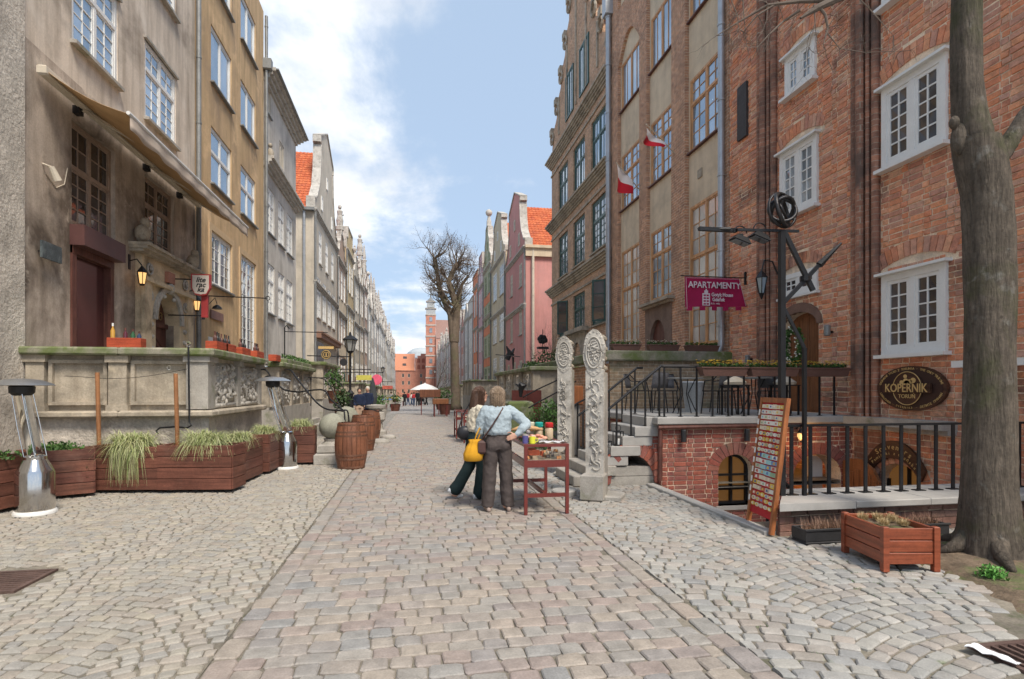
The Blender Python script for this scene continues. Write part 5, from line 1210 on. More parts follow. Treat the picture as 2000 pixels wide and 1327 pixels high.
def pot_plant(name, label, c, h, r, potm=None, leafm=None, group=None, leafsize=.07, n=220, pot=True, stems=0):
    t = thing(name, label, 'plant', tuple(c), group)
    if pot:
        m = MB(); m.lathe([(r*.55, 0), (r*.75, h*.35), (r*.8, h*.37), (r*.7, h*.37), (r*.65, h*.33)], c, 14); m.build('pot', potm or M_planter, t)
    m = MB(); leaves(m, np.array(c)+[0, 0, h*.68], n, r, r, h*.35, leafsize, .3); m.build('foliage', leafm or M_leaf, t)
    m = MB()
    for k in range(5): m.tube([np.array(c)+[0, 0, h*.3], np.array(c)+[R_(-r, r)*.6, R_(-r, r)*.6, h*.8]], .01, 4)
    m.build('stem', M_twig, t); return t
# ================================================================== left stone terrace
def relief(mb, F, a0, a1, z0, z1, d, n=60, big=.09):
    for _ in range(n):
        a, z = R_(a0, a1), R_(z0, z1); r = R_(.025, big)
        k = rng.integers(3)
        if k == 0: mb.ball(F.p(a, z, d), r*.8, 7, 5)
        elif k == 1: mb.ring(F.p(a, z, d+.01), r, r*.33, tuple(F.n), 10, 5, 0, R_(0, 3), R_(3.5, 6.2))
        else: t = R_(0, 6.3); mb.tube([F.p(a, z, d), F.p(a+r*cos(t), z+r*sin(t), d+r*.5), F.p(a+2*r*cos(t+.6), z+2*r*sin(t+.6), d)], [r*.4, r*.45, r*.15], 6)
TL = thing('stone_terrace', 'low weathered stone terrace with mossy ledge and carved panels before the grey-brown house', 'terrace', (-5, 12.6, 0))
CFy = CF(10.86); SFx = Fr((-3.62, 0, 0), (0, 1, 0), (1, 0, 0)); xl, xr = -6.55, -3.62
m = MB(); m.box(xl, xr, 10.92, 14.5, -.1, 1.2); m.build('base_wall', M_render, TL)
m = MB(); m.box(xl, xr-.06, 10.93, 11.05, 1.2, 2.3); m.box(xr-.16, xr-.07, 11.051, 14.5, 1.2, 2.3); m.box(xl, xr-.17, 11.06, 14.5, 1.15, 1.21); m.build('parapet', M_stone, TL)
px_ = lambda p: XY(p, 10.8)
for (p0, p1) in ((48, 84), (210, 246)):
    m = MB(); m.fbox(CFy, px_(p0), px_(p1), 1.34, 2.16, -.1, .04); m.fbox(CFy, px_(p0)-.04, px_(p1)+.04, 2.16, 2.28, -.1, .08); m.fbox(CFy, px_(p0)-.03, px_(p1)+.03, 1.32, 1.42, -.1, .07); m.build('pilaster', M_stone, TL)
m = MB(); m.box(xr-.34, xr+.02, 10.82, 11.2, 1.34, 2.18); m.box(xr-.38, xr+.06, 10.78, 11.24, 2.18, 2.28); m.build('corner_pilaster', M_stonegrey, TL)
for (p0, p1) in ((90, 205), (252, 372)):
    m = MB(); a, b = px_(p0), px_(p1)
    for (q0, q1, s0, s1) in ((a, b, 1.42, 1.48), (a, b, 2.14, 2.2), (a, a+.06, 1.481, 2.139), (b-.06, b, 1.481, 2.139)): m.fbox(CFy, q0, q1, s0, s1, -.1, .0)
    m.build('panel_moulding', M_stone, TL)
for y in (12.62, 14.3):
    m = MB(); m.fbox(SFx, y, y+.2, 1.34, 2.18, -.1, .0); m.fbox(SFx, y-.04, y+.24, 2.18, 2.28, -.1, .05); m.build('pilaster', M_stonegrey, TL)
for (a, b) in ((11.26, 12.56), (12.9, 14.24)):
    m = MB(); relief(m, SFx, a+.05, b-.05, 1.42, 2.14, -.06, 110, .10); m.fbox(SFx, a, b, 1.42, 2.2, -.08, -.055); m.fbox(SFx, a, b, 1.34, 1.42, -.1, -.02); m.build('carved_panel', M_stonelight, TL, smooth=True)
def ledge(name, x0, x1, y0, y1, z, th, out, m_, parent, n=3, wide=.34):
    """moulded capping along the front and the street side of a terrace"""
    for (a0, a1, b0, b1) in ((x0, x1+out, y0-out, y0+wide), (x1-wide, x1+out, y0+wide+.005, y1)):
        m = MB(); L = (a1-a0) if (a1-a0) > (b1-b0) else (b1-b0); k = max(1, round(L/1.6))
        for i in range(k):
            if (a1-a0) > (b1-b0): m = MB(); m.rbox(a0+(a1-a0)*i/k+.003, a0+(a1-a0)*(i+1)/k-.003, b0, b1, z, z+th, .03); m.build(name, m_, parent)
            else: m = MB(); m.rbox(a0, a1, b0+(b1-b0)*i/k+.003, b0+(b1-b0)*(i+1)/k-.003, z, z+th, .03); m.build(name, m_, parent)
ledge('ledge_stone', xl, xr, 10.86, 14.52, 2.28, .14, .16, M_stonemoss, TL)
ledge('lower_ledge_stone', xl, xr, 10.86, 14.52, 1.2, .12, .12, M_stone, TL, wide=.2)
# iron rod with scroll at the terrace corner
t = thing('iron_rod', 'tall black iron rod with scrolled foot at the stone terrace corner', 'bracket', (-3.9, 10.5, .9))
q = P(368, 760, 9.75); m = MB(); m.tube([P(368, 678, 9.75), P(369, 760, 9.75), P(370, 825, 9.75), P(374, 831, 9.75), P(366, 836, 9.75), P(340, 834, 9.75), P(312, 836, 9.75), P(305, 842, 9.75), P(309, 848, 9.75)], .016, 7); m.build('rod', M_iron, t)
m = MB(); m.ball(P(368, 672, 9.75), .045, 8, 6); m.build('bulb', M_clear, t)
t = thing('string_lights', 'thin drooping cable with bulbs across the stone terrace front', 'lights', (-4.5, 10.6, 2))
m = MB(); m.tube([P(125, 735+0, 9.5)]+[P(125+i*24, 733+12*sin(pi*i/10)-i*1.2, 9.6) for i in range(1, 11)], .004, 4); m.build('cable', M_iron, t)
for (a, b) in ((330, 718), (415, 711), (520, 713)): m = MB(); m.ball(P(a, b, 9.7 if a < 400 else 10.2), .035, 8, 6, sz=1.2); m.build('bulb', M_clear, t)
# stair behind and two further terraces
def steps(name, label, x0, x1, y0, y1, n, zt, m_, rise_dir=-1):
    t = thing(name, label, 'stair', ((x0+x1)/2, (y0+y1)/2, gz(y0)))
    for k in range(n):
        w = abs(x1-x0)/n; xa = x0+rise_dir*w*k; xb = x1
        m = MB(); m.rbox(min(xa, xb), max(xa, xb), y0+.01*(k % 2), y1-.01*(k % 2), gz(y0)+zt*k/n-.01, gz(y0)+zt*(k+1)/n-.003, .012); m.build('step', m_, t)
    return t
steps('stone_stair', 'grey stone steps between the two left stone terraces', -2.75, -5.0, 14.62, 16.2, 7, 1.2, M_stonegrey)
def perron(side, y0, y1, x1, zf, zt, label, posts=4, m_=M_stone, cap=M_stonemoss, grp='stone terraces along the street', open_=False, xin=None):
    g = gz(y0); X = (-6.56 if side < 0 else 8.2) if xin is None else xin; t = thing('stone_terrace', label, 'terrace', ((X+x1)/2, (y0+y1)/2, g), grp)
    a, b = min(X, x1), max(X, x1); m = MB(); m.box(a, b, y0+.06, y1-.06, g-.1, zf+g); m.build('base_wall', M_stonegrey, t)
    s = 1 if side < 0 else -1; F = Fr((x1, 0, 0), (0, 1, 0), (s, 0, 0)); C = CF(y0)
    m = MB(); m.fbox(F, y0+.05, y1, zf+g, zt+g-.12, -.14, -.05); m.fbox(C, a+.16, b-.16, zf+g, zt+g-.121, -.14, -.05); m.build('parapet', m_, t)
    for k in range(posts):
        y = y0+(y1-y0-.28)*k/(posts-1); m = MB(); m.fbox(F, y, y+.28, zf+g+.002, zt+g-.122, -.18, 0); m.fbox(F, y-.03, y+.31, zt+g-.2, zt+g-.1, -.2, .04); m.build('pilaster', m_, t)
    for k in range(posts-1):
        a0 = y0+(y1-y0-.28)*k/(posts-1)+.33; a1 = y0+(y1-y0-.28)*(k+1)/(posts-1)-.05
        if y0 < 30: m = MB(); relief(m, F, a0+.04, a1-.04, zf+g+.15, zt+g-.3, -.05, 45, .09); m.fbox(F, a0, a1, zf+g+.05, zt+g-.2, -.06, -.045); m.build('carved_panel', M_stonelight, t, smooth=True)
    nC = max(1, int((b-a)/1.0)) if side > 0 else 3
    for k in range(nC+1):
        x = a+(b-a-.24)*k/nC; m = MB(); m.fbox(C, x-.006, x+.246, zf+g+.004, zt+g-.124, -.19, .006); m.build('pilaster', m_, t)
    for (p0, p1, q0, q1) in ((a-(.14 if side > 0 else 0), b+(.14 if side < 0 else 0), y0-.14, y0+.3), ((x1-.14, x1+.3, y0+.305, y1) if side > 0 else (x1-.3, x1+.14, y0+.305, y1))):
        m = MB(); m.rbox(p0, p1, q0, q1, zt+g-.12, zt+g+.02, .03); m.build('capping', cap, t)
    return t
perron(-1, 16.3, 21.4, -3.62, 1.2, 2.42, 'second weathered stone terrace on the left, with carved panels and flower boxes')
steps('stone_stair', 'worn stone steps behind the stone balls', -2.9, -5.0, 21.5, 23.0, 6, 1.2, M_stonegrey)
perron(-1, 23.1, 27.4, -3.5, 1.3, 2.75, 'third stone terrace on the left, capped by a thick mossy slab')
# right middle terraces
perron(1, 18.0, 26.0, 3.85, 1.25, 2.42, 'stone balustraded terrace before the brown gabled house', 5)
perron(1, 41.5, 49.5, 4.3, 1.3, 2.5, 'mossy stone terrace before the pink corner house', 4)
for i, y in enumerate((51.5, 60, 68, 76.5, 86, 96, 108, 122)): perron(1, y, y+(5.2 if i < 5 else 7), 4.3, 1.2, 2.3, 'stone terrace on the right, %s past the pink corner house' % ORD[i+1], 3 if i < 4 else 2)
for i, y in enumerate((42, 52, 60, 69, 78, 88, 99, 112, 127)): perron(-1, y, y+(5.6 if i < 5 else 7.5), -3.9, 1.2, 2.3, 'stone terrace on the left, %s past the side street' % ORD[i], 3 if i < 4 else 2)
for i, y in enumerate((48.2, 57.4, 66, 74.8, 84)): steps('stone_stair', 'stone steps on the left, %s past the side street' % ORD[i], -3.2, -4.4, y, y+1.4, 5, 1.1, M_stonegrey)
# ------------------------------------------------------------------ iron scroll handrails
def curve_rail(label, pts, r=.02, posts=()):
    t = thing('iron_handrail', label, 'railing', tuple(pts[-1][:2])+(0,)); P_ = []
    pts = [np.array(p) for p in pts]
    for i in range(len(pts)-1):
        p0, p1, p2, p3 = pts[max(i-1, 0)], pts[i], pts[i+1], pts[min(i+2, len(pts)-1)]
        for k in range(6):
            s = k/6; P_.append(.5*((2*p1)+(-p0+p2)*s+(2*p0-5*p1+4*p2-p3)*s*s+(-p0+3*p1-3*p2+p3)*s**3))
    P_.append(pts[-1]); m = MB(); m.tube(P_, r, 8); autosmooth(m.build('handrail', M_iron, t))
    for p in posts: m = MB(); m.tube([(p[0], p[1], p[2]), (p[0], p[1], p[3])], r*.9, 7); m.build('post', M_iron, t)
    return t
curve_rail('curling black iron handrail nearest the second patio heater', [P(528, 735, 13.6), P(520, 724, 13.6), P(508, 722, 13.6), P(503, 732, 13.7), P(510, 742, 13.7), P(525, 735, 13.6), P(540, 748, 13.5), P(556, 762, 13.4), P(585, 766, 13.2)])
curve_rail('long swooping black iron handrail ending behind the nearest barrel', [P(556, 723, 14.9), P(568, 724, 14.7), P(580, 740, 14.4), P(600, 765, 14.0), P(620, 788, 13.6), P(640, 800, 13.4), P(668, 803, 13.2), P(673, 812, 13.1), P(674, 875, 13.0)])
curve_rail('black iron handrail curving down behind the stone balls', [P(585, 766, 14.6), P(630, 762, 14.4), P(645, 780, 14.2), P(668, 800, 14), P(680, 808, 14), P(682, 870, 14)])
curve_rail('thin upper iron handrail before the second stone terrace', [P(602, 738, 16.5), P(630, 740, 16.3), P(645, 755, 16.1), P(660, 785, 15.9), P(668, 800, 15.8)], .014, [(*P(607, 738, 16.5)[:2], 1.2, P(607, 738, 16.5)[2])])
curve_rail('thin iron handrail by the leafy shrub on the left', [P(618, 738, 18.5), P(655, 742, 18.3), P(680, 770, 18), P(700, 790, 17.8), P(740, 805, 17)], .013)
# ================================================================== planters
def plank_box(t, c, rot, L, W, H, nplk, m_, posts=True, foot=.05, soil=True, pw=.085):
    M = Matrix.Rotation(rot, 3, 'Z'); c = np.array(c, float)
    def T(p): return np.array(M@Vector(p))+c
    ph = (H-foot)/nplk
    for (sx, sy, ln, ax) in ((0, -W/2, L, 0), (0, W/2, L, 0), (-L/2, 0, W, 1), (L/2, 0, W, 1)):
        for k in range(nplk):
            j = R_(-.003, .003); z0, z1 = foot+k*ph+.004, foot+(k+1)*ph-.004
            m = MB(); m.rbox(-ln/2+.01, ln/2-.01, -.014, .014, z0, z1, .005); v = m.v[0]
            if ax: v = v[:, [1, 0, 2]]*[-1, 1, 1]
            v = v+[sx+(j if ax else 0), sy+(0 if ax else j), 0]; m.v = [np.array([T(p) for p in v])]; m.build('plank', m_, t)
    if posts:
        for sx in (-1, 1):
            for sy in (-1, 1):
                m = MB(); m.rbox(sx*L/2-pw/2, sx*L/2+pw/2, sy*W/2-pw/2, sy*W/2+pw/2, .0, H+.012, .008); m.v = [np.array([T(p) for p in m.v[0]])]; m.build('corner_post', m_, t)
    if soil:
        m = MB(); g = [[T((-L/2+.02+(L-.04)*i/9, -W/2+.02+(W-.04)*j/5, H-.06+R_(-.015, .02))) for j in range(6)] for i in range(10)]; m.sheet(g); m.build('soil', M_soil, t)
    return T
pls = [('dark red-brown wooden planter at the left edge behind the near patio heater', (-5.78, 8.85), RAD(80), 1.0, .5, .76),
       ('dark red-brown wooden planter with trailing ivy beside the near patio heater', (-5.52, 9.95), RAD(28), .95, .5, .76),
       ('dark red-brown wooden planter with a large grass tuft hanging over its front', (-4.62, 10.38), RAD(-8), 1.26, .5, .76),
       ('dark red-brown wooden planter with pale grass at the bend of the row', (-3.48, 10.20), RAD(-8), 1.20, .5, .78),
       ('dark red-brown wooden planter side by side with the street, after the bend', (-3.16, 11.15), RAD(86), 1.15, .42, .76),
       ('tall dark red-brown planter before the terrace steps', (-3.02, 12.35), RAD(88), .95, .42, .80),
       ('dark red-brown planter right of the far patio heater', (-2.52, 13.45), RAD(3), .62, .5, .86)]
for i, (lb, (x, y), rt, L, Wd, H) in enumerate(pls):
    t = thing('wooden_planter', lb, 'planter', (x, y, 0), 'dark wooden planters round the stone terrace'); plank_box(t, (x, y, 0), rt, L, Wd, H, 4, M_planter, posts=False)
    kind = 'ivy' if i < 2 else 'grass'
    if kind == 'grass':
        for k in range(1):
            g = thing('grass_tuft', {2: 'large striped grass tuft spilling down the front of its planter', 3: 'pale striped grass tuft at the planter bend' if k == 0 else 'pale striped grass tuft on the left end of the bend planter', 4: 'striped grass tuft on the planter after the bend', 5: 'striped grass tuft on the tall planter', 6: 'striped grass tuft beside the far patio heater'}[i], 'plant', (x, y, H), 'striped grass tufts in the planters')
            ox = .05 if i in (2, 3) else 0
            m = MB(); blades(m, (x+ox, y-(.12 if i == 2 else 0), H-.04), 1500 if i in (2, 3) else 800, .62 if i in (2, 3) else .46, 1.0, .0065, .85, 1.1, 6, .22 if i in (2, 3) else .14, .12)
            if i == 2: blades(m, (x+.02, y-.26, H-.02), 420, .55, 1.25, .0065, .34, .30, 6, .22, .04)
            m.build('blades', M_blade, g)
    else:
        g = thing('ivy_plant', 'low ivy with small leaves in the planter ' + ('at the left edge' if i == 0 else 'beside the near patio heater'), 'plant', (x, y, H))
        m = MB(); leaves(m, (x, y, H+.02), 500, .42, .25, .10, .035, .1)
        if i == 1: leaves(m, (x+.45, y+.0, H-.3), 110, .05, .06, .34, .03, .1)
        m.build('leaves', M_leaf, g)
for (px1, y0_, y1_, lb) in ((190, 728, 862, 'thin wooden pole in the planter with the hanging grass'), (343, 730, 852, 'thin wooden pole in the planter at the bend'), (53, 752, 880, 'wooden pole behind the near patio heater')):
    tt = {190: 9.55, 343: 9.5, 53: 9.2}[px1]; m = MB(); m.tube([P(px1+4, y1_+30, tt), P(px1, y0_, tt)], .033, 10); o = m.build('wooden_pole', mat('varnished_pole_%d' % px1, (.33, .15, .065), .5, grain=(14, 14, 1)), label=lb, cat='pole', group='wooden poles in the planters')
    bpy.data.objects[o.name].location = (0, 0, 0)
# patio heaters
def heater(base, label, lean):
    t = thing('patio_heater', label, 'heater', base, 'steel patio heaters'); b = np.array(base)
    m = MB(); m.lathe([(.245, 0), (.245, .03), (.23, .05)], b, 28); autosmooth(m.build('base_ring', M_white, t))
    m = MB(); m.lathe([(.215, .05), (.22, .08), (.22, .56), (.205, .60), (.14, .72), (.13, .74), (.13, .78), (.09, .80)], b, 32); autosmooth(m.build('tank_housing', M_steel, t), 25)
    top = b+np.array(lean)+[0, 0, 1.78]
    for k in range(4):
        a = k*pi/2+.5; m = MB(); m.tube([b+[.12*cos(a), .12*sin(a), .78], b+(top-b)*.5*[1, 1, 0]+[.12*cos(a), .12*sin(a), 1.2], top+[.11*cos(a), .11*sin(a), -.12]], .007, 6); m.build('upright', M_steel, t)
    m = MB(); m.tube([b+[0, 0, .8], b+(top-b)*.5*[1, 1, 0]+[0, 0, 1.2], top+[0, 0, -.15]], [.085, .085, .085], 18, cap=False); autosmooth(m.build('glass_tube', M_clear, t))
    m = MB(); m.lathe([(.10, -.17), (.14, -.13), (.145, -.05), (.12, -.03)], top, 20); autosmooth(m.build('burner', M_black, t))
    m = MB(); m.lathe([(.36, -.035), (.365, -.03), (.32, .0), (.2, .045), (.04, .06), (.01, .062)], top, 36); autosmooth(m.build('reflector', mat('brushed_aluminium', (.42, .43, .44), .35, metal=.8, var=.08) if 'brushed_aluminium' not in bpy.data.materials else bpy.data.materials['brushed_aluminium'], t), 60)
    return t
heater(tuple(G(69, 1003)), 'polished steel patio heater standing near the left edge of the street', (-.16, 0, 0))
heater(tuple(G(560, 915)), 'polished steel patio heater between the planters before the terrace steps', (-.28, 0, .12))
# flower crates, bottles on the terrace ledges
def crate(c, L, W, H, label, plant='none', rot=0):
    t = thing('flower_crate', label, 'crate', tuple(c), 'small red wooden crates on the stone ledges')
    M = Matrix.Rotation(rot, 3, 'Z')
    for (x0, x1, y0, y1) in ((-L/2, L/2, -W/2, -W/2+.015), (-L/2, L/2, W/2-.015, W/2), (-L/2, -L/2+.015, -W/2+.016, W/2-.016), (L/2-.015, L/2, -W/2+.016, W/2-.016)):
        m = MB(); m.rbox(x0, x1, y0, y1, 0, H, .004); m.v = [np.array([np.array(M@Vector(p)) for p in m.v[0]])+np.array(c)]; m.build('side_board', M_crate, t)
    m = MB(); m.box(-L/2+.016, L/2-.016, -W/2+.016, W/2-.016, .0, H*.7); m.v = [np.array([np.array(M@Vector(p)) for p in m.v[0]])+np.array(c)]; m.build('soil', M_soil, t); return t
zL = 2.42
q = P(236, 660, 9.7); crate((q[0], 10.92, zL), .54, .2, .17, 'red crate of wine bottles on the mossy ledge before the portal')
bot = [(q[0]-.22, .30, (.55, .30, .05)), (q[0]-.02, .22, (.10, .02, .03)), (q[0]+.1, .2, (.03, .10, .04)), (q[0]+.2, .16, (.03, .05, .10))]
bq = P(212, 640, 9.7)
for i, (x, h, c) in enumerate(bot):
    t = thing('wine_bottle', ['tall amber wine bottle with white capsule', 'dark red wine bottle', 'green wine bottle', 'small blue-black bottle'][i]+' in the crate before the portal', 'bottle', (x, 10.92, zL+.12)); m = MB()
    m.lathe([(.035, 0), (.036, h*.6), (.014, h*.78), (.014, h)], (x, 10.92, zL+.12), 10); autosmooth(m.build('glass', mat('bottle_glass_%d' % i, c, .1, var=0, bump=0, spec=.8), t)); m = MB(); m.lathe([(.016, h*.86), (.016, h+.012)], (x, 10.92, zL+.12), 8); m.build('capsule', M_white if i == 0 else M_darkwood, t)
for i, (px1, lb) in enumerate(((422, 'first'), (440, 'second'), (470, 'third'), (498, 'fourth'))):
    Yc = YX(px1+4, -3.66); crate((-3.68, Yc, zL), .62, .2, .17, 'red flower crate on the street-side ledge, %s from the terrace corner' % lb, rot=pi/2)
    t = thing('bottle_bunch', 'dark glass bottles in the %s street-side crate' % lb, 'bottles', (-3.68, Yc, zL+.1))
    for k in range(4):
        m = MB(); m.lathe([(.035, 0), (.035, .15), (.013, .2), (.013, .27)], (-3.68+R_(-.03, .03), Yc-.2+k*.13, zL+.09), 8); m.build('bottle', M_black if k % 2 else M_clear if k == 3 else M_darkwood, t)
crate((-3.66, YX(541, -3.6), 2.44), .5, .2, .17, 'red crate on the second left stone terrace', rot=pi/2)
t = thing('ledge_planting', 'trough of low green plants on the ledge of the second left terrace', 'plants', (-3.7, 18.5, 2.44))
m = MB(); m.rbox(-3.85, -3.6, 17.2, 21.2, 2.44, 2.58, .02); m.build('trough', M_stonemoss, t); m = MB()
for k in range(14): leaves(m, (-3.72, 17.4+k*.28, 2.66), 40, .14, .16, .09, .035)
m.build('foliage', M_leaf, t)
# ------------------------------------------------------------------ stone balls, barrels
def stone_ball(c, r, label):
    t = thing('stone_ball', label, 'stone ball', tuple(c), 'stone balls on plinths by the left terraces'); c = np.array(c)
    m = MB(); m.rbox(c[0]-.36, c[0]+.36, c[1]-.36, c[1]+.36, -.02, .24, .03); m.rbox(c[0]-.28, c[0]+.28, c[1]-.28, c[1]+.28, .24, .44, .03); m.lathe([(.24, .44), (.18, .50), (.2, .56)], (c[0], c[1], 0), 16); m.build('plinth', M_stonegrey, t)
    m = MB(); m.ball((c[0], c[1], .54+r), r, 28, 18); m.build('ball', mat('grey_green_stone', (.30, .295, .235), .85, var=.2, stain=[(2, (.18, .19, .12), .5, .7)], bump=.4) if 'grey_green_stone' not in bpy.data.materials else bpy.data.materials['grey_green_stone'], t, smooth=True)
stone_ball((-1.83, 13.5, 0), .30, 'large stone ball on a plinth just left of the nearest barrel')
stone_ball((-1.86, 16.6, 0), .33, 'large stone ball partly hidden behind the nearest barrel')
M_barrel = mat('barrel_oak', (.2, .08, .04), .55, rnd=[(.21, .085, .045), (.17, .068, .038), (.25, .105, .058), (.19, .075, .04)], var=.2, grain=(10, 10, 1.1), bump=.3)
M_hoop = mat('rusty_hoop', (.17, .085, .055), .6, metal=.3, var=.35)
def barrel(c, H, R, label):
    t = thing('wooden_barrel', label, 'barrel', tuple(c), 'brown oak barrels beside the stone balls'); c = np.array(c); n = 22
    rr = lambda s: R*(.80+.20*sin(pi*s))
    for k in range(n):
        a0, a1 = 2*pi*(k+.03)/n, 2*pi*(k+.97)/n; m = MB(); pts = []
        for j in range(9):
            s = j/8; r = rr(s); pts.append([c+[r*cos(a), r*sin(a), H*s] for a in (a0, (a0+a1)/2, a1)])
        m.sheet([[p for p in row] for row in pts]); m.sheet([[(p-c)*[.93, .93, 1]+c for p in row] for row in pts[-1:]]+[[p for p in pts[-1]]]); m.build('stave', M_barrel, t, smooth=True)
    for s in (.04, .22, .5 if False else .30, .72, .80, .95):
        m = MB(); r = rr(s)+.004; m.lathe([(r-.012, H*s-.022), (r, H*s-.02), (r, H*s+.02), (r-.012, H*s+.022)], c, 32); autosmooth(m.build('hoop', M_hoop, t))
    m = MB(); m.lathe([(rr(1)*.95, H-.03), (rr(1)*.95, H-.02)], c, 28); m.build('lid', M_barrel, t)
barrel(tuple(G(686, 914)), .98, .345, 'brown oak barrel nearest to the camera on the left street edge')
barrel(tuple(G(709, 880)), .98, .345, 'brown oak barrel half hidden behind the nearest one')
barrel((-1.42, 19.6, 0), .98, .34, 'third brown oak barrel, farthest up the street')
# carved posts, lanterns etc on the left mid-ground
t = thing('stone_post', 'weathered baluster-shaped stone post on the street edge beyond the barrels', 'post', (-1.05, 21, 0))
m = MB(); m.lathe([(.38, 0), (.38, .2), (.25, .26), (.22, .5), (.33, .62), (.30, .85), (.18, .95), (.34, 1.02), (.36, 1.12), (.1, 1.15)], (-1.3, 20.6, 0), 14); autosmooth(m.build('shaft', M_stonegrey, t))
for i, (x, y, r) in enumerate(((-1.02, 18.2, .3), (-.85, 19.8, .27))):
    m = MB(); m.lathe([(r, 0), (r, .05), (r*.9, .1), (r*.5, .13), (.01, .14)], (x, y, 0), 14); m.build('stone_disc', M_stonegrey, label=['low round stone at the barrel feet', 'low round stone beyond the barrel feet'][i], cat='stone')
def street_lamp(x, y, H, label, thick=True):
    g = gz(y); t = thing('street_lamp', label, 'street lamp', (x, y, g), 'black lantern street lamps'); c = np.array([x, y, g])
    m = MB(); m.lathe([(.15, 0), (.15, .12), (.11, .2), (.10, 1.5), (.13, 1.56), (.045, 1.66)] if thick else [(.1, 0), (.08, .3), (.035, .5)], c, 8); m.build('base', M_iron, t)
    m = MB(); m.tube([c+[0, 0, 1.6 if thick else .4], c+[0, 0, H-.62]], .036, 8); m.build('pole', M_iron, t)
    q = c+[0, 0, H-.62]; m = MB(); m.lathe([(.05, 0), (.09, .04), (.11, .08)], q, 6); m.lathe([(.24, .42), (.25, .44), (.13, .54), (.05, .58), (.03, .66), (.005, .70)], q, 6)
    for k in range(6): m.bar(q+[.11*cos(k*pi/3), .11*sin(k*pi/3), .08], q+[.2*cos(k*pi/3), .2*sin(k*pi/3), .43], .018)
    m.build('lantern_frame', M_iron, t); m = MB(); m.lathe([(.095, .08), (.185, .42)], q, 6); m.build('lamp_glass', M_gCurt, t)
street_lamp(-1.98, 18.6, 3.45, 'black lantern street lamp beside the barrels on the left')
street_lamp(-3.0, 58, 4.2, 'small distant black street lamp on the left beyond the side street', False)
street_lamp(3.3, 88, 5.2, 'distant black street lamp beside the mid-street bare tree', False)
# hanging signs left
t = thing('literary_sign', 'white rounded sign with black script letters on a red-edged bracket', 'sign', (-5.65, 16.5, 4.5))
Y = 16.5; F = CF(Y); x0, x1 = XY(378, Y), XY(411, Y); cx = (x0+x1)/2; zt, zb = ZY(394, 539, Y), ZY(394, 577, Y)
def shield(k): return [(x0-k, zt+k), (x1+k, zt+k), (x1+k, zb+.18), (x1-.07, zb+.03-k), (cx, zb-k), (x0+.07, zb+.03-k), (x0-k, zb+.18)]
m = MB(); m.fpoly(F, shield(.03), 0, .10); m.build('red_rim', mat('sign_red', (.40, .05, .05), .5), t); m = MB(); m.fpoly(F, shield(-.005), .1, .106); m.build('face', mat('sign_cream', (.66, .58, .50), .5, var=.05), t)
for s_, dz in (('lite', .10), ('rac', -.03), ('ka', -.16)): text(s_, .19, F.p(cx, (zt+zb)/2+dz+.03, .108), t, M_black, ROT_C, shear=.3, bold=.004)
m = MB(); m.bar((-6.5, Y+.05, zt-.1), (x0, Y+.05, zt-.1), .03); m.bar((-6.5, Y+.05, zb-.55), (x1-.1, Y+.05, zb-.55), .03); m.tube([(cx+.02, Y+.04, zb), (cx+.02, Y+.04, zb-.65)], .04, 8); m.build('bracket', M_iron, t)
m = MB(); m.box(cx-.02, cx+.14, Y, Y+.08, zb-.6, zb); m.build('red_post', bpy.data.materials['sign_red'], t)
t = thing('gooseneck_lamp', 'black gooseneck lamp hanging from a long rod before the ochre wall', 'lamp', (-5.4, 19, 4.2))
a = P(400, 578, 17.2); b = P(521, 583, 17.2); m = MB(); m.tube([a, b], .018, 6); m.ring(b+[.03, 0, .0], .06, .012, (0, 1, 0), 12, 5); m.tube([P(408, 579, 17.2), P(407, 596, 17.2), P(412, 590, 17.2), P(420, 582, 17.2), P(424, 594, 17.2)], .012, 6); m.build('rod', M_iron, t)
m = MB(); c = P(424, 600, 17.2); m.lathe([(.15, -.06), (.12, .0), (.03, .07)], c, 14); m.build('shade', M_iron, t)
t = thing('hanging_sign', 'round black and gold emblem sign hanging from an iron bracket on the left', 'sign', (-3.6, 24, 3))
Y = 24.; F = CF(Y)
m = MB(); m.tube([P(556, 735, 23.0), P(556, 640, 23.0), P(560, 636, 23.0), P(565, 642, 23)], .025, 7); m.tube([P(556, 648, 23.0), P(640, 650, 23.0)], .018, 6); m.build('bracket', M_iron, t)
m = MB(); m.fbox(F, XY(622, Y), XY(652, Y), ZY(637, 682, Y), ZY(637, 677, Y), 0, .05); m.build('name_bar', M_gold, t); c = P(637, 693, 23.0)
m = MB(); m.lathe([(.20, -.02), (.20, .02)], c, 20, M=Matrix.Rotation(pi/2, 3, 'X')); m.build('disc', M_black, t)
m = MB(); m.ring(c+[0, -.03, 0], .17, .014, (0, 1, 0), 24, 5); m.ring(c+[-.04, -.03, 0], .06, .014, (0, 1, 0), 14, 5, ell=1.6); m.ring(c+[.05, -.03, 0], .06, .014, (0, 1, 0), 14, 5, ell=1.6); m.build('gold_emblem', M_gold, t)
t = thing('hanging_sign', 'dark round sign board on a bar beyond the gold emblem sign', 'sign', (-3.4, 30, 3))
m = MB(); m.tube([P(600, 695, 29), P(682, 697, 29)], .03, 6); m.build('bracket', M_iron, t); m = MB(); m.lathe([(.19, -.02), (.19, .02)], P(671, 708, 29), 18, M=Matrix.Rotation(pi/2, 3, 'X')); m.build('disc', M_black, t)
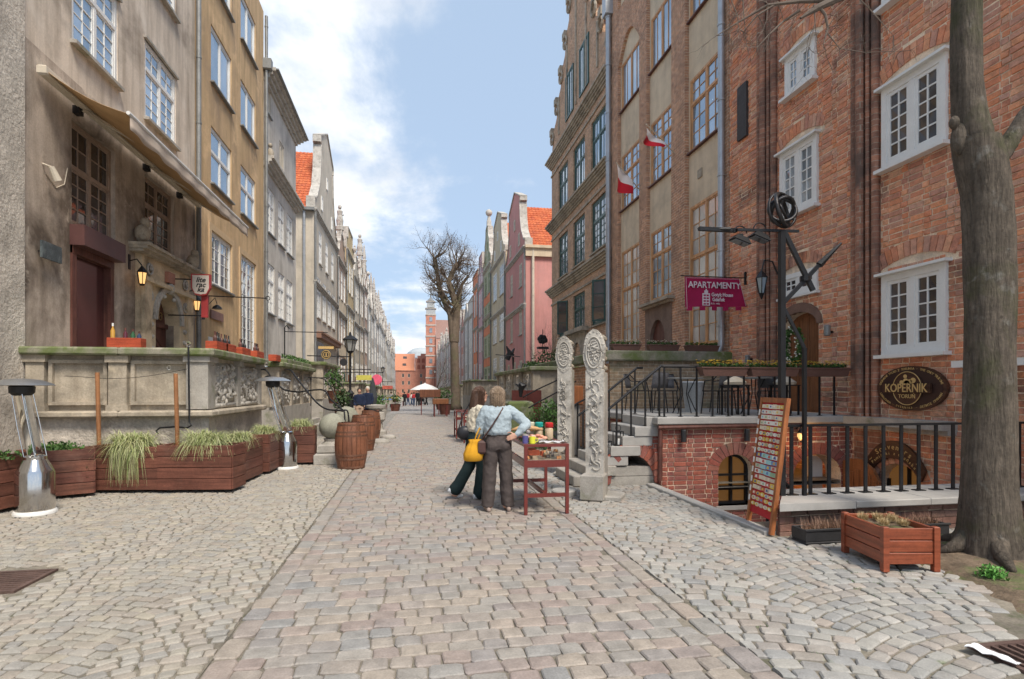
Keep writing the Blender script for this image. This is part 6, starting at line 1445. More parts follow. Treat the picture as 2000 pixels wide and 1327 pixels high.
# ================================================================== right foreground
# low wall with railing before the sunken area
LW = thing('low_brick_wall', 'low brick wall with broad granite slab and iron railing round the cellar area', 'wall', (6.2, 6.3, 0))
LF_ = CF(5.93); m = MB(); m.prism([(4.22, 5.95), (8.19, 5.95), (8.19, 6.6), (4.72, 6.6)], -1.1, .30); m.build('core', M_mortar, LW)
PC = bricks(LF_, 4.2, 8.18, -.06, .3, .42, .09, .012, (), .012, jit=.006)
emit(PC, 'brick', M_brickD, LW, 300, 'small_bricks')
m = MB(); m.prism([(4.12, 5.8), (5.11, 5.8), (5.11, 6.66), (4.78, 6.66)], .3, .385); m.build('slab', M_granite, LW)
for k in range(1, 4): m = MB(); m.rbox(4.1+k*1.02, 4.1+(k+1)*1.02-.006, 5.8, 6.66, .3, .385, .012); m.build('slab', M_granite, LW)
posts = [(4.62+.262*k, 6.28, .385, 1.245) for k in range(14)]
t = thing('area_railing', 'black flat-bar iron railing standing on the granite slab of the low wall', 'railing', (6.3, 6.28, .385))
m = MB(); m.box(4.3, 8.18, 6.26, 6.30, 1.23, 1.26); m.build('handrail', M_iron, t)
for (x, y, z0, z1) in posts: m = MB(); m.box(x-.022, x+.022, y-.01, y+.01, z0, z1-.016); m.box(x-.07, x+.07, y-.045, y+.045, z0, z0+.012); m.build('post', M_iron, t)
t = thing('stair_handrail', 'dark handrail sloping down into the cellar area behind the souvenir board', 'railing', (4.6, 7, 0))
m = MB(); m.tube([(4.5, 6.75, .75), (5.3, 6.8, .1), (5.8, 6.8, -.4)], .03, 8); m.build('handrail', M_iron, t); m = MB(); m.tube([(4.62, 6.76, -.6), (4.62, 6.76, .66)], .02, 6); m.build('post', M_iron, t)
# black troughs with heather
for i, (x, lb) in enumerate(((4.55, 'black trough of dry brown heather beside the red wooden planter'), (5.62, 'black trough of dry heather behind the red wooden planter'), (7.15, 'black trough of dry heather right of the tree trunk'))):
    t = thing('heather_trough', lb, 'planter', (x, 5.62, 0), 'black plastic heather troughs'); m = MB()
    x0, x1, y0, y1 = x-.34, x+.42, 5.48, 5.72
    m.rbox(x0, x1, y0, y1, 0, .03, .01); m.rbox(x0, x1, y0, y0+.02, .03, .16, .006); m.rbox(x0, x1, y1-.02, y1, .03, .16, .006); m.rbox(x0, x0+.02, y0+.02, y1-.02, .03, .16, .006); m.rbox(x1-.02, x1, y0+.02, y1-.02, .03, .16, .006)
    m.rbox(x0-.012, x1+.012, y0-.012, y0+.01, .145, .17, .004); m.build('trough', M_black, t)
    m = MB(); m.box(x0+.02, x1-.02, y0+.02, y1-.02, .03, .13); m.build('soil', M_soil, t)
    m = MB(); blades(m, ((x0+x1)/2, (y0+y1)/2, .12), 520, .20, .15, .0035, .5, .8, 3, .32, .08); m.build('heather_twigs', M_heather, t)
# red stained planter
t = thing('red_wooden_planter', 'red-brown stained wooden planter box with dry grass tufts beside the tree', 'planter', (4.6, 4.78, 0))
rt = RAD(-10); T_ = plank_box(t, (4.60, 4.82, 0), rt, .47, .62, .41, 3, M_redwood, True, .07, True, .055)
for i, (dx, dy) in enumerate(((-.12, .2), (.04, .21), (-.05, -.02), (.12, -.04), (.14, .15))):
    g = thing('dry_grass_tuft', 'cut dry straw-coloured grass tuft, %s' % ['at the far left corner of the red planter', 'at the far middle of the red planter', 'at the centre front of the red planter', 'at the right front of the red planter', 'at the far right corner of the red planter'][i], 'plant', tuple(T_((dx, dy, .38))), 'dry grass tufts in the red planter')
    m = MB(); blades(m, T_((dx, dy, .37)), 260, .10, .12, .0028, .7, .75, 3, .035, .035); m.build('blades', M_dry, g)
# leaning souvenir board
t = thing('souvenir_board', 'tall leaning wooden board covered with rows of colourful magnets and souvenirs', 'display board', (4.1, 6.2, 0))
f1 = np.array(G(1508, 1046)); f0 = np.array(G(1459, 1021)); b1 = P(1541, 779, 6.62); wv = f1-f0; b0 = P(1487, 776, 7.05)
f0[2] = f1[2] = 0; uv = wv/np.linalg.norm(wv); Wb = np.linalg.norm(wv); upv = ((b0+b1)/2-(f0+f1)/2); Hb = np.linalg.norm(upv); upv /= Hb; nv = np.cross(uv, upv); nv /= np.linalg.norm(nv)
if nv[0] > 0: nv = -nv
class BF_:
    h = 1
    @staticmethod
    def p(a, z, d): return f0+uv*a+upv*z+nv*d
BFr = BF_()
def bb(m, a0, a1, z0, z1, d0, d1):
    c = [BFr.p(a0, z0, d0), BFr.p(a1, z0, d0), BFr.p(a1, z0, d1), BFr.p(a0, z0, d1), BFr.p(a0, z1, d0), BFr.p(a1, z1, d0), BFr.p(a1, z1, d1), BFr.p(a0, z1, d1)]; m.add(c, MB.BF); return m
M_frame = mat('board_frame_wood', (.33, .115, .04), .45, grain=(14, 14, 1.5), var=.15)
for a0, a1 in ((0, .045), (Wb-.05, Wb)): bb(MB(), a0, a1, 0, Hb, -.03, .02).build('frame_post', M_frame, t)
bb(MB(), .045, Wb-.05, Hb-.06, Hb, -.03, .018).build('frame_rail', M_frame, t)
bb(MB(), .045, Wb-.05, .16, Hb-.06, -.02, 0).build('red_panel', mat('red_felt', (.42, .025, .03), .85, var=.1), t)
pal = [mat('magnet_%d' % i, c, .45, var=.1, bump=0) for i, c in enumerate([(.75, .66, .5), (.78, .76, .7), (.55, .36, .18), (.16, .28, .5), (.7, .5, .1), (.3, .45, .3), (.55, .12, .1), (.08, .12, .3), (.35, .6, .62), (.6, .5, .4)])]
rows = 19; z = Hb-.08
for r in range(rows):
    hh = (Hb-.32)/rows; n = 6 if r < 9 else (4 if r < 14 else 5)
    for k in range(n):
        a0 = .055+(Wb-.115)*k/n+.003; a1 = .055+(Wb-.115)*(k+1)/n-.004; z1 = z-R_(0, .008); z0 = z-hh+.010+R_(0, .008)
        m = MB()
        if 4 < r < 9 or r > 15:
            ca, cz = (a0+a1)/2, (z0+z1)/2; v = [BFr.p(ca+(a1-a0)/2*cos(2*pi*q/10), cz+(z1-z0)/2*sin(2*pi*q/10), .012) for q in range(10)]+[BFr.p(ca+(a1-a0)/2*cos(2*pi*q/10), cz+(z1-z0)/2*sin(2*pi*q/10), 0) for q in range(10)]
            m.add(v, [tuple(range(10))]+[(q, (q+1) % 10, 10+(q+1) % 10, 10+q) for q in range(10)])
        else: bb(m, a0, a1, z0, z1, 0, .012)
        w = [0, 1, 1, 0, 2, 4, 9] if r < 9 else ([3, 8, 3, 7, 5, 1, 9] if r < 13 else [0, 1, 4, 9, 6, 0]); o = m.build('magnet', pal[w[int(rng.integers(len(w)))]], t)
        m = MB(); c0 = BFr.p((a0+a1)/2, (z0+z1)/2, .014); s_ = (a1-a0)*.25
        m.add([c0-uv*s_-upv*s_*.5, c0+uv*s_-upv*s_*.5, c0+uv*s_*.6+upv*s_*.7, c0-uv*s_*.7+upv*s_*.5], [(0, 1, 2, 3)]); m.build('motif', pal[int(rng.integers(10))], o)
    z -= hh
for k in range(10): bb(MB(), .012, .04, .3+k*.12, .37+k*.12, .02, .026).build('price_tag', M_white, t)
# iron armillary sculpture with lamps
t = thing('armillary_sculpture', 'black iron post with ringed armillary sphere, long telescope arm and crossed braces', 'sculpture', (4.45, 6.25, .385))
tt = 6.95; Q = lambda a, b, d=0: P(a, b, tt+d)
m = MB(); a = Q(1527, 452); bse = np.array([a[0], a[1], .385]); m.bar(bse, a, .065); m.build('post', M_iron, t)
c = Q(1528, 411); 
for (R0, ax, r) in ((.215, (.2, -1, .1), .018), (.205, (.6, -.75, .2), .026), (.16, (-.3, -.9, .35), .022), (.155, (.1, -.85, -.5), .026), (.11, (.7, -.6, .4), .016)):
    m = MB(); m.ring(c, R0, r, ax, 32, 7); autosmooth(m.build('ring', M_ironb, t), 60)
m = MB(); m.tube([c+[-.06, 0, -.17], c+[.02, 0, .17]], .012, 6); m.tube([c+[.06, 0, -.16], c+[-.03, 0, .15]], .012, 6); m.build('axis', M_ironb, t)
m = MB(); m.bar(Q(1560, 452), Q(1440, 449), .03); m.xbox(Q(1402, 449), .5, .05, .045); m.tube([Q(1425, 449), Q(1362, 447)], [.035, .008], 6); m.build('telescope_arm', M_iron, t)
m = MB(); m.bar(Q(1531, 452), Q(1588, 568), .05); m.build('brace', M_iron, t)
m = MB(); m.bar(Q(1530, 592), Q(1612, 505), .045); m.tube([Q(1600, 518), Q(1643, 475)], [.045, .014], 6); m.lathe([(.06, -.03), (.06, .03)], Q(1572, 545), 8); m.build('pointer_brace', M_iron, t)
m = MB(); m.bar(Q(1530, 600), Q(1571, 680), .035); a = Q(1571, 680); m.bar(a, (a[0], a[1], .385), .042); m.build('second_post', M_iron, t)
for i, (px1, py1) in enumerate(((1446, 468), (1484, 462))):
    g = thing('floodlight', ['black wide floodlight hanging at the tip side of the telescope arm', 'black wide floodlight hanging nearer the armillary sphere'][i], 'lamp', tuple(Q(px1, py1)), 'floodlights on the iron sculpture')
    c = Q(px1, py1); m = MB(); m.xbox(c, .24, .16, .07, Matrix.Rotation(RAD(18), 3, 'Y'), taper=.6); m.xbox(c+[0, 0, .04], .05, .05, .05); m.build('housing', M_iron, g)
    m = MB(); m.xbox(c+[-.012, 0, -.04], .2, .13, .008, Matrix.Rotation(RAD(18), 3, 'Y')); m.build('lamp_glass', M_gDark, g)
    m = MB(); m.ring(c+[0, 0, .08], .085, .008, (0, 1, 0), 14, 5, 0, 0, pi); m.build('hoop', M_iron, g)
# lit lantern by the cellar door
t = thing('lit_lantern', 'lit amber glass lantern hanging by the cellar door', 'lantern', tuple(P(1622, 858, 9.6)))
c = P(1622, 868, 9.6); c[1] = 9.25; m = MB(); m.tube([(c[0], 9.39, c[2]+.2), (c[0], 9.3, c[2]+.27), c+[0, 0, .2]], .012, 6); m.lathe([(.06, .13), (.075, .14), (.03, .2), (.01, .22)], c, 8); m.lathe([(.01, -.04), (.04, -.01)], c, 8)
for k in range(6): m.bar(c+[.04*cos(k*pi/3), .04*sin(k*pi/3), 0], c+[.068*cos(k*pi/3), .068*sin(k*pi/3), .14], .007)
m.build('lantern_frame', M_ironb, t); m = MB(); m.lathe([(.038, 0), (.07, .08), (.062, .14)], c, 12); m.build('lamp_glass', M_lampglow, t, smooth=True)
ld = bpy.data.lights.new('lantern_bulb', 'POINT'); ld.energy = 2; ld.color = (1, .6, .25); ld.shadow_soft_size = .05; lo = bpy.data.objects.new('lantern_bulb', ld); COL.objects.link(lo); lo.location = tuple(c+[0, -.12, .05])
# banner
t = thing('apartment_banner', 'crimson cloth banner reading APARTAMENTY hanging from a wall rod', 'banner', (7.3, 12.85, 4.4))
Y = 12.85; xa, xb = XY(1337, Y), XY(1458, Y); m = MB(); m.tube([(xa-.1, Y, 4.47), (8.2, Y, 4.47)], .014, 6); m.box(8.15, 8.2, Y-.03, Y+.03, 4.3, 4.62); m.build('rod', M_iron, t)
M_ban = mat('crimson_cloth', (.36, .012, .075), .8, var=.08, bump=.1)
n = 26; top = 4.45; g = []; xr_ = XY(1443, Y)
for j in range(9):
    row = []
    for i in range(n+1):
        s = i/n; k = j/8; x = xa+(xr_-xa)*s+k*(.03+.17*s); row.append((x, Y+.03*sin(s*9+k*2)*k, top-.74*k+.04*k*s))
    g.append(row)
m = MB(); m.sheet(g); 
for i in range(5):
    s0, s1 = (2*i+.1)/10, (2*i+1.0)/10; f = lambda s, z: (xa+(xr_-xa)*s+.03+.17*s+.02, Y+.03*sin(s*9+2), top-.74+.04*s-z)
    m.add([f(s0, 0), f(s1, 0), f(s1, .09), f(s0, .09)], [(0, 1, 2, 3)])
bo = m.build('cloth', M_ban, t, smooth=True)
M_btxt = mat('banner_white', (.72, .62, .66), .8, var=.05, bump=0)
m = MB()
pb = [(xa+.015, top-.02), (xr_-.015, top-.02), (xr_+.18, top-.70), None, (xa+.05, top-.76), (xa+.015, top-.02)]
for p, q_ in (((xa+.02, top-.03), (xr_-.01, top-.03)), ((xr_-.01, top-.03), (xr_+.17, top-.68)), ((xa+.02, top-.03), (xa+.05, top-.8))): m.bar((p[0], Y-.036, p[1]), (q_[0], Y-.036, q_[1]), .012, .004)
m.build('white_border', M_btxt, t)
text('APARTAMENTY', .215, ((xa+xr_)/2+.05, Y-.04, top-.2), t, M_btxt, ROT_C, sx=.93, bold=.003)
text('Gotyk House', .125, (xa+.98, Y-.04, top-.43), t, M_btxt, ROT_C, sx=.85, bold=.003); text('Gdańsk', .125, (xa+.88, Y-.04, top-.55), t, M_btxt, ROT_C, sx=.85, bold=.003); text('A.D. 1451', .06, (xa+.80, Y-.04, top-.65), t, M_btxt, ROT_C)
m = MB(); cx = xa+.55; F = CF(Y)
m.fbox(F, cx-.1, cx+.1, top-.70, top-.40, .038, .042); m.fbox(F, cx-.05, cx+.05, top-.40, top-.33, .038, .042); m.fbox(F, cx-.015, cx+.015, top-.33, top-.29, .038, .042); m.build('tower_emblem', M_btxt, t)
m = MB()
for i in range(2):
    for j in range(4): m.fbox(F, cx-.07+i*.08, cx-.01+i*.08, top-.68+j*.07, top-.64+j*.07, .042, .044)
m.build('emblem_windows', M_ban, t)
# Polish flags
M_flr = mat('flag_red', (.55, .015, .035), .8, var=.08, bump=0); M_flw = mat('flag_white', (.72, .70, .72), .8, var=.05, bump=0)
for i, (pts, lb, tt_) in enumerate((((1318, 300, 1262, 243, 1306, 288), 'white and red flag on the pilaster, higher of the two', 16.6), ((1250, 372, 1204, 318, 1228, 372), 'white and red flag on the pilaster, lower of the two', 18.5))):
    g = thing('flag', lb, 'flag', tuple(P(pts[0], pts[1], tt_)), 'white and red flags on the tan bay house'); a = P(pts[0], pts[1], tt_); b = P(pts[2], pts[3], tt_-1.2)
    m = MB(); m.tube([a, b], .018, 6); m.build('pole', M_cream, g)
    for k, mm in ((0, M_flw), (1, M_flr)):
        G2 = []
        for r in range(6):
            row = []
            for q in range(10):
                s = q/9; v = (r/5+k)*.5; p = b+(a-b)*(.02+.6*s); fall = .16+.95*v
                row.append(p+np.array([.05*sin(s*6+v*3), .10*sin(s*5), 0])+(a-b)*(-.12*v+0)+np.array([0, 0, -fall*(.42-.22*s)*1.2]) if i == 0 else p+np.array([.04*sin(s*6+v*3), .08*sin(s*5), -.85*v*(1-.45*s)]))
            G2.append(row)
        m = MB(); m.sheet(G2); m.build('cloth', mm, g, smooth=True)
# wreath on the oak door
t = thing('door_wreath', 'green leafy wreath with pale flowers hanging on the oak door', 'wreath', (8.05, 10.85, 2.6))
m = MB()
for k in range(26):
    th = 2*pi*k/26; leaves(m, (8.02, 10.85+.24*cos(th), 2.62+.34*sin(th)), 26, .09, .10, .10, .05, .1)
m.build('leaves', M_leaf, t); m = MB()
for k in range(60): th = R_(0, 6.28); m.ball((7.94+R_(-.03, .03), 10.85+.24*cos(th)+R_(-.07, .07), 2.62+.34*sin(th)+R_(-.08, .08)), .016, 5, 4)
m.build('blossoms', M_petW, t)
# flower boxes
def flower_box(c, L, ax, label, petm, n=90, hang=True, col=None):
    t = thing('flower_box', label, 'flower box', tuple(c), 'flower boxes on railings and beams'); x, y, z = c; m = MB()
    if ax == 'X': v = [(x-L/2+.05, y-.08, z), (x+L/2-.05, y-.08, z), (x+L/2-.05, y+.08, z), (x-L/2+.05, y+.08, z), (x-L/2, y-.1, z+.15), (x+L/2, y-.1, z+.15), (x+L/2, y+.1, z+.15), (x-L/2, y+.1, z+.15)]
    else: v = [(x-.08, y-L/2+.05, z), (x+.08, y-L/2+.05, z), (x+.08, y+L/2-.05, z), (x-.08, y+L/2-.05, z), (x-.1, y-L/2, z+.15), (x+.1, y-L/2, z+.15), (x+.1, y+L/2, z+.15), (x-.1, y+L/2, z+.15)]
    m.add(v, MB.BF); 
    if ax == 'X': m.rbox(x-L/2-.01, x+L/2+.01, y-.115, y+.115, z+.135, z+.16, .005)
    m.build('box', mat('brown_flower_box', (.14, .075, .06), .55, var=.15) if 'brown_flower_box' not in bpy.data.materials else bpy.data.materials['brown_flower_box'], t)
    k = max(3, int(L/.12)); m = MB(); p = MB()
    for i in range(k):
        o = (i+.5)/k*L-L/2; q = np.array([x+(o if ax == 'X' else 0), y+(o if ax == 'Y' else 0), z+.2]); leaves(m, q, 50, .08, .08, .05, .028, .1)
        for _ in range(int(n/k)): 
            w = q+[R_(-.09, .09), R_(-.09, .09), R_(.0, .09)]; p.lathe([(.005, 0), (.022, .006), (.004, .01)], w, 5)
    m.build('leaves', M_leaf, t); p.build('blossoms', petm, t)
for i, (p0, p1) in enumerate(((1366, 1456), (1461, 1555), (1562, 1654))):
    a, b = XY(p0, 9.3), XY(p1, 9.3); flower_box(((a+b)/2, 9.3, 1.93), b-a, 'X', 'brown flower box with yellow pansies, %s on the terrace railing' % ['left one', 'middle one', 'right one'][i], M_petY if i else M_petY, 110)
for i, (p0, p1) in enumerate(((1193, 1250), (1264, 1325), (1338, 1402))):
    a, b = XY(p0, 13.6), XY(p1, 13.6); flower_box(((a+b)/2, 13.6, 2.67), b-a, 'X', 'flower box with pale primroses, %s on the mossy stone beam' % ['left one', 'middle one', 'right one'][i], M_petW if i < 2 else M_petY, 60)
# cafe furniture on the terrace
def cafe_chair(c, rot, label):
    t = thing('cafe_chair', label, 'chair', tuple(c), 'black metal cafe chairs on the brick terrace'); M = Matrix.Rotation(rot, 3, 'Z'); T = lambda p: np.array(M@Vector(p))+np.array(c)
    for sx in (-.2, .2):
        for sy in (-.2, .2): m = MB(); m.tube([T((sx*1.15, sy*1.2, 0)), T((sx, sy, .45))], .012, 6); m.build('leg', M_iron, t)
    m = MB(); m.add([T((-.22, -.22, .45)), T((.22, -.22, .45)), T((.22, .22, .45)), T((-.22, .22, .45)), T((-.22, -.22, .47)), T((.22, -.22, .47)), T((.22, .22, .47)), T((-.22, .22, .47))], MB.BF); m.build('seat', M_black, t)
    m = MB(); g = [[T((-.24+.48*i/6, -.22-.05*sin(pi*i/6)-.06*j/3, .52+.32*j/3)) for i in range(7)] for j in range(4)]; m.sheet(g); o = m.build('backrest', mat('woven_grey_back', (.11, .11, .12), .8, var=.3, bump=.8, bscale=80) if 'woven_grey_back' not in bpy.data.materials else bpy.data.materials['woven_grey_back'], t, smooth=True); s_ = o.modifiers.new('t', 'SOLIDIFY'); s_.thickness = .012
    m = MB(); m.tube([T((-.22, .15, .66)), T((-.25, -.1, .68)), T((-.22, -.25, .84)), T((.22, -.25, .84)), T((.25, -.1, .68)), T((.22, .15, .66))], .012, 6); m.tube([T((-.22, .15, .66)), T((-.22, .2, .45))], .012, 6); m.tube([T((.22, .15, .66)), T((.22, .2, .45))], .012, 6); m.build('armrest', M_iron, t)
for (x, y, r, lb) in ((5.0, 11.3, .4, 'black cafe chair nearest the stair on the brick terrace'), (5.75, 12.2, 2.9, 'black cafe chair before the rear brick wall'), (5.15, 12.4, -2.2, 'black cafe chair in the rear left terrace corner'), (6.55, 11.0, 1.9, 'black cafe chair left of the oak door'), (7.2, 10.3, -1.0, 'black cafe chair in front of the oak door'), (6.0, 10.35, .3, 'black cafe chair by the middle flower box')): cafe_chair((x, y, 1.2), r, lb)
def cafe_table(c, r, label, top):
    t = thing('cafe_table', label, 'table', tuple(c)); c = np.array(c); m = MB(); m.lathe([(r, .70), (r, .725), (r-.02, .73)], c, 24); m.build('tabletop', top, t)
    for k in range(4): a = k*pi/2+.6; m = MB(); m.tube([c+[r*.75*cos(a), r*.75*sin(a), 0], c+[r*.2*cos(a), r*.2*sin(a), .4], c+[r*.6*cos(a+.2), r*.6*sin(a+.2), .7]], .011, 6); m.build('leg', M_iron, t)
cafe_table((5.4, 10.6, 1.2), .36, 'small round grey cafe table near the stair end of the terrace', M_zincd); cafe_table((6.6, 10.1, 1.2), .34, 'small round cafe table before the oak door', M_zincd)
t = thing('covered_bin', 'pale grey tapered pot standing among the cafe chairs', 'pot', (5.95, 11.3, 1.2)); m = MB(); m.lathe([(.16, 0), (.23, .62), (.25, .64), (.22, .66)], (5.95, 11.3, 1.2), 18); autosmooth(m.build('pot', mat('pale_grey_pot', (.42, .45, .48), .6), t))
for i, x in enumerate((6.05, 7.1)):
    Y = 9.85; t = thing('bar_stool', ['high black stool with beige cushion, left one behind the railing', 'high black stool with beige cushion, right one behind the railing'][i], 'stool', (x, Y, 1.2), 'beige cushioned stools')
    for sx in (-.17, .17):
        for sy in (-.17, .17): m = MB(); m.bar((x+sx, Y+sy, 1.2), (x+sx, Y+sy, 1.76), .03); m.build('leg', M_iron, t)
    m = MB(); m.rbox(x-.2, x+.2, Y-.2, Y+.2, 1.76, 1.78, .005); m.build('frame', M_iron, t); m = MB(); m.lathe([(.2, 0), (.21, .05), (.12, .12), (.03, .16)], (x, Y, 1.78), 18); autosmooth(m.build('cushion', M_cream, t))
for i, (x, Y, z) in enumerate(((3.62, 9.62, .69), (3.40, 9.62, .52))):
    t = thing('candle_lantern', 'black candle lantern on the stone stair, %s' % ['upper one', 'lower one'][i], 'lantern', (x, Y, z), 'candle lanterns on the stair'); m = MB()
    for sx in (-.07, .07):
        for sy in (-.07, .07): m.bar((x+sx, Y+sy, z), (x+sx, Y+sy, z+.24), .014)
    m.box(x-.08, x+.08, Y-.08, Y+.08, z, z+.015); m.box(x-.08, x+.08, Y-.08, Y+.08, z+.24, z+.255); m.ring((x, Y, z+.31), .05, .006, (0, 1, 0), 12, 5); m.build('frame', M_iron, t); m = MB(); m.lathe([(.035, .016), (.035, .12)], (x, Y, z), 10); m.build('candle', M_white, t)
# ------------------------------------------------------------------ carved stelae
def stele(c, rot, H, label, base=True):
    t = thing('carved_stele', label, 'stele', tuple(c), 'carved stone stelae at the stair'); M = Matrix.Rotation(rot, 3, 'Z'); T = lambda p: np.array(M@Vector(p))+np.array(c)
    def put(m, name, mm, sm=False): m.v = [np.array([T(p) for p in v]) for v in m.v]; return m.build(name, mm, t, smooth=sm)
    if base: m = MB(); m.rbox(-.175, .175, -.30, .06, 0, .40, .025); put(m, 'base_block', M_stonegrey)
    z0 = .40 if base else 0
    m = MB(); m.rbox(-.13, .15, -.12, .0, 0, H-.62, .012); put(m, 'slab', M_stonelight)
    m = MB(); m.rbox(-.125, .145, .002, .26, 0, H-.66, .015); put(m, 'rear_slab', M_stonegrey)
    F = Fr((0, -.12, 0), (1, 0, 0), (0, -1, 0)); cz = H-.36
    m = MB(); m.fpoly(F, [(.165*cos(a)*(1+.05*sin(6*a)), cz+.36*sin(a)*(1+.02*cos(8*a))) for a in np.linspace(0, 2*pi, 28)[:-1]], -.12, .01); put(m, 'medallion', M_stonelight)
    m = MB(); m.tube([F.p(.12*cos(a), cz+.24*sin(a), .02) for a in np.linspace(0, 2*pi, 24)], .014, 6); m.tube([F.p(.085*cos(a), cz+.19*sin(a), .015) for a in np.linspace(0, 2*pi, 20)], .01, 6)
    for k in range(7): m.tube([F.p(-.07, cz-.12+k*.045, .012), F.p(.07, cz-.06+k*.045, .014)], .010, 5)
    relief(m, F, -.11, .11, cz-.13, cz+.13, .012, 14, .035)
    for k in range(16): a = 2*pi*k/16; m.ball(F.p(.15*cos(a), cz+.32*sin(a), -.01), .03, 6, 5)
    put(m, 'crest_relief', M_stonelight, True)
    m = MB()
    z = z0+.12
    while z < H-.85:
        s = .8; m.ring(F.p(R_(-.04, .04), z, .006), R_(.05, .08), .011, (0, 1, 0), 12, 5, 0, R_(0, 3), R_(3.6, 6)); m.tube([F.p(-.07*sin(z*9), z, .006), F.p(.05*sin(z*9+1), z+.07, .018), F.p(-.04, z+.15, .005)], [.012, .017, .006], 6)
        for _ in range(3): m.ball(F.p(R_(-.1, .12), z+R_(0, .14), .004), R_(.012, .028), 6, 5)
        z += .15
    put(m, 'foliage_relief', M_stonelight, True)
    m = MB()      # scrolled back moulding, dark
    for k in range(4): m.rbox(-.11, .15, .005+.03*(k % 2), .22-.05*(k % 2), H-.66+k*.155, H-.66+k*.155+.125, .045)
    put(m, 'scroll_back', M_stone)
    m = MB(); m.rbox(-.03, .42, -.16, .30, -.02, .07, .02) if base else m.rbox(-.2, .2, -.2, .3, -.02, .05, .02); put(m, 'foot_slab', M_stonegrey)
    return t
stele(tuple(G(1163, 973)-[0, 0, 0]), RAD(-30), 2.62, 'tall carved white stone stele on a mossy block, nearest the souvenir table')
stele((3.0, 10.95, 0), RAD(-26), 2.75, 'tall carved white stone stele behind the souvenir table', False)
t = thing('round_stone', 'low round grey stone disc at the foot of the stair', 'stone', (2.38, 8.75, 0)); m = MB(); m.lathe([(.2, 0), (.2, .07), (.18, .09), (.01, .092)], (2.38, 8.75, 0), 20); autosmooth(m.build('disc', M_granite, t))
# ------------------------------------------------------------------ grates, paper, weeds
def grate(x0, x1, y0, y1, nb, ax, label):
    t = thing('drain_grate', label, 'drain grate', ((x0+x1)/2, (y0+y1)/2, 0), 'drain grates in the paving'); Mg = bpy.data.materials.get('rusty_grate') or mat('rusty_grate', (.14, .09, .075), .7, metal=.3, var=.35)
    for (a, b, c, d) in ((x0, x1, y0, y0+.04), (x0, x1, y1-.04, y1), (x0, x0+.04, y0+.04, y1-.04), (x1-.04, x1, y0+.04, y1-.04)): m = MB(); m.box(a, b, c, d, -.03, .005); m.build('frame_bar', Mg, t)
    for k in range(nb):
        m = MB()
        if ax == 'X': y = y0+.05+(y1-y0-.1)*(k+.5)/nb; m.box(x0+.04, x1-.04, y-.012, y+.012, -.03, .002)
        else: x = x0+.05+(x1-x0-.1)*(k+.5)/nb; m.box(x-.012, x+.012, y0+.04, y1-.04, -.03, .002)
        m.build('bar', Mg, t)
    m = MB(); m.box(x0+.04, x1-.04, y0+.04, y1-.04, -.06, -.04); m.build('shaft', M_black, t)
grate(-4.05, -3.3, 5.38, 5.98, 9, 'X', 'rusty slotted drain grate in the paving at the left edge')
grate(3.62, 4.2, 2.78, 3.16, 7, 'Y', 'black drain grate at the bottom right corner')
a, b = G(1893, 1268), G(1990, 1306); a2, b2 = a, b
t = thing('paper_sheet', 'crumpled white paper strip lying beside the bottom right drain', 'paper', tuple((a+b)/2)); m = MB(); d = (b-a)/np.linalg.norm(b-a); s = np.array([-d[1], d[0], 0]); g = []
for i in range(12):
    w = .10-.055*i/11; row = []
    for j in range(6): row.append(a+(b-a)*i/11+s*w*(j/5-.5)*2*.5+[0, 0, .022+.010*abs(sin(j*2.1+i*.8))+.005*sin(i*1.1)])
    g.append(row)
m.sheet(g); o = m.build('paper', mat('white_paper', (.78, .78, .78), .7, var=.03, bump=0), t); so = o.modifiers.new('t', 'SOLIDIFY'); so.thickness = .004
t = thing('green_weed', 'bright green leafy weed growing from the soil beside the tree', 'plant', tuple(G(1938, 1130))); c = G(1938, 1133); m = MB(); leaves(m, c+[0, 0, .06], 380, .13, .12, .075, .022, .1); m.build('leaves', leafmat('weed_leaf', [(.10, .28, .05), (.15, .36, .08), (.07, .20, .03)]), t); m = MB()
for k in range(8): m.tube([c, c+[R_(-.1, .1), R_(-.1, .1), .1]], .003, 4)
m.build('stem', M_leaf, t)
m = MB()
for k in range(46):
    x, y = R_(2.4, 4.6), R_(2.8, 5.9)
    if rng.random() < .5: x, y = R_(3.9, 4.6), R_(4.2, 5.6)
    for _ in range(int(R_(5, 16))): blades(m, (x, y, -.01), 2, .035, .3, .0022, .8, .7, 2, .05, .03)
m.build('joint_grass', M_leaf, label='short grass and moss in the joints of the right pavement', cat='grass', kind='stuff')
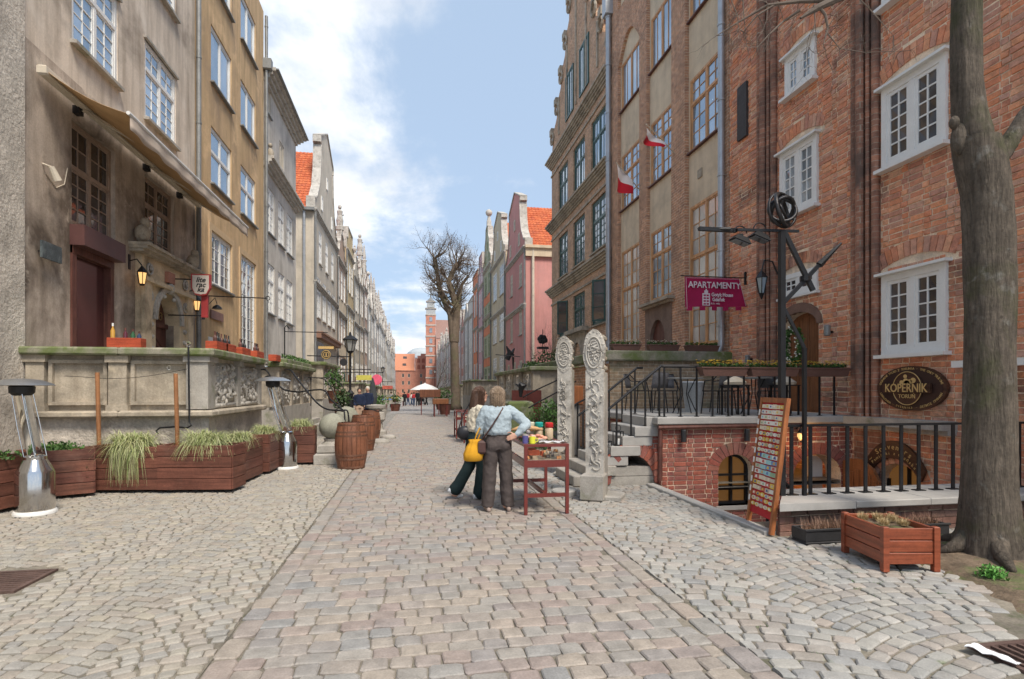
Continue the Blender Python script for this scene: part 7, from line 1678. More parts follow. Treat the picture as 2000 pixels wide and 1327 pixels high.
# ================================================================== red display tables
def glass_table(x0, x1, y0, y1, label, H=.955, goods=True):
    t = thing('display_table', label, 'table', ((x0+x1)/2, (y0+y1)/2, 0), 'dark red display tables'); w = .045
    for x in (x0, x1-w):
        for y in (y0, y1-w): m = MB(); m.rbox(x, x+w, y, y+w, 0, H-.03, .005); m.build('leg', M_table, t)
    for z in (.235,):
        for y in (y0+.003, y1-w+.003): m = MB(); m.box(x0+w, x1-w, y, y+w-.006, z, z+.05); m.build('stretcher', M_table, t)
        m = MB(); m.box((x0+x1)/2-.025, (x0+x1)/2+.025, y0+w, y1-w, z, z+.045); m.build('stretcher', M_table, t)
    m = MB()
    for (a, b, c, d) in ((x0+w, x1-w, y0+.004, y0+.03), (x0+w, x1-w, y1-.03, y1-.004), (x0+.004, x0+.03, y0+w, y1-w), (x1-.03, x1-.004, y0+w, y1-w)): m.box(a, b, c, d, .64, .735)
    m.build('apron', M_table, t); m = MB()
    for (a, b, c, d) in ((x0, x1, y0, y0+.05), (x0, x1, y1-.05, y1), (x0, x0+.05, y0+.05, y1-.05), (x1-.05, x1, y0+.05, y1-.05)): m.rbox(a, b, c, d, H-.04, H, .004)
    m.build('top_frame', M_table, t); m = MB(); m.box(x0+.03, x1-.03, y0+.03, y1-.03, .73, .742); m.build('case_floor', mat('beige_cloth', (.50, .42, .32), .9) if 'beige_cloth' not in bpy.data.materials else bpy.data.materials['beige_cloth'], t)
    m = MB(); m.box(x0+.05, x1-.05, y0+.05, y1-.05, H-.014, H-.008); m.build('glass_top', M_clear, t)
    if goods:
        m = MB()
        for (a, b, c, d) in ((x0+w, x1-w, y0+.02, y0+.024), (x0+.02, x0+.024, y0+w, y1-w), (x1-.024, x1-.02, y0+w, y1-w)): m.add([(a, c, .745), (b, c if b-a > .01 else d, .745), (b, c if b-a > .01 else d, H-.04), (a, c, H-.04)], [(0, 1, 2, 3)])
        m.build('glass_side', M_clear, t)
    return t
glass_table(1.47, 2.09, 7.42, 8.72, 'dark red wooden table with glass display case, in front of the two women')
zt = .957
def small(name, label, cat, build, loc, group='souvenirs on and in the display table'):
    t = thing(name, label, cat, loc, group); build(t, np.array(loc, float)); return t
def toymat(n, c, r=.5):
    return bpy.data.materials.get(n) or mat(n, c, r, var=.06, bump=0)
def mug(c_, h=.09, r=.042, n='mug_yellow', col=(.72, .72, .05)):
    def f(t, c):
        m = MB(); m.lathe([(r, 0), (r, h), (r*.86, h), (r*.86, .01)], c, 18); m.ring(c+[r+.012, 0, h*.5], .026, .006, (0, 1, 0), 14, 6); autosmooth(m.build('cup', toymat(n, col), t))
    return f
small('mug', 'yellow-green mug at the near left corner of the display table', 'mug', mug(0), (1.60, 7.52, zt))
small('mug', 'dark blue patterned mug left of the yellow mug', 'mug', mug(0, .10, .04, 'mug_blue', (.10, .09, .26)), (1.51, 7.55, zt))
def jar(cap):
    def f(t, c):
        m = MB(); m.lathe([(.055, 0), (.06, .02), (.06, .15), (.045, .17)], c, 16); autosmooth(m.build('jar', toymat('jar_beige', (.55, .42, .28), .25), t)); m = MB(); m.lathe([(.055, .17), (.062, .18), (.062, .235), (.05, .245)], c, 16); autosmooth(m.build('lid', toymat('lid_%s' % cap[0], cap[1], .4), t))
    return f
small('jar', 'jar with a teal lid at the back of the display table', 'jar', jar(('teal', (.02, .33, .29))), (1.86, 8.25, zt))
small('jar', 'jar with a red lid at the right back of the display table', 'jar', jar(('red', (.55, .03, .03))), (1.99, 8.15, zt))
small('jar', 'jar with a pale lid left of the teal one', 'jar', jar(('pale', (.6, .58, .45))), (1.74, 8.3, zt))
def shells(t, c):
    for k in range(26):
        m = MB(); m.ball(c+[R_(-.11, .11), R_(-.09, .09), .02+R_(0, .07)], R_(.022, .034), 8, 5, sx=1.3, sz=.7); m.build('shell', toymat('shell_%d' % (k % 3), [(.72, .36, .24), (.70, .48, .38), (.60, .26, .18)][k % 3]), t, smooth=True)
    m = MB(); m.lathe([(.10, 0), (.14, .05), (.13, .05), (.09, .01)], c, 18); m.build('dish', toymat('dish_glass', (.6, .55, .5), .2), t)
small('seashell_bowl', 'bowl heaped with pinkish sea shells in the middle of the display table', 'bowl', shells, (1.72, 7.75, zt))
def fish(t, c):
    m = MB(); m.tube([c+[-.26, 0, .0], c+[-.15, 0, .025], c+[0, 0, .035], c+[.14, 0, .02], c+[.22, 0, 0]], [.015, .035, .045, .03, .008], 10); m.build('body', toymat('wood_carving', (.55, .33, .16)), t, smooth=True)
small('wooden_carving', 'long pale wooden carving lying behind the sea shells', 'carving', fish, (1.68, 8.2, zt+.13))
def dog(t, c):
    m = MB(); m.ball(c+[0, 0, .05], .05, 10, 8, sx=1.2); m.ball(c+[.03, 0, .12], .035, 10, 8); m.ball(c+[-.05, .02, .10], .03, 8, 6); m.build('figure', toymat('figure_grey', (.30, .27, .27)), t, smooth=True)
small('figurine', 'small grey figurines behind the mugs on the display table', 'figurine', dog, (1.60, 7.95, zt))
def cloth(t, c):
    m = MB(); g = [[c+[-.19+.38*i/12, -.07+.14*j/5, .012+.012*sin(i*1.3+j)+.008*rng.random()] for i in range(13)] for j in range(6)]; m.sheet(g); m.build('cloth', toymat('cloth_pale', (.62, .60, .60)), t, smooth=True)
small('folded_cloth', 'crumpled whitish plastic sheet at the right front of the display table', 'cloth', cloth, (1.88, 7.55, zt))
def case_goods(t, c):
    cs = [(.60, .12, .05), (.55, .42, .28), (.35, .24, .16), (.62, .50, .38), (.20, .17, .16), (.66, .30, .12)]
    for k in range(46):
        x, y = R_(-.25, .25), R_(-.58, .58); m = MB(); q = int(rng.integers(3)); z = .0
        if k < 2: m.rbox(c[0]-.24+k*.02, c[0]-.08, c[1]-.56+k*.3, c[1]-.44+k*.3, c[2]+.05, c[2]+.12, .006)
        elif q == 0: m.ball(c+[x, y, .025], R_(.018, .034), 8, 5, sx=1.4)
        elif q == 1: m.rbox(c[0]+x-.03, c[0]+x+.03, c[1]+y-.025, c[1]+y+.025, c[2], c[2]+R_(.02, .06), .004)
        else: m.lathe([(.02, 0), (.024, .05), (.012, .07)], c+[x, y, 0], 9)
        m.build('trinket', toymat('trinket_%d' % (0 if k < 2 else k % 6), cs[0 if k < 2 else k % 6]), t)
small('trinkets', 'rows of shells, amber and small boxes inside the glass display case', 'souvenirs', case_goods, (1.78, 8.07, .744))
t = glass_table(1.44, 2.05, 19.3, 20.3, 'dark red display table farther up the street, left of the two women', goods=False)
glass_table(1.55, 2.12, 17.6, 18.6, 'dark red display table right behind the brown-haired woman', goods=False)
# ================================================================== people
def loft(mb, rings, n=20):
    """rings: (cx, cy, z, rx, ry[, tiltx])"""
    v = []; f = []
    for (cx, cy, z, rx, ry) in rings:
        for i in range(n): a = 2*pi*i/n; v.append((cx+rx*cos(a), cy+ry*sin(a), z))
    for k in range(len(rings)-1):
        for i in range(n): f.append((k*n+i, k*n+(i+1) % n, (k+1)*n+(i+1) % n, (k+1)*n+i))
    f.append(tuple(range(n-1, -1, -1))); f.append(tuple(range((len(rings)-1)*n, len(rings)*n))); mb.add(v, f)
def limb(mb, pts, rad, n=14):
    mb.tube(pts, rad, n)
    for p, r in ((pts[0], rad[0]), (pts[-1], rad[-1])): mb.ball(p, r*.99, n, 8)
    for p, r in zip(pts[1:-1], rad[1:-1]): mb.ball(p, r, n, 8)
def hand(mb, w, d, up, s=1.0, curl=.5):
    """palm and five fingers: w wrist point, d direction of the fingers, up back-of-hand normal"""
    w = np.array(w, float); d = np.array(d, float); d /= np.linalg.norm(d); up = np.array(up, float); up -= d*np.dot(up, d); up /= np.linalg.norm(up); sd = np.cross(d, up)
    pl = w+d*.045*s; M = np.column_stack([sd, d, up]); mb.xbox(w+d*.045*s, .075*s, .095*s, .03*s, M); mb.ball(w, .028*s, 10, 8)
    for k, (o, L) in enumerate(((-.028, .066), (-.0095, .078), (.0095, .073), (.028, .057))):
        b = w+d*.088*s+sd*o*s; j1 = b+d*L*.45*s-up*.01*curl*s; j2 = j1+(d*.7-up*curl)*L*.32*s; j3 = j2+(d*.35-up*curl*1.3)*L*.28*s
        mb.tube([b-d*.02*s, b, j1, j2, j3], [.010*s, .0098*s, .009*s, .0082*s, .006*s], 8)
    b = w+d*.03*s+sd*.03*s; mb.tube([b, b+(sd*.8+d*.4)*.035*s, b+(sd*.75+d*.8)*.06*s-up*.01*s, b+(sd*.5+d)*.08*s-up*.018*s], [.016*s, .013*s, .011*s, .007*s], 8)
def finish(mb, name, m_, t, voxel, wrinkle=0, wsize=.12):
    o = mb.build(name, m_, t, smooth=True, local=True)
    r = o.modifiers.new('merge', 'REMESH'); r.mode = 'VOXEL'; r.voxel_size = voxel; r.use_smooth_shade = True
    s = o.modifiers.new('smooth', 'SMOOTH'); s.factor = .6; s.iterations = 5 if wrinkle else 3
    if wrinkle:
        tx = bpy.data.textures.new('folds', 'CLOUDS'); tx.noise_scale = wsize; tx.noise_depth = 3
        d = o.modifiers.new('folds', 'DISPLACE'); d.texture = tx; d.strength = wrinkle; d.mid_level = .5; d.texture_coords = 'LOCAL'
    return o
def cloth_mat(n, c, rough=.9, fine=180):
    return bpy.data.materials.get(n) or mat(n, c, rough, var=.12, scale=8, fine=fine, bump=.35, bscale=160, bdist=.003)
M_skin = mat('skin', (.52, .30, .215), .5, var=.06, scale=12, bump=.1)
def strands(mb, c, top, n, L, spread, rad, start=(0, 2*pi), sway=.03):
    for _ in range(n):
        a = R_(*start); e = R_(.0, 1.35); p = c+np.array([cos(a)*cos(e)*rad[0], sin(a)*cos(e)*rad[1], sin(e)*rad[2]])
        pts = [p]; l = L*R_(.75, 1.05); out = np.array([cos(a), sin(a), 0]); ztop = p[2]
        for k in range(1, 6):
            s = k/5; zz = max(ztop-(l*s), c[2]-L); r = 1+spread*s*.25
            pts.append(np.array([c[0]+cos(a)*rad[0]*r*(.97 if zz < c[2] else cos(math.asin(min(1, max(0, (zz-c[2])/rad[2]))))), c[1]+sin(a)*rad[1]*r*(.97 if zz < c[2] else cos(math.asin(min(1, max(0, (zz-c[2])/rad[2]))))), zz])+out*R_(-.01, .012)+np.array([R_(-1, 1), R_(-1, 1), 0])*sway*s)
        mb.tube(pts, [.004, .005, .005, .005, .004, .002], 4, cap=False)
def face(mb, c, fw, s=1.0):
    """nose, brow, lips and ears added to a head centred at c looking along unit vector fw"""
    fw = np.array(fw, float); rt = np.array([fw[1], -fw[0], 0]); up = np.array([0, 0, 1.])
    mb.tube([c+fw*.088*s+up*.02*s, c+fw*.108*s-up*.018*s, c+fw*.092*s-up*.03*s], [.008*s, .013*s, .01*s], 8)
    mb.ball(c+fw*.085*s-up*.055*s, .022*s, 10, 6, sz=.5); mb.ball(c+fw*.07*s-up*.09*s, .032*s, 10, 8)
    for k in (-1, 1): mb.ball(c+rt*.078*s*k-fw*.0, .024*s, 8, 6, sz=1.3); mb.ball(c+fw*.078*s+rt*.035*s*k+up*.028*s, .018*s, 8, 6, sz=.5)
# ---- woman seen from behind, pale blue knit, brown trousers
W1 = thing('person', 'woman seen from behind in pale blue jumper and wide brown trousers, hand on hip', 'person', tuple(G(972, 997)))
hh = .02
m = MB(); loft(m, [(0, 0, .98, .17, .12), (0, 0, 1.1, .15, .11), (0, .0, 1.3, .19, .12), (0, 0, 1.40, .19, .105), (0, 0, 1.45, .09, .07), (0, .01, 1.52, .055, .055), (0, .02, 1.56, .05, .05)])
hd = np.array([-.0, .035, 1.615]); m.ball(hd, .098, 18, 14, sx=.85, sy=1.0, sz=1.18); face(m, hd, (-.35, .93, 0))
for s_ in (-1, 1): limb(m, [(s_*.085, 0, 1.0), (s_*.10, .01, .55), (s_*.11, -.01, .10), (s_*.11, -.01, .07)], [.09, .06, .04, .038])
for s_ in (-1, 1): m.ball((s_*.115+s_*.02, .05, .045), .045, 10, 8, sy=2.2, sz=.8)
E_R, H_R = (.43, -.10, 1.20), (.245, -.165, 1.055)
limb(m, [(.19, 0, 1.40), (.33, -.06, 1.30), E_R], [.055, .05, .042]); limb(m, [E_R, (.33, -.14, 1.12), H_R], [.042, .036, .026]); hand(m, H_R, (-.9, -.05, -.28), (0, -1, .1), 1.0, .35)
limb(m, [(-.19, 0, 1.40), (-.245, .03, 1.22), (-.26, .06, 1.10)], [.055, .048, .042]); limb(m, [(-.26, .06, 1.10), (-.20, .22, .99), (-.16, .28, .97)], [.042, .034, .027]); hand(m, (-.16, .28, .97), (.2, 1, .1), (0, 0, 1), 1.0, .4)
finish(m, 'body', M_skin, W1, .0085)
m = MB(); loft(m, [(0, -.01, 1.06, .185, .135), (0, -.01, 1.10, .20, .15), (0, -.01, 1.2, .205, .15), (0, -.01, 1.32, .225, .145), (0, -.005, 1.40, .215, .125), (0, 0, 1.445, .15, .10), (0, .005, 1.475, .085, .08), (0, .01, 1.485, .07, .07)], 26)
limb(m, [(.185, -.005, 1.395), (.32, -.06, 1.30), E_R], [.078, .078, .068]); limb(m, [E_R, (.34, -.14, 1.14), (.275, -.158, 1.075)], [.068, .062, .045]); 
limb(m, [(-.185, -.005, 1.395), (-.25, .02, 1.25), (-.27, .05, 1.11)], [.078, .074, .066]); limb(m, [(-.27, .05, 1.11), (-.22, .18, 1.0), (-.18, .25, .975)], [.066, .056, .042])
finish(m, 'jumper', cloth_mat('pale_blue_knit', (.36, .43, .47)), W1, .009, .034, .065)
m = MB(); loft(m, [(0, 0, .86, .21, .145), (0, 0, .95, .205, .15), (0, 0, 1.05, .17, .125), (0, 0, 1.12, .165, .12), (0, 0, 1.13, .16, .118)], 26)
for s_ in (-1, 1): loft(m, [(s_*.155, -.01, .065, .092, .12), (s_*.15, -.01, .10, .095, .115), (s_*.135, .0, .35, .10, .115), (s_*.12, .005, .6, .105, .12), (s_*.105, 0, .80, .112, .14), (s_*.09, 0, .92, .11, .14)], 22)
for s_ in (-1, 1): m.ball((s_*.085, -.075, .90), .095, 14, 10)
finish(m, 'trousers', cloth_mat('brown_flannel', (.075, .060, .056)), W1, .010, .030, .10)
m = MB()
for s_ in (-1, 1): m.tube([(s_*.15, -.13, .035), (s_*.155, -.04, .045), (s_*.165, .10, .04), (s_*.17, .17, .03)], [.03, .042, .045, .022], 12); m.ball((s_*.15, -.125, .035), .034, 10, 8)
finish(m, 'shoes', cloth_mat('beige_shoe', (.34, .26, .22)), W1, .008)
m = MB(); hc = hd+[0, -.01, .01]; m.ball(hc, .112, 18, 12, sx=.9, sy=1.0, sz=1.1); loft(m, [(hc[0], hc[1]-.02, 1.46, .105, .075), (hc[0], hc[1]-.015, 1.55, .112, .10), (hc[0], hc[1]-.01, 1.63, .10, .10)], 18)
o = finish(m, 'hair', mat('ash_brown_hair', (.22, .16, .11), .5, var=.35, scale=3, fine=60, grain=(90, 90, 2), bump=.6), W1, .012, .003, .05)
m = MB(); strands(m, hc, 0, 480, .25, .22, (.103, .107, .117), (RAD(130), RAD(410)), .006); m.build('hair_strands', bpy.data.materials['ash_brown_hair'], W1, local=True, kind='stuff')
m = MB(); m.tube([(.07, .03, 1.49), (.06, -.11, 1.43), (-.02, -.165, 1.32), (-.12, -.165, 1.18), (-.2, -.11, 1.06), (-.245, -.05, .98)], [.012]*6, 6); 
W1B = thing('shoulder_bag', 'brown leather bag strap and small bag worn across the back of the woman in blue', 'bag', tuple(G(972, 997))); s_ = m.build('strap', mat('brown_leather', (.07, .035, .03), .45), W1B, local=True)
m = MB(); m.rbox(-.31, -.20, -.13, .03, .80, .99, .03); m.build('pouch', bpy.data.materials['brown_leather'], W1B, local=True)
yb = thing('yellow_bag', 'mustard yellow gathered bucket bag hanging at the blue woman\'s left side', 'bag', tuple(G(972, 997)))
m = MB(); bc = (-.345, -.02)
rg = []
for k, (z, r) in enumerate(((.70, .10), (.715, .135), (.80, .145), (.90, .11), (.96, .075), (1.0, .085))): rg.append((bc[0]-.03*(1-(z-.7)/.3), bc[1], z, r*1.05, r*.75))
v = []; n = 36
for (cx, cy, z, rx, ry) in rg:
    for i in range(n): a = 2*pi*i/n; k = 1+.09*sin(a*9)*((z-.7)/.3); v.append((cx+rx*k*cos(a), cy+ry*k*sin(a), z))
f = [(k*n+i, k*n+(i+1) % n, (k+1)*n+(i+1) % n, (k+1)*n+i) for k in range(len(rg)-1) for i in range(n)]+[tuple(range(n-1, -1, -1)), tuple(range(5*n, 6*n))]
m.add(v, f); m.build('sack', cloth_mat('mustard_cloth', (.62, .31, .02)), yb, local=True, smooth=True)
m = MB(); m.tube([(-.36, -.06, .97), (-.33, -.08, 1.07), (-.28, -.06, 1.16), (-.25, .0, 1.12), (-.30, .02, .98)], [.010]*5, 6); m.build('strap', bpy.data.materials['mustard_cloth'], yb, local=True)
for o_ in (W1, W1B, yb): o_.scale = (.93, .95, 1)
# ---- woman in profile, cream blouse
b2 = np.array(G(928, 974)); W2 = thing('person', 'brown-haired woman in cream blouse and dark green trousers stepping towards the table', 'person', tuple(b2))
W2.rotation_euler = (0, 0, RAD(-78))    # faces +Y locally, turned to look along the street's right
m = MB(); loft(m, [(0, .0, .96, .15, .11), (0, .01, 1.1, .125, .10), (0, .03, 1.28, .165, .12), (0, .03, 1.40, .165, .095), (0, .03, 1.45, .08, .065), (0, .05, 1.52, .048, .05), (0, .06, 1.56, .046, .048)])
h2 = np.array([0, .085, 1.615]); m.ball(h2, .096, 18, 14, sx=.84, sy=1.0, sz=1.16); face(m, h2, (.15, .985, -.05))
LB = [(-.08, 0, .95), (-.085, -.05, .52), (-.09, -.30, .14)]; LFt = [(.08, 0, .95), (.085, .09, .52), (.085, .04, .09)]
limb(m, LB, [.085, .06, .038]); limb(m, LFt, [.085, .06, .038]); m.ball((.085, .1, .04), .042, 10, 8, sy=2, sz=.8); m.ball((-.09, -.28, .07), .042, 10, 8, sy=2)
limb(m, [(.165, .03, 1.39), (.2, .04, 1.15), (.17, .22, 1.02)], [.048, .04, .028]); hand(m, (.17, .22, 1.02), (0, 1, .1), (1, 0, .2), .95, .5)
limb(m, [(-.165, .03, 1.39), (-.2, .02, 1.15), (-.15, .2, 1.05)], [.048, .04, .028]); hand(m, (-.15, .2, 1.05), (.3, 1, .1), (-1, 0, .2), .95, .5)
finish(m, 'body', M_skin, W2, .0085)
m = MB()
for k in (-1, 1):
    q = h2+np.array([.15, .985, 0])*.088+np.array([.985, -.15, 0])*.033*k+[0, 0, .012]; m.ball(q, .011, 10, 8)
m.build('eyes', mat('eye_dark', (.05, .035, .03), .2, bump=0), W2, local=True, smooth=True); m = MB(); m.ball(h2+np.array([.15, .985, 0])*.096+[0, 0, -.052], .02, 10, 6, sx=1.1, sz=.35, sy=.4); m.build('lips', mat('lips', (.42, .13, .11), .5, bump=0), W2, local=True, smooth=True)
m = MB(); loft(m, [(0, .0, 1.04, .15, .12), (0, .01, 1.08, .175, .145), (0, .02, 1.2, .18, .15), (0, .03, 1.33, .185, .14), (0, .03, 1.405, .175, .11), (0, .03, 1.45, .11, .085), (0, .035, 1.475, .06, .06)], 24)
for s_, hx in ((1, .17), (-1, -.15)): limb(m, [(s_*.155, .03, 1.385), (s_*.205, .03, 1.16)], [.075, .075]); limb(m, [(s_*.205, .03, 1.16), (hx, .17, 1.04)], [.075, .045])
finish(m, 'blouse', cloth_mat('cream_blouse', (.62, .56, .45)), W2, .009, .038, .065)
m = MB(); loft(m, [(0, 0, .86, .165, .13), (0, 0, .95, .17, .135), (0, 0, 1.05, .14, .115), (0, 0, 1.09, .135, .11)], 24)
limb(m, [(-.085, 0, .90), (-.09, -.06, .52), (-.095, -.22, .24), (-.095, -.285, .15)], [.12, .095, .095, .105]); limb(m, [(.085, 0, .90), (.09, .08, .52), (.09, .05, .2), (.09, .04, .10)], [.12, .09, .092, .10])
finish(m, 'trousers', cloth_mat('bottle_green_trousers', (.010, .022, .024)), W2, .010, .02, .14)
m = MB(); m.tube([(.09, -.06, .05), (.09, .03, .055), (.09, .14, .045), (.09, .19, .03)], [.04, .045, .042, .025], 12); m.tube([(-.095, -.40, .15), (-.095, -.33, .105), (-.095, -.23, .05), (-.095, -.17, .035)], [.035, .045, .042, .025], 12)
finish(m, 'trainers', cloth_mat('white_trainer', (.62, .64, .66)), W2, .008)
m = MB(); hc = h2+[0, -.02, .015]; m.ball(hc, .11, 18, 12, sx=.9, sy=.98, sz=1.1); loft(m, [(0, -.03, 1.32, .085, .05), (0, -.02, 1.42, .11, .075), (0, .01, 1.55, .105, .085), (0, .03, 1.64, .095, .085)], 18)
finish(m, 'hair', mat('chestnut_hair', (.085, .045, .03), .55, var=.3, grain=(60, 60, 2), bump=.6), W2, .012, .003, .05)
m = MB(); strands(m, hc, 0, 420, .36, .2, (.101, .104, .114), (RAD(150), RAD(390)), .006); m.build('hair_strands', bpy.data.materials['chestnut_hair'], W2, local=True, kind='stuff')
t = thing('black_handbag', 'black round handbag hanging behind the woman in the cream blouse', 'bag', tuple(P(910, 848, 8.75)-[0, 0, .15])); q = P(908, 846, 8.7)
m = MB(); m.ball(q, .13, 16, 10, sx=1, sy=.55, sz=.85); m.build('bag', mat('black_leather', (.02, .02, .024), .4, var=.2), t, smooth=True); m = MB(); m.tube([q+[-.1, 0, .05], q+[-.03, .0, .28], q+[.1, .02, .5]], [.01]*3, 6); m.tube([q+[.1, 0, .05], q+[.06, .0, .3], q+[.1, .02, .5]], [.01]*3, 6); m.build('strap', bpy.data.materials['black_leather'], t)
# ---- people farther off
def walker(c, rot, H, top, legs, hair, label, step=.12, arms=.1, coat=False, voxel=.022):
    t = thing('person', label, 'person', tuple(c), 'people farther along the street'); t.rotation_euler = (0, 0, rot); k = H/1.7
    m = MB(); loft(m, [(0, 0, .95*k, .15, .11), (0, 0, 1.2*k, .16, .11), (0, 0, 1.4*k, .18, .1), (0, 0, 1.46*k, .07, .06), (0, .01, 1.55*k, .05, .05)]); m.ball((0, .02, 1.6*k), .1*k, 12, 10, sx=.85, sz=1.15)
    for s_ in (-1, 1):
        limb(m, [(s_*.08, 0, .95*k), (s_*.09, s_*step*.4, .5*k), (s_*.09, s_*step, .06)], [.08, .055, .04], 10); m.ball((s_*.09, s_*step+.05, .04), .045, 8, 6, sy=2)
        limb(m, [(s_*.18, 0, 1.38*k), (s_*.23, -s_*.03, 1.12*k), (s_*.2, arms, .95*k)], [.045, .04, .03], 8); hand(m, (s_*.2, arms, .95*k), (0, .3, -1), (s_, 0, 0), 1, .5)
    finish(m, 'body', M_skin, t, voxel)
    m = MB(); loft(m, [(0, 0, (.75 if coat else .98)*k, .2, .15), (0, 0, 1.2*k, .19, .14), (0, 0, 1.4*k, .2, .12), (0, 0, 1.47*k, .08, .07)])
    for s_ in (-1, 1): limb(m, [(s_*.18, 0, 1.38*k), (s_*.24, -s_*.03, 1.12*k), (s_*.205, arms*.9, .99*k)], [.065, .06, .05], 8)
    finish(m, 'coat' if coat else 'jacket', top, t, voxel, .02, .1)
    m = MB(); loft(m, [(0, 0, .85*k, .17, .13), (0, 0, 1.02*k, .15, .12)])
    for s_ in (-1, 1): limb(m, [(s_*.085, 0, .88*k), (s_*.09, s_*step*.4, .5*k), (s_*.09, s_*step, .10)], [.105, .08, .075], 10)
    finish(m, 'trousers', legs, t, voxel, .012, .1)
    m = MB(); m.ball((0, -.005, 1.62*k), .112*k, 12, 10, sx=.88, sz=1.05); m.build('hair', hair, t, smooth=True, local=True); return t
cm = lambda n, c: cloth_mat('cloth_'+n, c)
navy, blk, red, grey, jean, tan_, wht = cm('navy', (.012, .02, .05)), cm('black', (.015, .015, .018)), cm('red', (.4, .03, .04)), cm('grey', (.25, .25, .26)), cm('jeans', (.06, .09, .16)), cm('tan', (.42, .30, .22)), cm('white', (.6, .58, .58))
hb = mat('dark_hair', (.05, .035, .025), .6); hw = mat('grey_hair', (.5, .46, .4), .6)
g_ = lambda px, t: (lambda q: (q[0], q[1], gz(q[1])))(P(px, 780, t))
walker(g_(702, 24.5), RAD(190), 1.72, navy, tan_, hb, 'person in a navy jacket by the left terrace, left one of a pair', .05)
walker(g_(718, 25.2), RAD(170), 1.8, navy, blk, hw, 'person in a navy coat by the left terrace, right one of a pair', .05, coat=True)
fp = [(790, 66, 0, 1.68, blk, blk, 'person in black standing with a group far down the street, leftmost of the group'), (797, 68, 2.2, 1.7, red, jean, 'person in dark red jacket and jeans in the far group'), (804, 70, 1.2, 1.55, wht, jean, 'person in pale top striding in the middle of the far group'), (808.5, 66, .6, 1.62, red, jean, 'person in bright red jacket beside the tall black figure'),
      (815.5, 65, 3.0, 1.82, blk, blk, 'tall person in black coat near the white parasol'), (821, 67, 3.3, 1.68, navy, blk, 'person in dark blue right of the tall black figure'), (826, 69, 2.5, 1.66, tan_, blk, 'person in tan jacket in the far group under the parasol'), (833, 70, 1.4, 1.66, grey, blk, 'person in grey in the far group under the parasol'), (764, 60, 1.2, 1.66, grey, grey, 'person in grey by the far left terraces')]
for (px1, tt_, r, H, a, b, lb) in fp: walker(g_(px1, tt_), r, H, a, b, hb, lb, .14, voxel=.03, coat=(px1 > 815 and px1 < 816))
# ================================================================== trees
def grow(mb, tw, p, d, L, r, depth, up=.15, wob=.22, twn=3, minr=.012, ends=None):
    pts = [p]; rad = [r]; n = 5; dd = np.array(d, float)
    for k in range(n):
        dd = dd+rng.normal(size=3)*wob*.5+np.array([0, 0, up*.5]); dd /= np.linalg.norm(dd); p = p+dd*L/n; pts.append(p); rad.append(r*(1-.42*(k+1)/n))
    (mb if r > .02 else tw).tube(pts, rad, 8 if r > .05 else (5 if r > .02 else 3), cap=False)
    if depth == 0 or r < minr:
        if ends is not None: ends.append(pts[-1])
        return
    nb = twn if depth > 1 else twn+1
    for k in range(nb):
        i = int(rng.integers(2, n+1)); b = rng.normal(size=3); b -= dd*np.dot(b, dd); b /= np.linalg.norm(b)+1e-9; nd = dd*.75+b*R_(.55, 1.0); nd /= np.linalg.norm(nd)
        grow(mb, tw, pts[i], nd, L*R_(.58, .82), rad[i]*R_(.5, .68), depth-1, up, wob, twn, minr, ends)
    if depth > 0: grow(mb, tw, pts[-1], dd, L*.75, rad[-1]*.9, depth-1, up, wob, twn, minr, ends)
T = thing('bare_tree', 'tall leafless tree with pollarded limbs rising in the middle of the street', 'tree', (3.25, 44, gz(44)))
tt_ = 44.; Q = lambda a, b, d=0: P(a, b, tt_+d)
mb = MB(); mb.tube([Q(891, 801), Q(890, 790), Q(889, 740), Q(888, 700), Q(887, 665), Q(887, 632)], [.52, .38, .335, .32, .33, .12], 14); mb.build('trunk', M_barkl, T, smooth=True)
mb = MB(); tw = MB(); ends = []
limbs = [([Q(886, 668), Q(880, 615), Q(868, 590), Q(858, 560), Q(853, 530), Q(848, 505)], [.33, .25, .2, .19, .17, .15]), ([Q(887, 668), Q(892, 600), Q(884, 575), Q(876, 550), Q(885, 530), Q(893, 515)], [.38, .3, .25, .22, .2, .17]), ([Q(888, 640), Q(889, 610, .5), Q(893, 580, 1), Q(903, 555, 1.2), Q(914, 540, 1.2)], [.3, .2, .15, .12, .1])]
for pts, rad in limbs: mb.tube(pts, rad, 10, cap=False)
for pts, rad in limbs:
    for k in range(1, len(pts)):
        for _ in range(4 if k < len(pts)-1 else 6):
            d = rng.normal(size=3); d[2] = abs(d[2])*.8+.15; d /= np.linalg.norm(d)
            grow(mb, tw, pts[k], d, R_(.75, 1.2), rad[k]*.36, 3, .12, .3, 3, .004, ends)
mb.build('limbs', M_barkl, T, smooth=True)
for e in ends[::2]:
    if rng.random() < .35: leaves(tw, e, 2, .12, .12, .12, .05, .1)
tw.build('twigs', M_twig, T, kind='stuff')
# small far trees
for i, (px1, tt2, h) in enumerate(((848, 120, 9), (1062, 33, 2.6), (1092, 30, 2.2))):
    q = P(px1, 760, tt2); q[2] = gz(q[1]) if i == 0 else 2.3; t = thing('bare_tree' if i == 0 else 'bare_shrub', ['slim bare tree leaning before the brick tower far down the street', 'bare twiggy shrub on the terrace beside the pink wall', 'bare twiggy shrub nearest the brown brick house corner'][i], 'tree' if i == 0 else 'shrub', tuple(q)); mb = MB(); tw = MB()
    grow(mb, tw, q, (0.05, 0, 1), h*.45, .14 if i == 0 else .04, 4, .3, .2, 3, .004); 
    if i == 0: mb.build('trunk', M_barkl, t)
    else: mb.build('stems', M_twig, t) if mb.v else None
    tw.build('twigs', M_twig, t, kind='stuff')
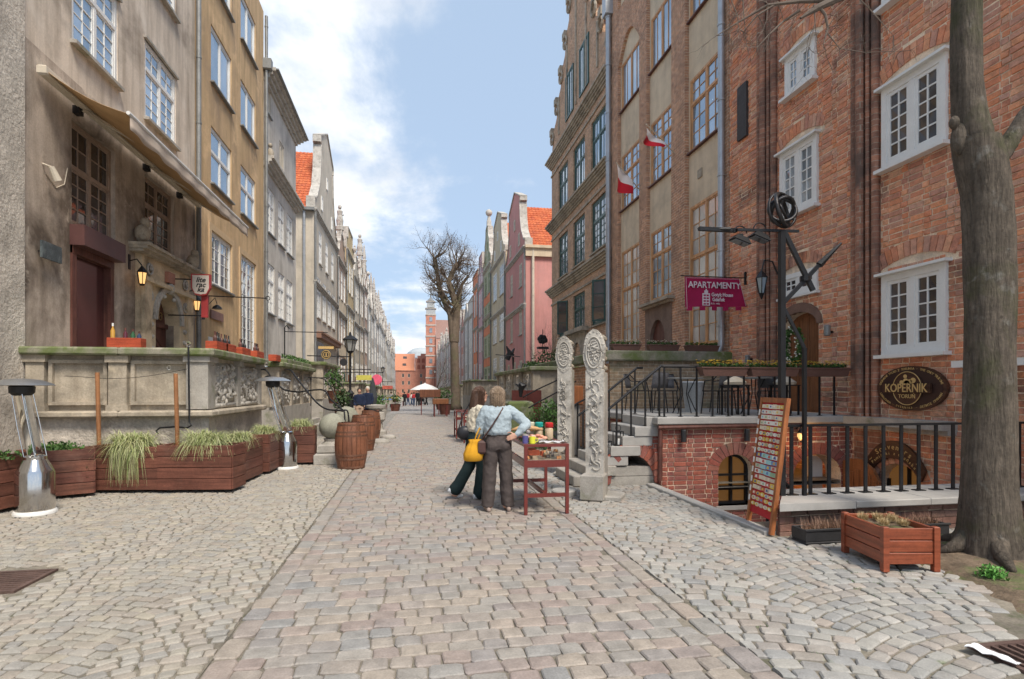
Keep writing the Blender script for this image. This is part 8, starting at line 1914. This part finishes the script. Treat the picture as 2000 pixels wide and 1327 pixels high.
# near tree on the right
T = thing('bare_street_tree', 'large bare tree trunk rising out of the picture on the right beside the red planter', 'tree', (5.75, 4.8, 0))
tt_ = 5.62; Q = lambda a, b, d=0: P(a, b, tt_+d)
def bark_tube(mb, pts, rad, n=40, amp=.03, seed=0, sub=7):
    P2 = []; R2 = []
    for i in range(len(pts)-1):
        for k in range(sub): s = k/sub; P2.append(np.array(pts[i])*(1-s)+np.array(pts[i+1])*s); R2.append(rad[i]*(1-s)+rad[i+1]*s)
    P2.append(np.array(pts[-1])); R2.append(rad[-1]); v = []; f = []; K = len(P2); ph = rng.random(12)*6.28
    for k in range(K):
        for i in range(n):
            a = 2*pi*i/n; z = P2[k][2]; rr = R2[k]*(1+amp*(sin(3*a+ph[0]+z*.8)+.6*sin(5*a+ph[1]-z*1.3)+.5*sin(9*a+ph[2]+z*2))+.010*rng.normal()+.02*sin(z*4+ph[3])*sin(2*a)); v.append(P2[k]+np.array([cos(a)*rr, sin(a)*rr, 0]))
    for k in range(K-1):
        for i in range(n): f.append((k*n+i, k*n+(i+1) % n, (k+1)*n+(i+1) % n, (k+1)*n+i))
    mb.add(v, f)
mb = MB(); bark_tube(mb, [Q(1936, 1110), Q(1934, 1080), Q(1932, 1030), Q(1930, 960), Q(1932, 850), Q(1932, 700), Q(1934, 600), Q(1930, 450), Q(1926, 380), Q(1915, 320), Q(1905, 275)], [.40, .31, .265, .235, .215, .207, .209, .206, .208, .215, .20], amp=.018)
bark_tube(mb, [Q(1915, 320), Q(1902, 265), Q(1893, 215), Q(1888, 160), Q(1887, 80), Q(1888, 0), Q(1890, -120), Q(1880, -300)], [.15, .165, .146, .132, .128, .125, .12, .115], 32, .02)
mb.ball(Q(1864, 240, -.03), .045, 14, 10, sz=1.5); mb.ball(Q(1874, 272, -.02), .075, 14, 10, sz=2.2)
for a, r in ((0.2, .5), (1.7, .55), (2.9, .5), (4.1, .6), (5.2, .55)): b = Q(1934, 1075); mb.tube([b+[.12*cos(a), .12*sin(a), .22], b+[.32*cos(a), .32*sin(a), .03], b+[r*cos(a), r*sin(a), -.03]], [.12, .07, .03], 10)
mb.build('trunk', M_bark, T, smooth=True)
mb = MB(); bark_tube(mb, [Q(1930, 330), Q(1960, 290), Q(1985, 255), Q(2005, 220), Q(2060, 150), Q(2120, 20)], [.13, .11, .085, .075, .07, .06], 20, .02); mb.build('side_limb', M_bark, T, smooth=True)
mb = MB(); tw = MB()
br = [[Q(1886, -150, 0), Q(1780, -80, .1), Q(1690, -30, .2), Q(1630, 0, .2), Q(1600, 14, .2), Q(1563, 36, .2)], [Q(1630, 0, .2), Q(1560, 3, .3), Q(1500, 10, .3), Q(1440, 45, .4), Q(1400, 70, .4)], [Q(1600, 14, .2), Q(1612, 30, .2), Q(1617, 55, .2), Q(1608, 88, .2)], [Q(1563, 20, .2), Q(1530, 42, .3), Q(1500, 70, .3), Q(1480, 92, .3)], [Q(1520, 5, .3), Q(1480, 30, .3), Q(1452, 62, .4)],
      [Q(1590, 10, .2), Q(1592, 45, .2), Q(1580, 92, .2)], [Q(1612, 60, .2), Q(1640, 95, .2), Q(1690, 103, .2), Q(1760, 100, .1)], [Q(1660, -20, .2), Q(1700, 20, .2), Q(1745, 70, .1)], [Q(1500, 10, .3), Q(1497, 40, .3), Q(1490, 60, .3)], [Q(1450, -30, .4), Q(1452, 20, .4), Q(1458, 85, .4)], [Q(1420, -20, .4), Q(1440, 30, .4), Q(1443, 62, .4)]]
rd = [[.09, .07, .055, .04, .035, .012], [.03, .02, .014, .01, .004], [.018, .015, .012, .004], [.016, .012, .008, .004], [.012, .008, .003], [.008, .006, .003], [.007, .005, .004, .002], [.008, .005, .002], [.006, .004, .002], [.008, .006, .002], [.006, .005, .002]]
for p, r in zip(br, rd): mb.tube(p, r, 7, cap=False)
for p in br[1:]:
    for k in range(1, len(p)):
        for _ in range(2): d = rng.normal(size=3); d[2] -= .5; d /= np.linalg.norm(d); grow(mb, tw, p[k], d, R_(.12, .3), .004, 1, -.15, .4, 2, .001)
mb.build('overhanging_limb', M_twig, T); tw.build('twigs', M_twig, T, kind='stuff')
# ================================================================== mid-ground planting and stalls
for i, (px1, tt2, z, h, r, lb, pot) in enumerate(((1062, 15.5, 0, 1.25, .5, 'leafy green shrub in front of the brown house terrace', 0), (1045, 14.0, 0, .8, .5, 'bushy low green plants behind the display table', 0), (1078, 13.6, .25, 1.25, .4, 'tall green stems just left of the rear stele', 0), (1025, 16, 0, .7, .5, 'low greenery behind the blue jumper woman', 0),
    (655, 19.5, 1.2, 1.2, .38, 'potted shrub on the second left terrace end', 1), (668, 17.2, .7, 1.0, .3, 'dark green shrub beside the lantern lamp', 1), (869, 40, 0, 2.0, .6, 'tall green potted shrub left of the mid-street tree', 1), (772, 48, 0, 1.6, .6, 'green potted bush by the far left stalls', 1), (744, 36, 0, 1.5, .55, 'green potted bush on the left beyond the stone post', 1), (733, 30, 0, 1.3, .5, 'low green plants in a stone urn on the left', 1), (1075, 22, 2.35, .9, .8, 'dark green bush on the mossy terrace of the brown house', 0), (1045, 23, 2.35, .5, .6, 'low hedge on the stone terrace before the brown house', 0), (912, 60, 0, 1.8, .8, 'green bush behind the mid-street tree', 0), (860, 52, 0, 1.6, .6, 'green potted bush by the brown stall', 1))):
    q = P(px1, 760, tt2); q[2] = z+(gz(q[1]) if z == 0 else 0); pot_plant('green_plant', lb, q, h, r, M_stonegrey if i in (8, 9) else M_planter, M_leafd if i in (5, 10) else M_leaf, 'green plants along the terraces', .055 if tt2 < 25 else .09, 420 if tt2 < 25 else 200, bool(pot))
t = thing('iron_plant_ornament', 'dark iron flower-shaped ornament on a pole by the pink wall', 'ornament', (4, 24, 2.4)); c = P(1060, 665, 26); m = MB(); m.tube([P(1060, 712, 26), c+[0, 0, .5]], .02, 6)
for k in range(6): m.ball(c+[.14*cos(k), .05, .14*sin(k)+.1*k/6], .12, 7, 5, sy=.4)
m.xbox(P(1060, 680, 26), .5, .3, .1); m.build('ornament', M_iron, t)
t = thing('winged_sign', 'dark winged figure sign projecting from the pink house', 'sign', tuple(P(997, 700, 40))); c = P(997, 695, 42); m = MB(); m.tube([c+[-.25, 0, -.3], c+[0, 0, .3], c+[.25, 0, 0]], [.2, .26, .1], 8); m.tube([c, c+[-.3, 0, .7]], [.2, .05], 6); m.tube([c, c+[.3, 0, .55]], [.2, .05], 6); m.tube([c+[.2, 0, -.1], c+[.2, 0, -1.0]], [.1, .05], 6); m.build('figure', M_iron, t); m = MB(); m.tube([P(968, 693, 41.5), P(1016, 697, 41.5)], .03, 5); m.build('bracket', M_iron, t)
t = thing('brown_display_board', 'dark red-brown folding display panels before the stone terrace', 'display board', (3.0, 21, 0))
for k, (a, b) in enumerate(((1000, 1027), (1029, 1056))):
    m = MB(); p, q = P(a, 760, 16.8), P(b, 760, 16.8); m.add([(p[0], p[1], .35), (q[0], q[1]-.1, .35), (q[0], q[1]-.1, 1.66), (p[0], p[1], 1.66), (p[0], p[1]+.05, .35), (q[0], q[1]-.05, .35), (q[0], q[1]-.05, 1.66), (p[0], p[1]+.05, 1.66)], [(0, 1, 2, 3), (7, 6, 5, 4), (0, 3, 7, 4), (1, 5, 6, 2), (3, 2, 6, 7), (0, 4, 5, 1)]); m.build('panel', mat('board_redbrown_%d' % k, (.11, .028, .022), .6), t)
m = MB(); p = P(1012, 760, 16.9); q = P(1050, 760, 16.9)
for w in (p, q): m.bar((w[0], w[1], 0), (w[0], w[1], .4), .05)
m.build('leg', M_darkwood, t)
t = thing('black_bird_ornament', 'small black twisted ornament standing on the stone post before the display panels', 'ornament', tuple(P(1017, 760, 15.8))); c = P(1017, 757, 15.8); m = MB(); m.tube([P(1017, 776, 15.8), c+[0, 0, -.08], c+[.06, 0, .05], c+[-.04, 0, .12]], [.04, .07, .12, .05], 7); m.tube([c, c+[-.15, 0, .1]], [.05, .015], 5); m.build('ornament', M_iron, t)
t = thing('stone_newel', 'sloping mossy stone block behind the elbow of the blue jumper woman', 'stone', (2.7, 15, 0)); q = P(1014, 760, 15.8); m = MB(); m.rbox(q[0]-.35, q[0]+.35, q[1]-.3, q[1]+.5, 0, 1.36, .06); m.build('block', M_stonemoss, t)
curve_rail('pale metal handrail rising to the stone terrace of the brown house, upper bar', [P(1022, 776, 15), P(1050, 761, 15.6), P(1082, 746, 16.2), P(1120, 728, 17)], .02)
curve_rail('pale metal handrail rising to the stone terrace of the brown house, lower bar', [P(1033, 797, 14.6), P(1055, 784, 15), P(1085, 768, 15.6), P(1125, 745, 16.4)], .02)
curve_rail('black iron handrail curving up between the two stelae', [P(1118, 800, 12.5), P(1125, 790, 12.6), P(1145, 779, 12.9), P(1170, 765, 13.3)], .022, [(*P(1128, 800, 12.6)[:2], 0, P(1128, 788, 12.6)[2])])
t = thing('terracotta_planter', 'orange-brown planter seen between the two stelae', 'planter', tuple(P(1122, 760, 14.5))); q = P(1123, 760, 14.5); m = MB(); m.rbox(q[0]-.16, q[0]+.16, q[1]-.2, q[1]+.2, 1.3, 1.78, .02); m.build('box', M_frame, t); m = MB(); m.rbox(q[0]-.1, q[0]+.1, q[1]-.1, q[1]+.1, 0, 1.3, .02); m.build('foot', M_stonegrey, t)
t = thing('black_advert_board', 'narrow black and white board standing on the terrace by the pink house', 'sign', (4.5, 40, 2.3)); m = MB(); c = P(1029, 735, 36); m.xbox(c, .45, .08, 1.6, Matrix.Rotation(RAD(10), 3, 'Y')); m.build('board', M_white, t); m = MB(); m.xbox(c+[.1, -.06, -.4], .25, .05, .8, Matrix.Rotation(RAD(10), 3, 'Y')); m.build('print', M_black, t)
# white parasol and brown stall far off
t = thing('white_parasol', 'large white parasol over the far group of people', 'parasol', g_(830, 80)); q = np.array(g_(830, 80)); m = MB(); m.lathe([(2.05, 1.95), (2.1, 2.0), (1.1, 2.55), (.1, 2.9), (.02, 3.0)], q, 8); m.build('canopy', M_white, t); m = MB(); m.tube([q, q+[0, 0, 2.9]], .04, 6); m.build('pole', M_darkwood, t)
t = thing('brown_stall', 'brown wooden amber stall with a sloping top before the mid-street tree', 'stall', (2.0, 34, 0)); x0, x1 = 1.35, 2.15; Y = 36.5; g0 = gz(Y)
for x in (x0, x1):
    for y in (Y, Y+1.2): m = MB(); m.bar((x, y, g0), (x, y, g0+1.0), .06); m.build('leg', M_table, t)
m = MB(); m.rbox(x0-.1, x1+.1, Y-.1, Y+1.3, g0+.8, g0+1.15, .03); m.build('counter', M_door, t); m = MB(); m.rbox(x0-.9, x0+.5, Y+2.5, Y+3.2, g0+1.2, g0+1.75, .04); m.build('display_case', M_barrel, t); m = MB(); m.bar((x0-.8, Y+2.8, g0), (x0-.8, Y+2.8, g0+1.2), .06); m.bar((x0+.4, Y+2.8, g0), (x0+.4, Y+2.8, g0+1.2), .06); m.build('leg', M_table, t)
# left mid clutter: stalls, sign boards, flags
for i, (px1, tt2, w, h, mm, lb) in enumerate(((752, 47, 1.2, .9, M_stonegrey, 'grey souvenir stall on the left, nearest past the side street'), (766, 56, 1.2, .95, M_darkwood, 'dark wooden souvenir stall on the left'), (778, 64, 1.1, .9, M_stonelight, 'pale souvenir stall on the left, farthest one'))):
    q = np.array(g_(px1, tt2)); t = thing('souvenir_stall', lb, 'stall', tuple(q), 'stalls far down the left side'); m = MB(); m.box(q[0]-w/2, q[0]+w/2, q[1], q[1]+.8, q[2]+h*.7, q[2]+h); m.build('counter', mm, t)
    for sx in (-.45, .45):
        for sy in (.05, .75): m = MB(); m.bar((q[0]+sx*w, q[1]+sy, q[2]), (q[0]+sx*w, q[1]+sy, q[2]+h*.7), .05); m.build('leg', M_table, t)
    m = MB()
    for _ in range(14): m.ball(q+[R_(-w/2, w/2), R_(.1, .7), h+.08], R_(.05, .1), 6, 5)
    m.build('goods', pal[i+3], t)
for i, (px1, py1, tt2, c, lb) in enumerate(((736, 742, 40, (.75, .12, .2), 'pink hanging sign on the left house row'), (711, 738, 34, (.55, .5, .1), 'yellowish hanging sign on the left house row'), (757, 757, 50, (.6, .14, .1), 'small orange-red awning sign low on the left'))):
    c_ = P(px1, py1, tt2); t = thing('hanging_sign', lb, 'sign', tuple(c_)); m = MB(); m.lathe([(.36, -.05), (.38, 0), (.36, .05)], c_, 14, M=Matrix.Rotation(pi/2, 3, 'X')) if i == 0 else m.xbox(c_, .9, .1, .3); m.build('board', mat('far_sign_%d' % i, c, .6), t); m = MB(); m.bar((-6.4, c_[1], c_[2]+.5), (c_[0]+.4, c_[1], c_[2]+.5), .05); m.bar(c_+[0, 0, .2], c_+[0, 0, .5], .03); m.build('bracket', M_iron, t)
t = thing('folded_parasol', 'folded dark grey parasol beside the pair in navy', 'parasol', g_(730, 27)); q = np.array(g_(728, 27)); m = MB(); m.lathe([(.03, 0), (.03, .75), (.14, .8), (.22, 1.3), (.12, 1.9), (.03, 2.25)], q, 9); m.build('folded_cloth', cm('charcoal', (.05, .055, .06)), t)
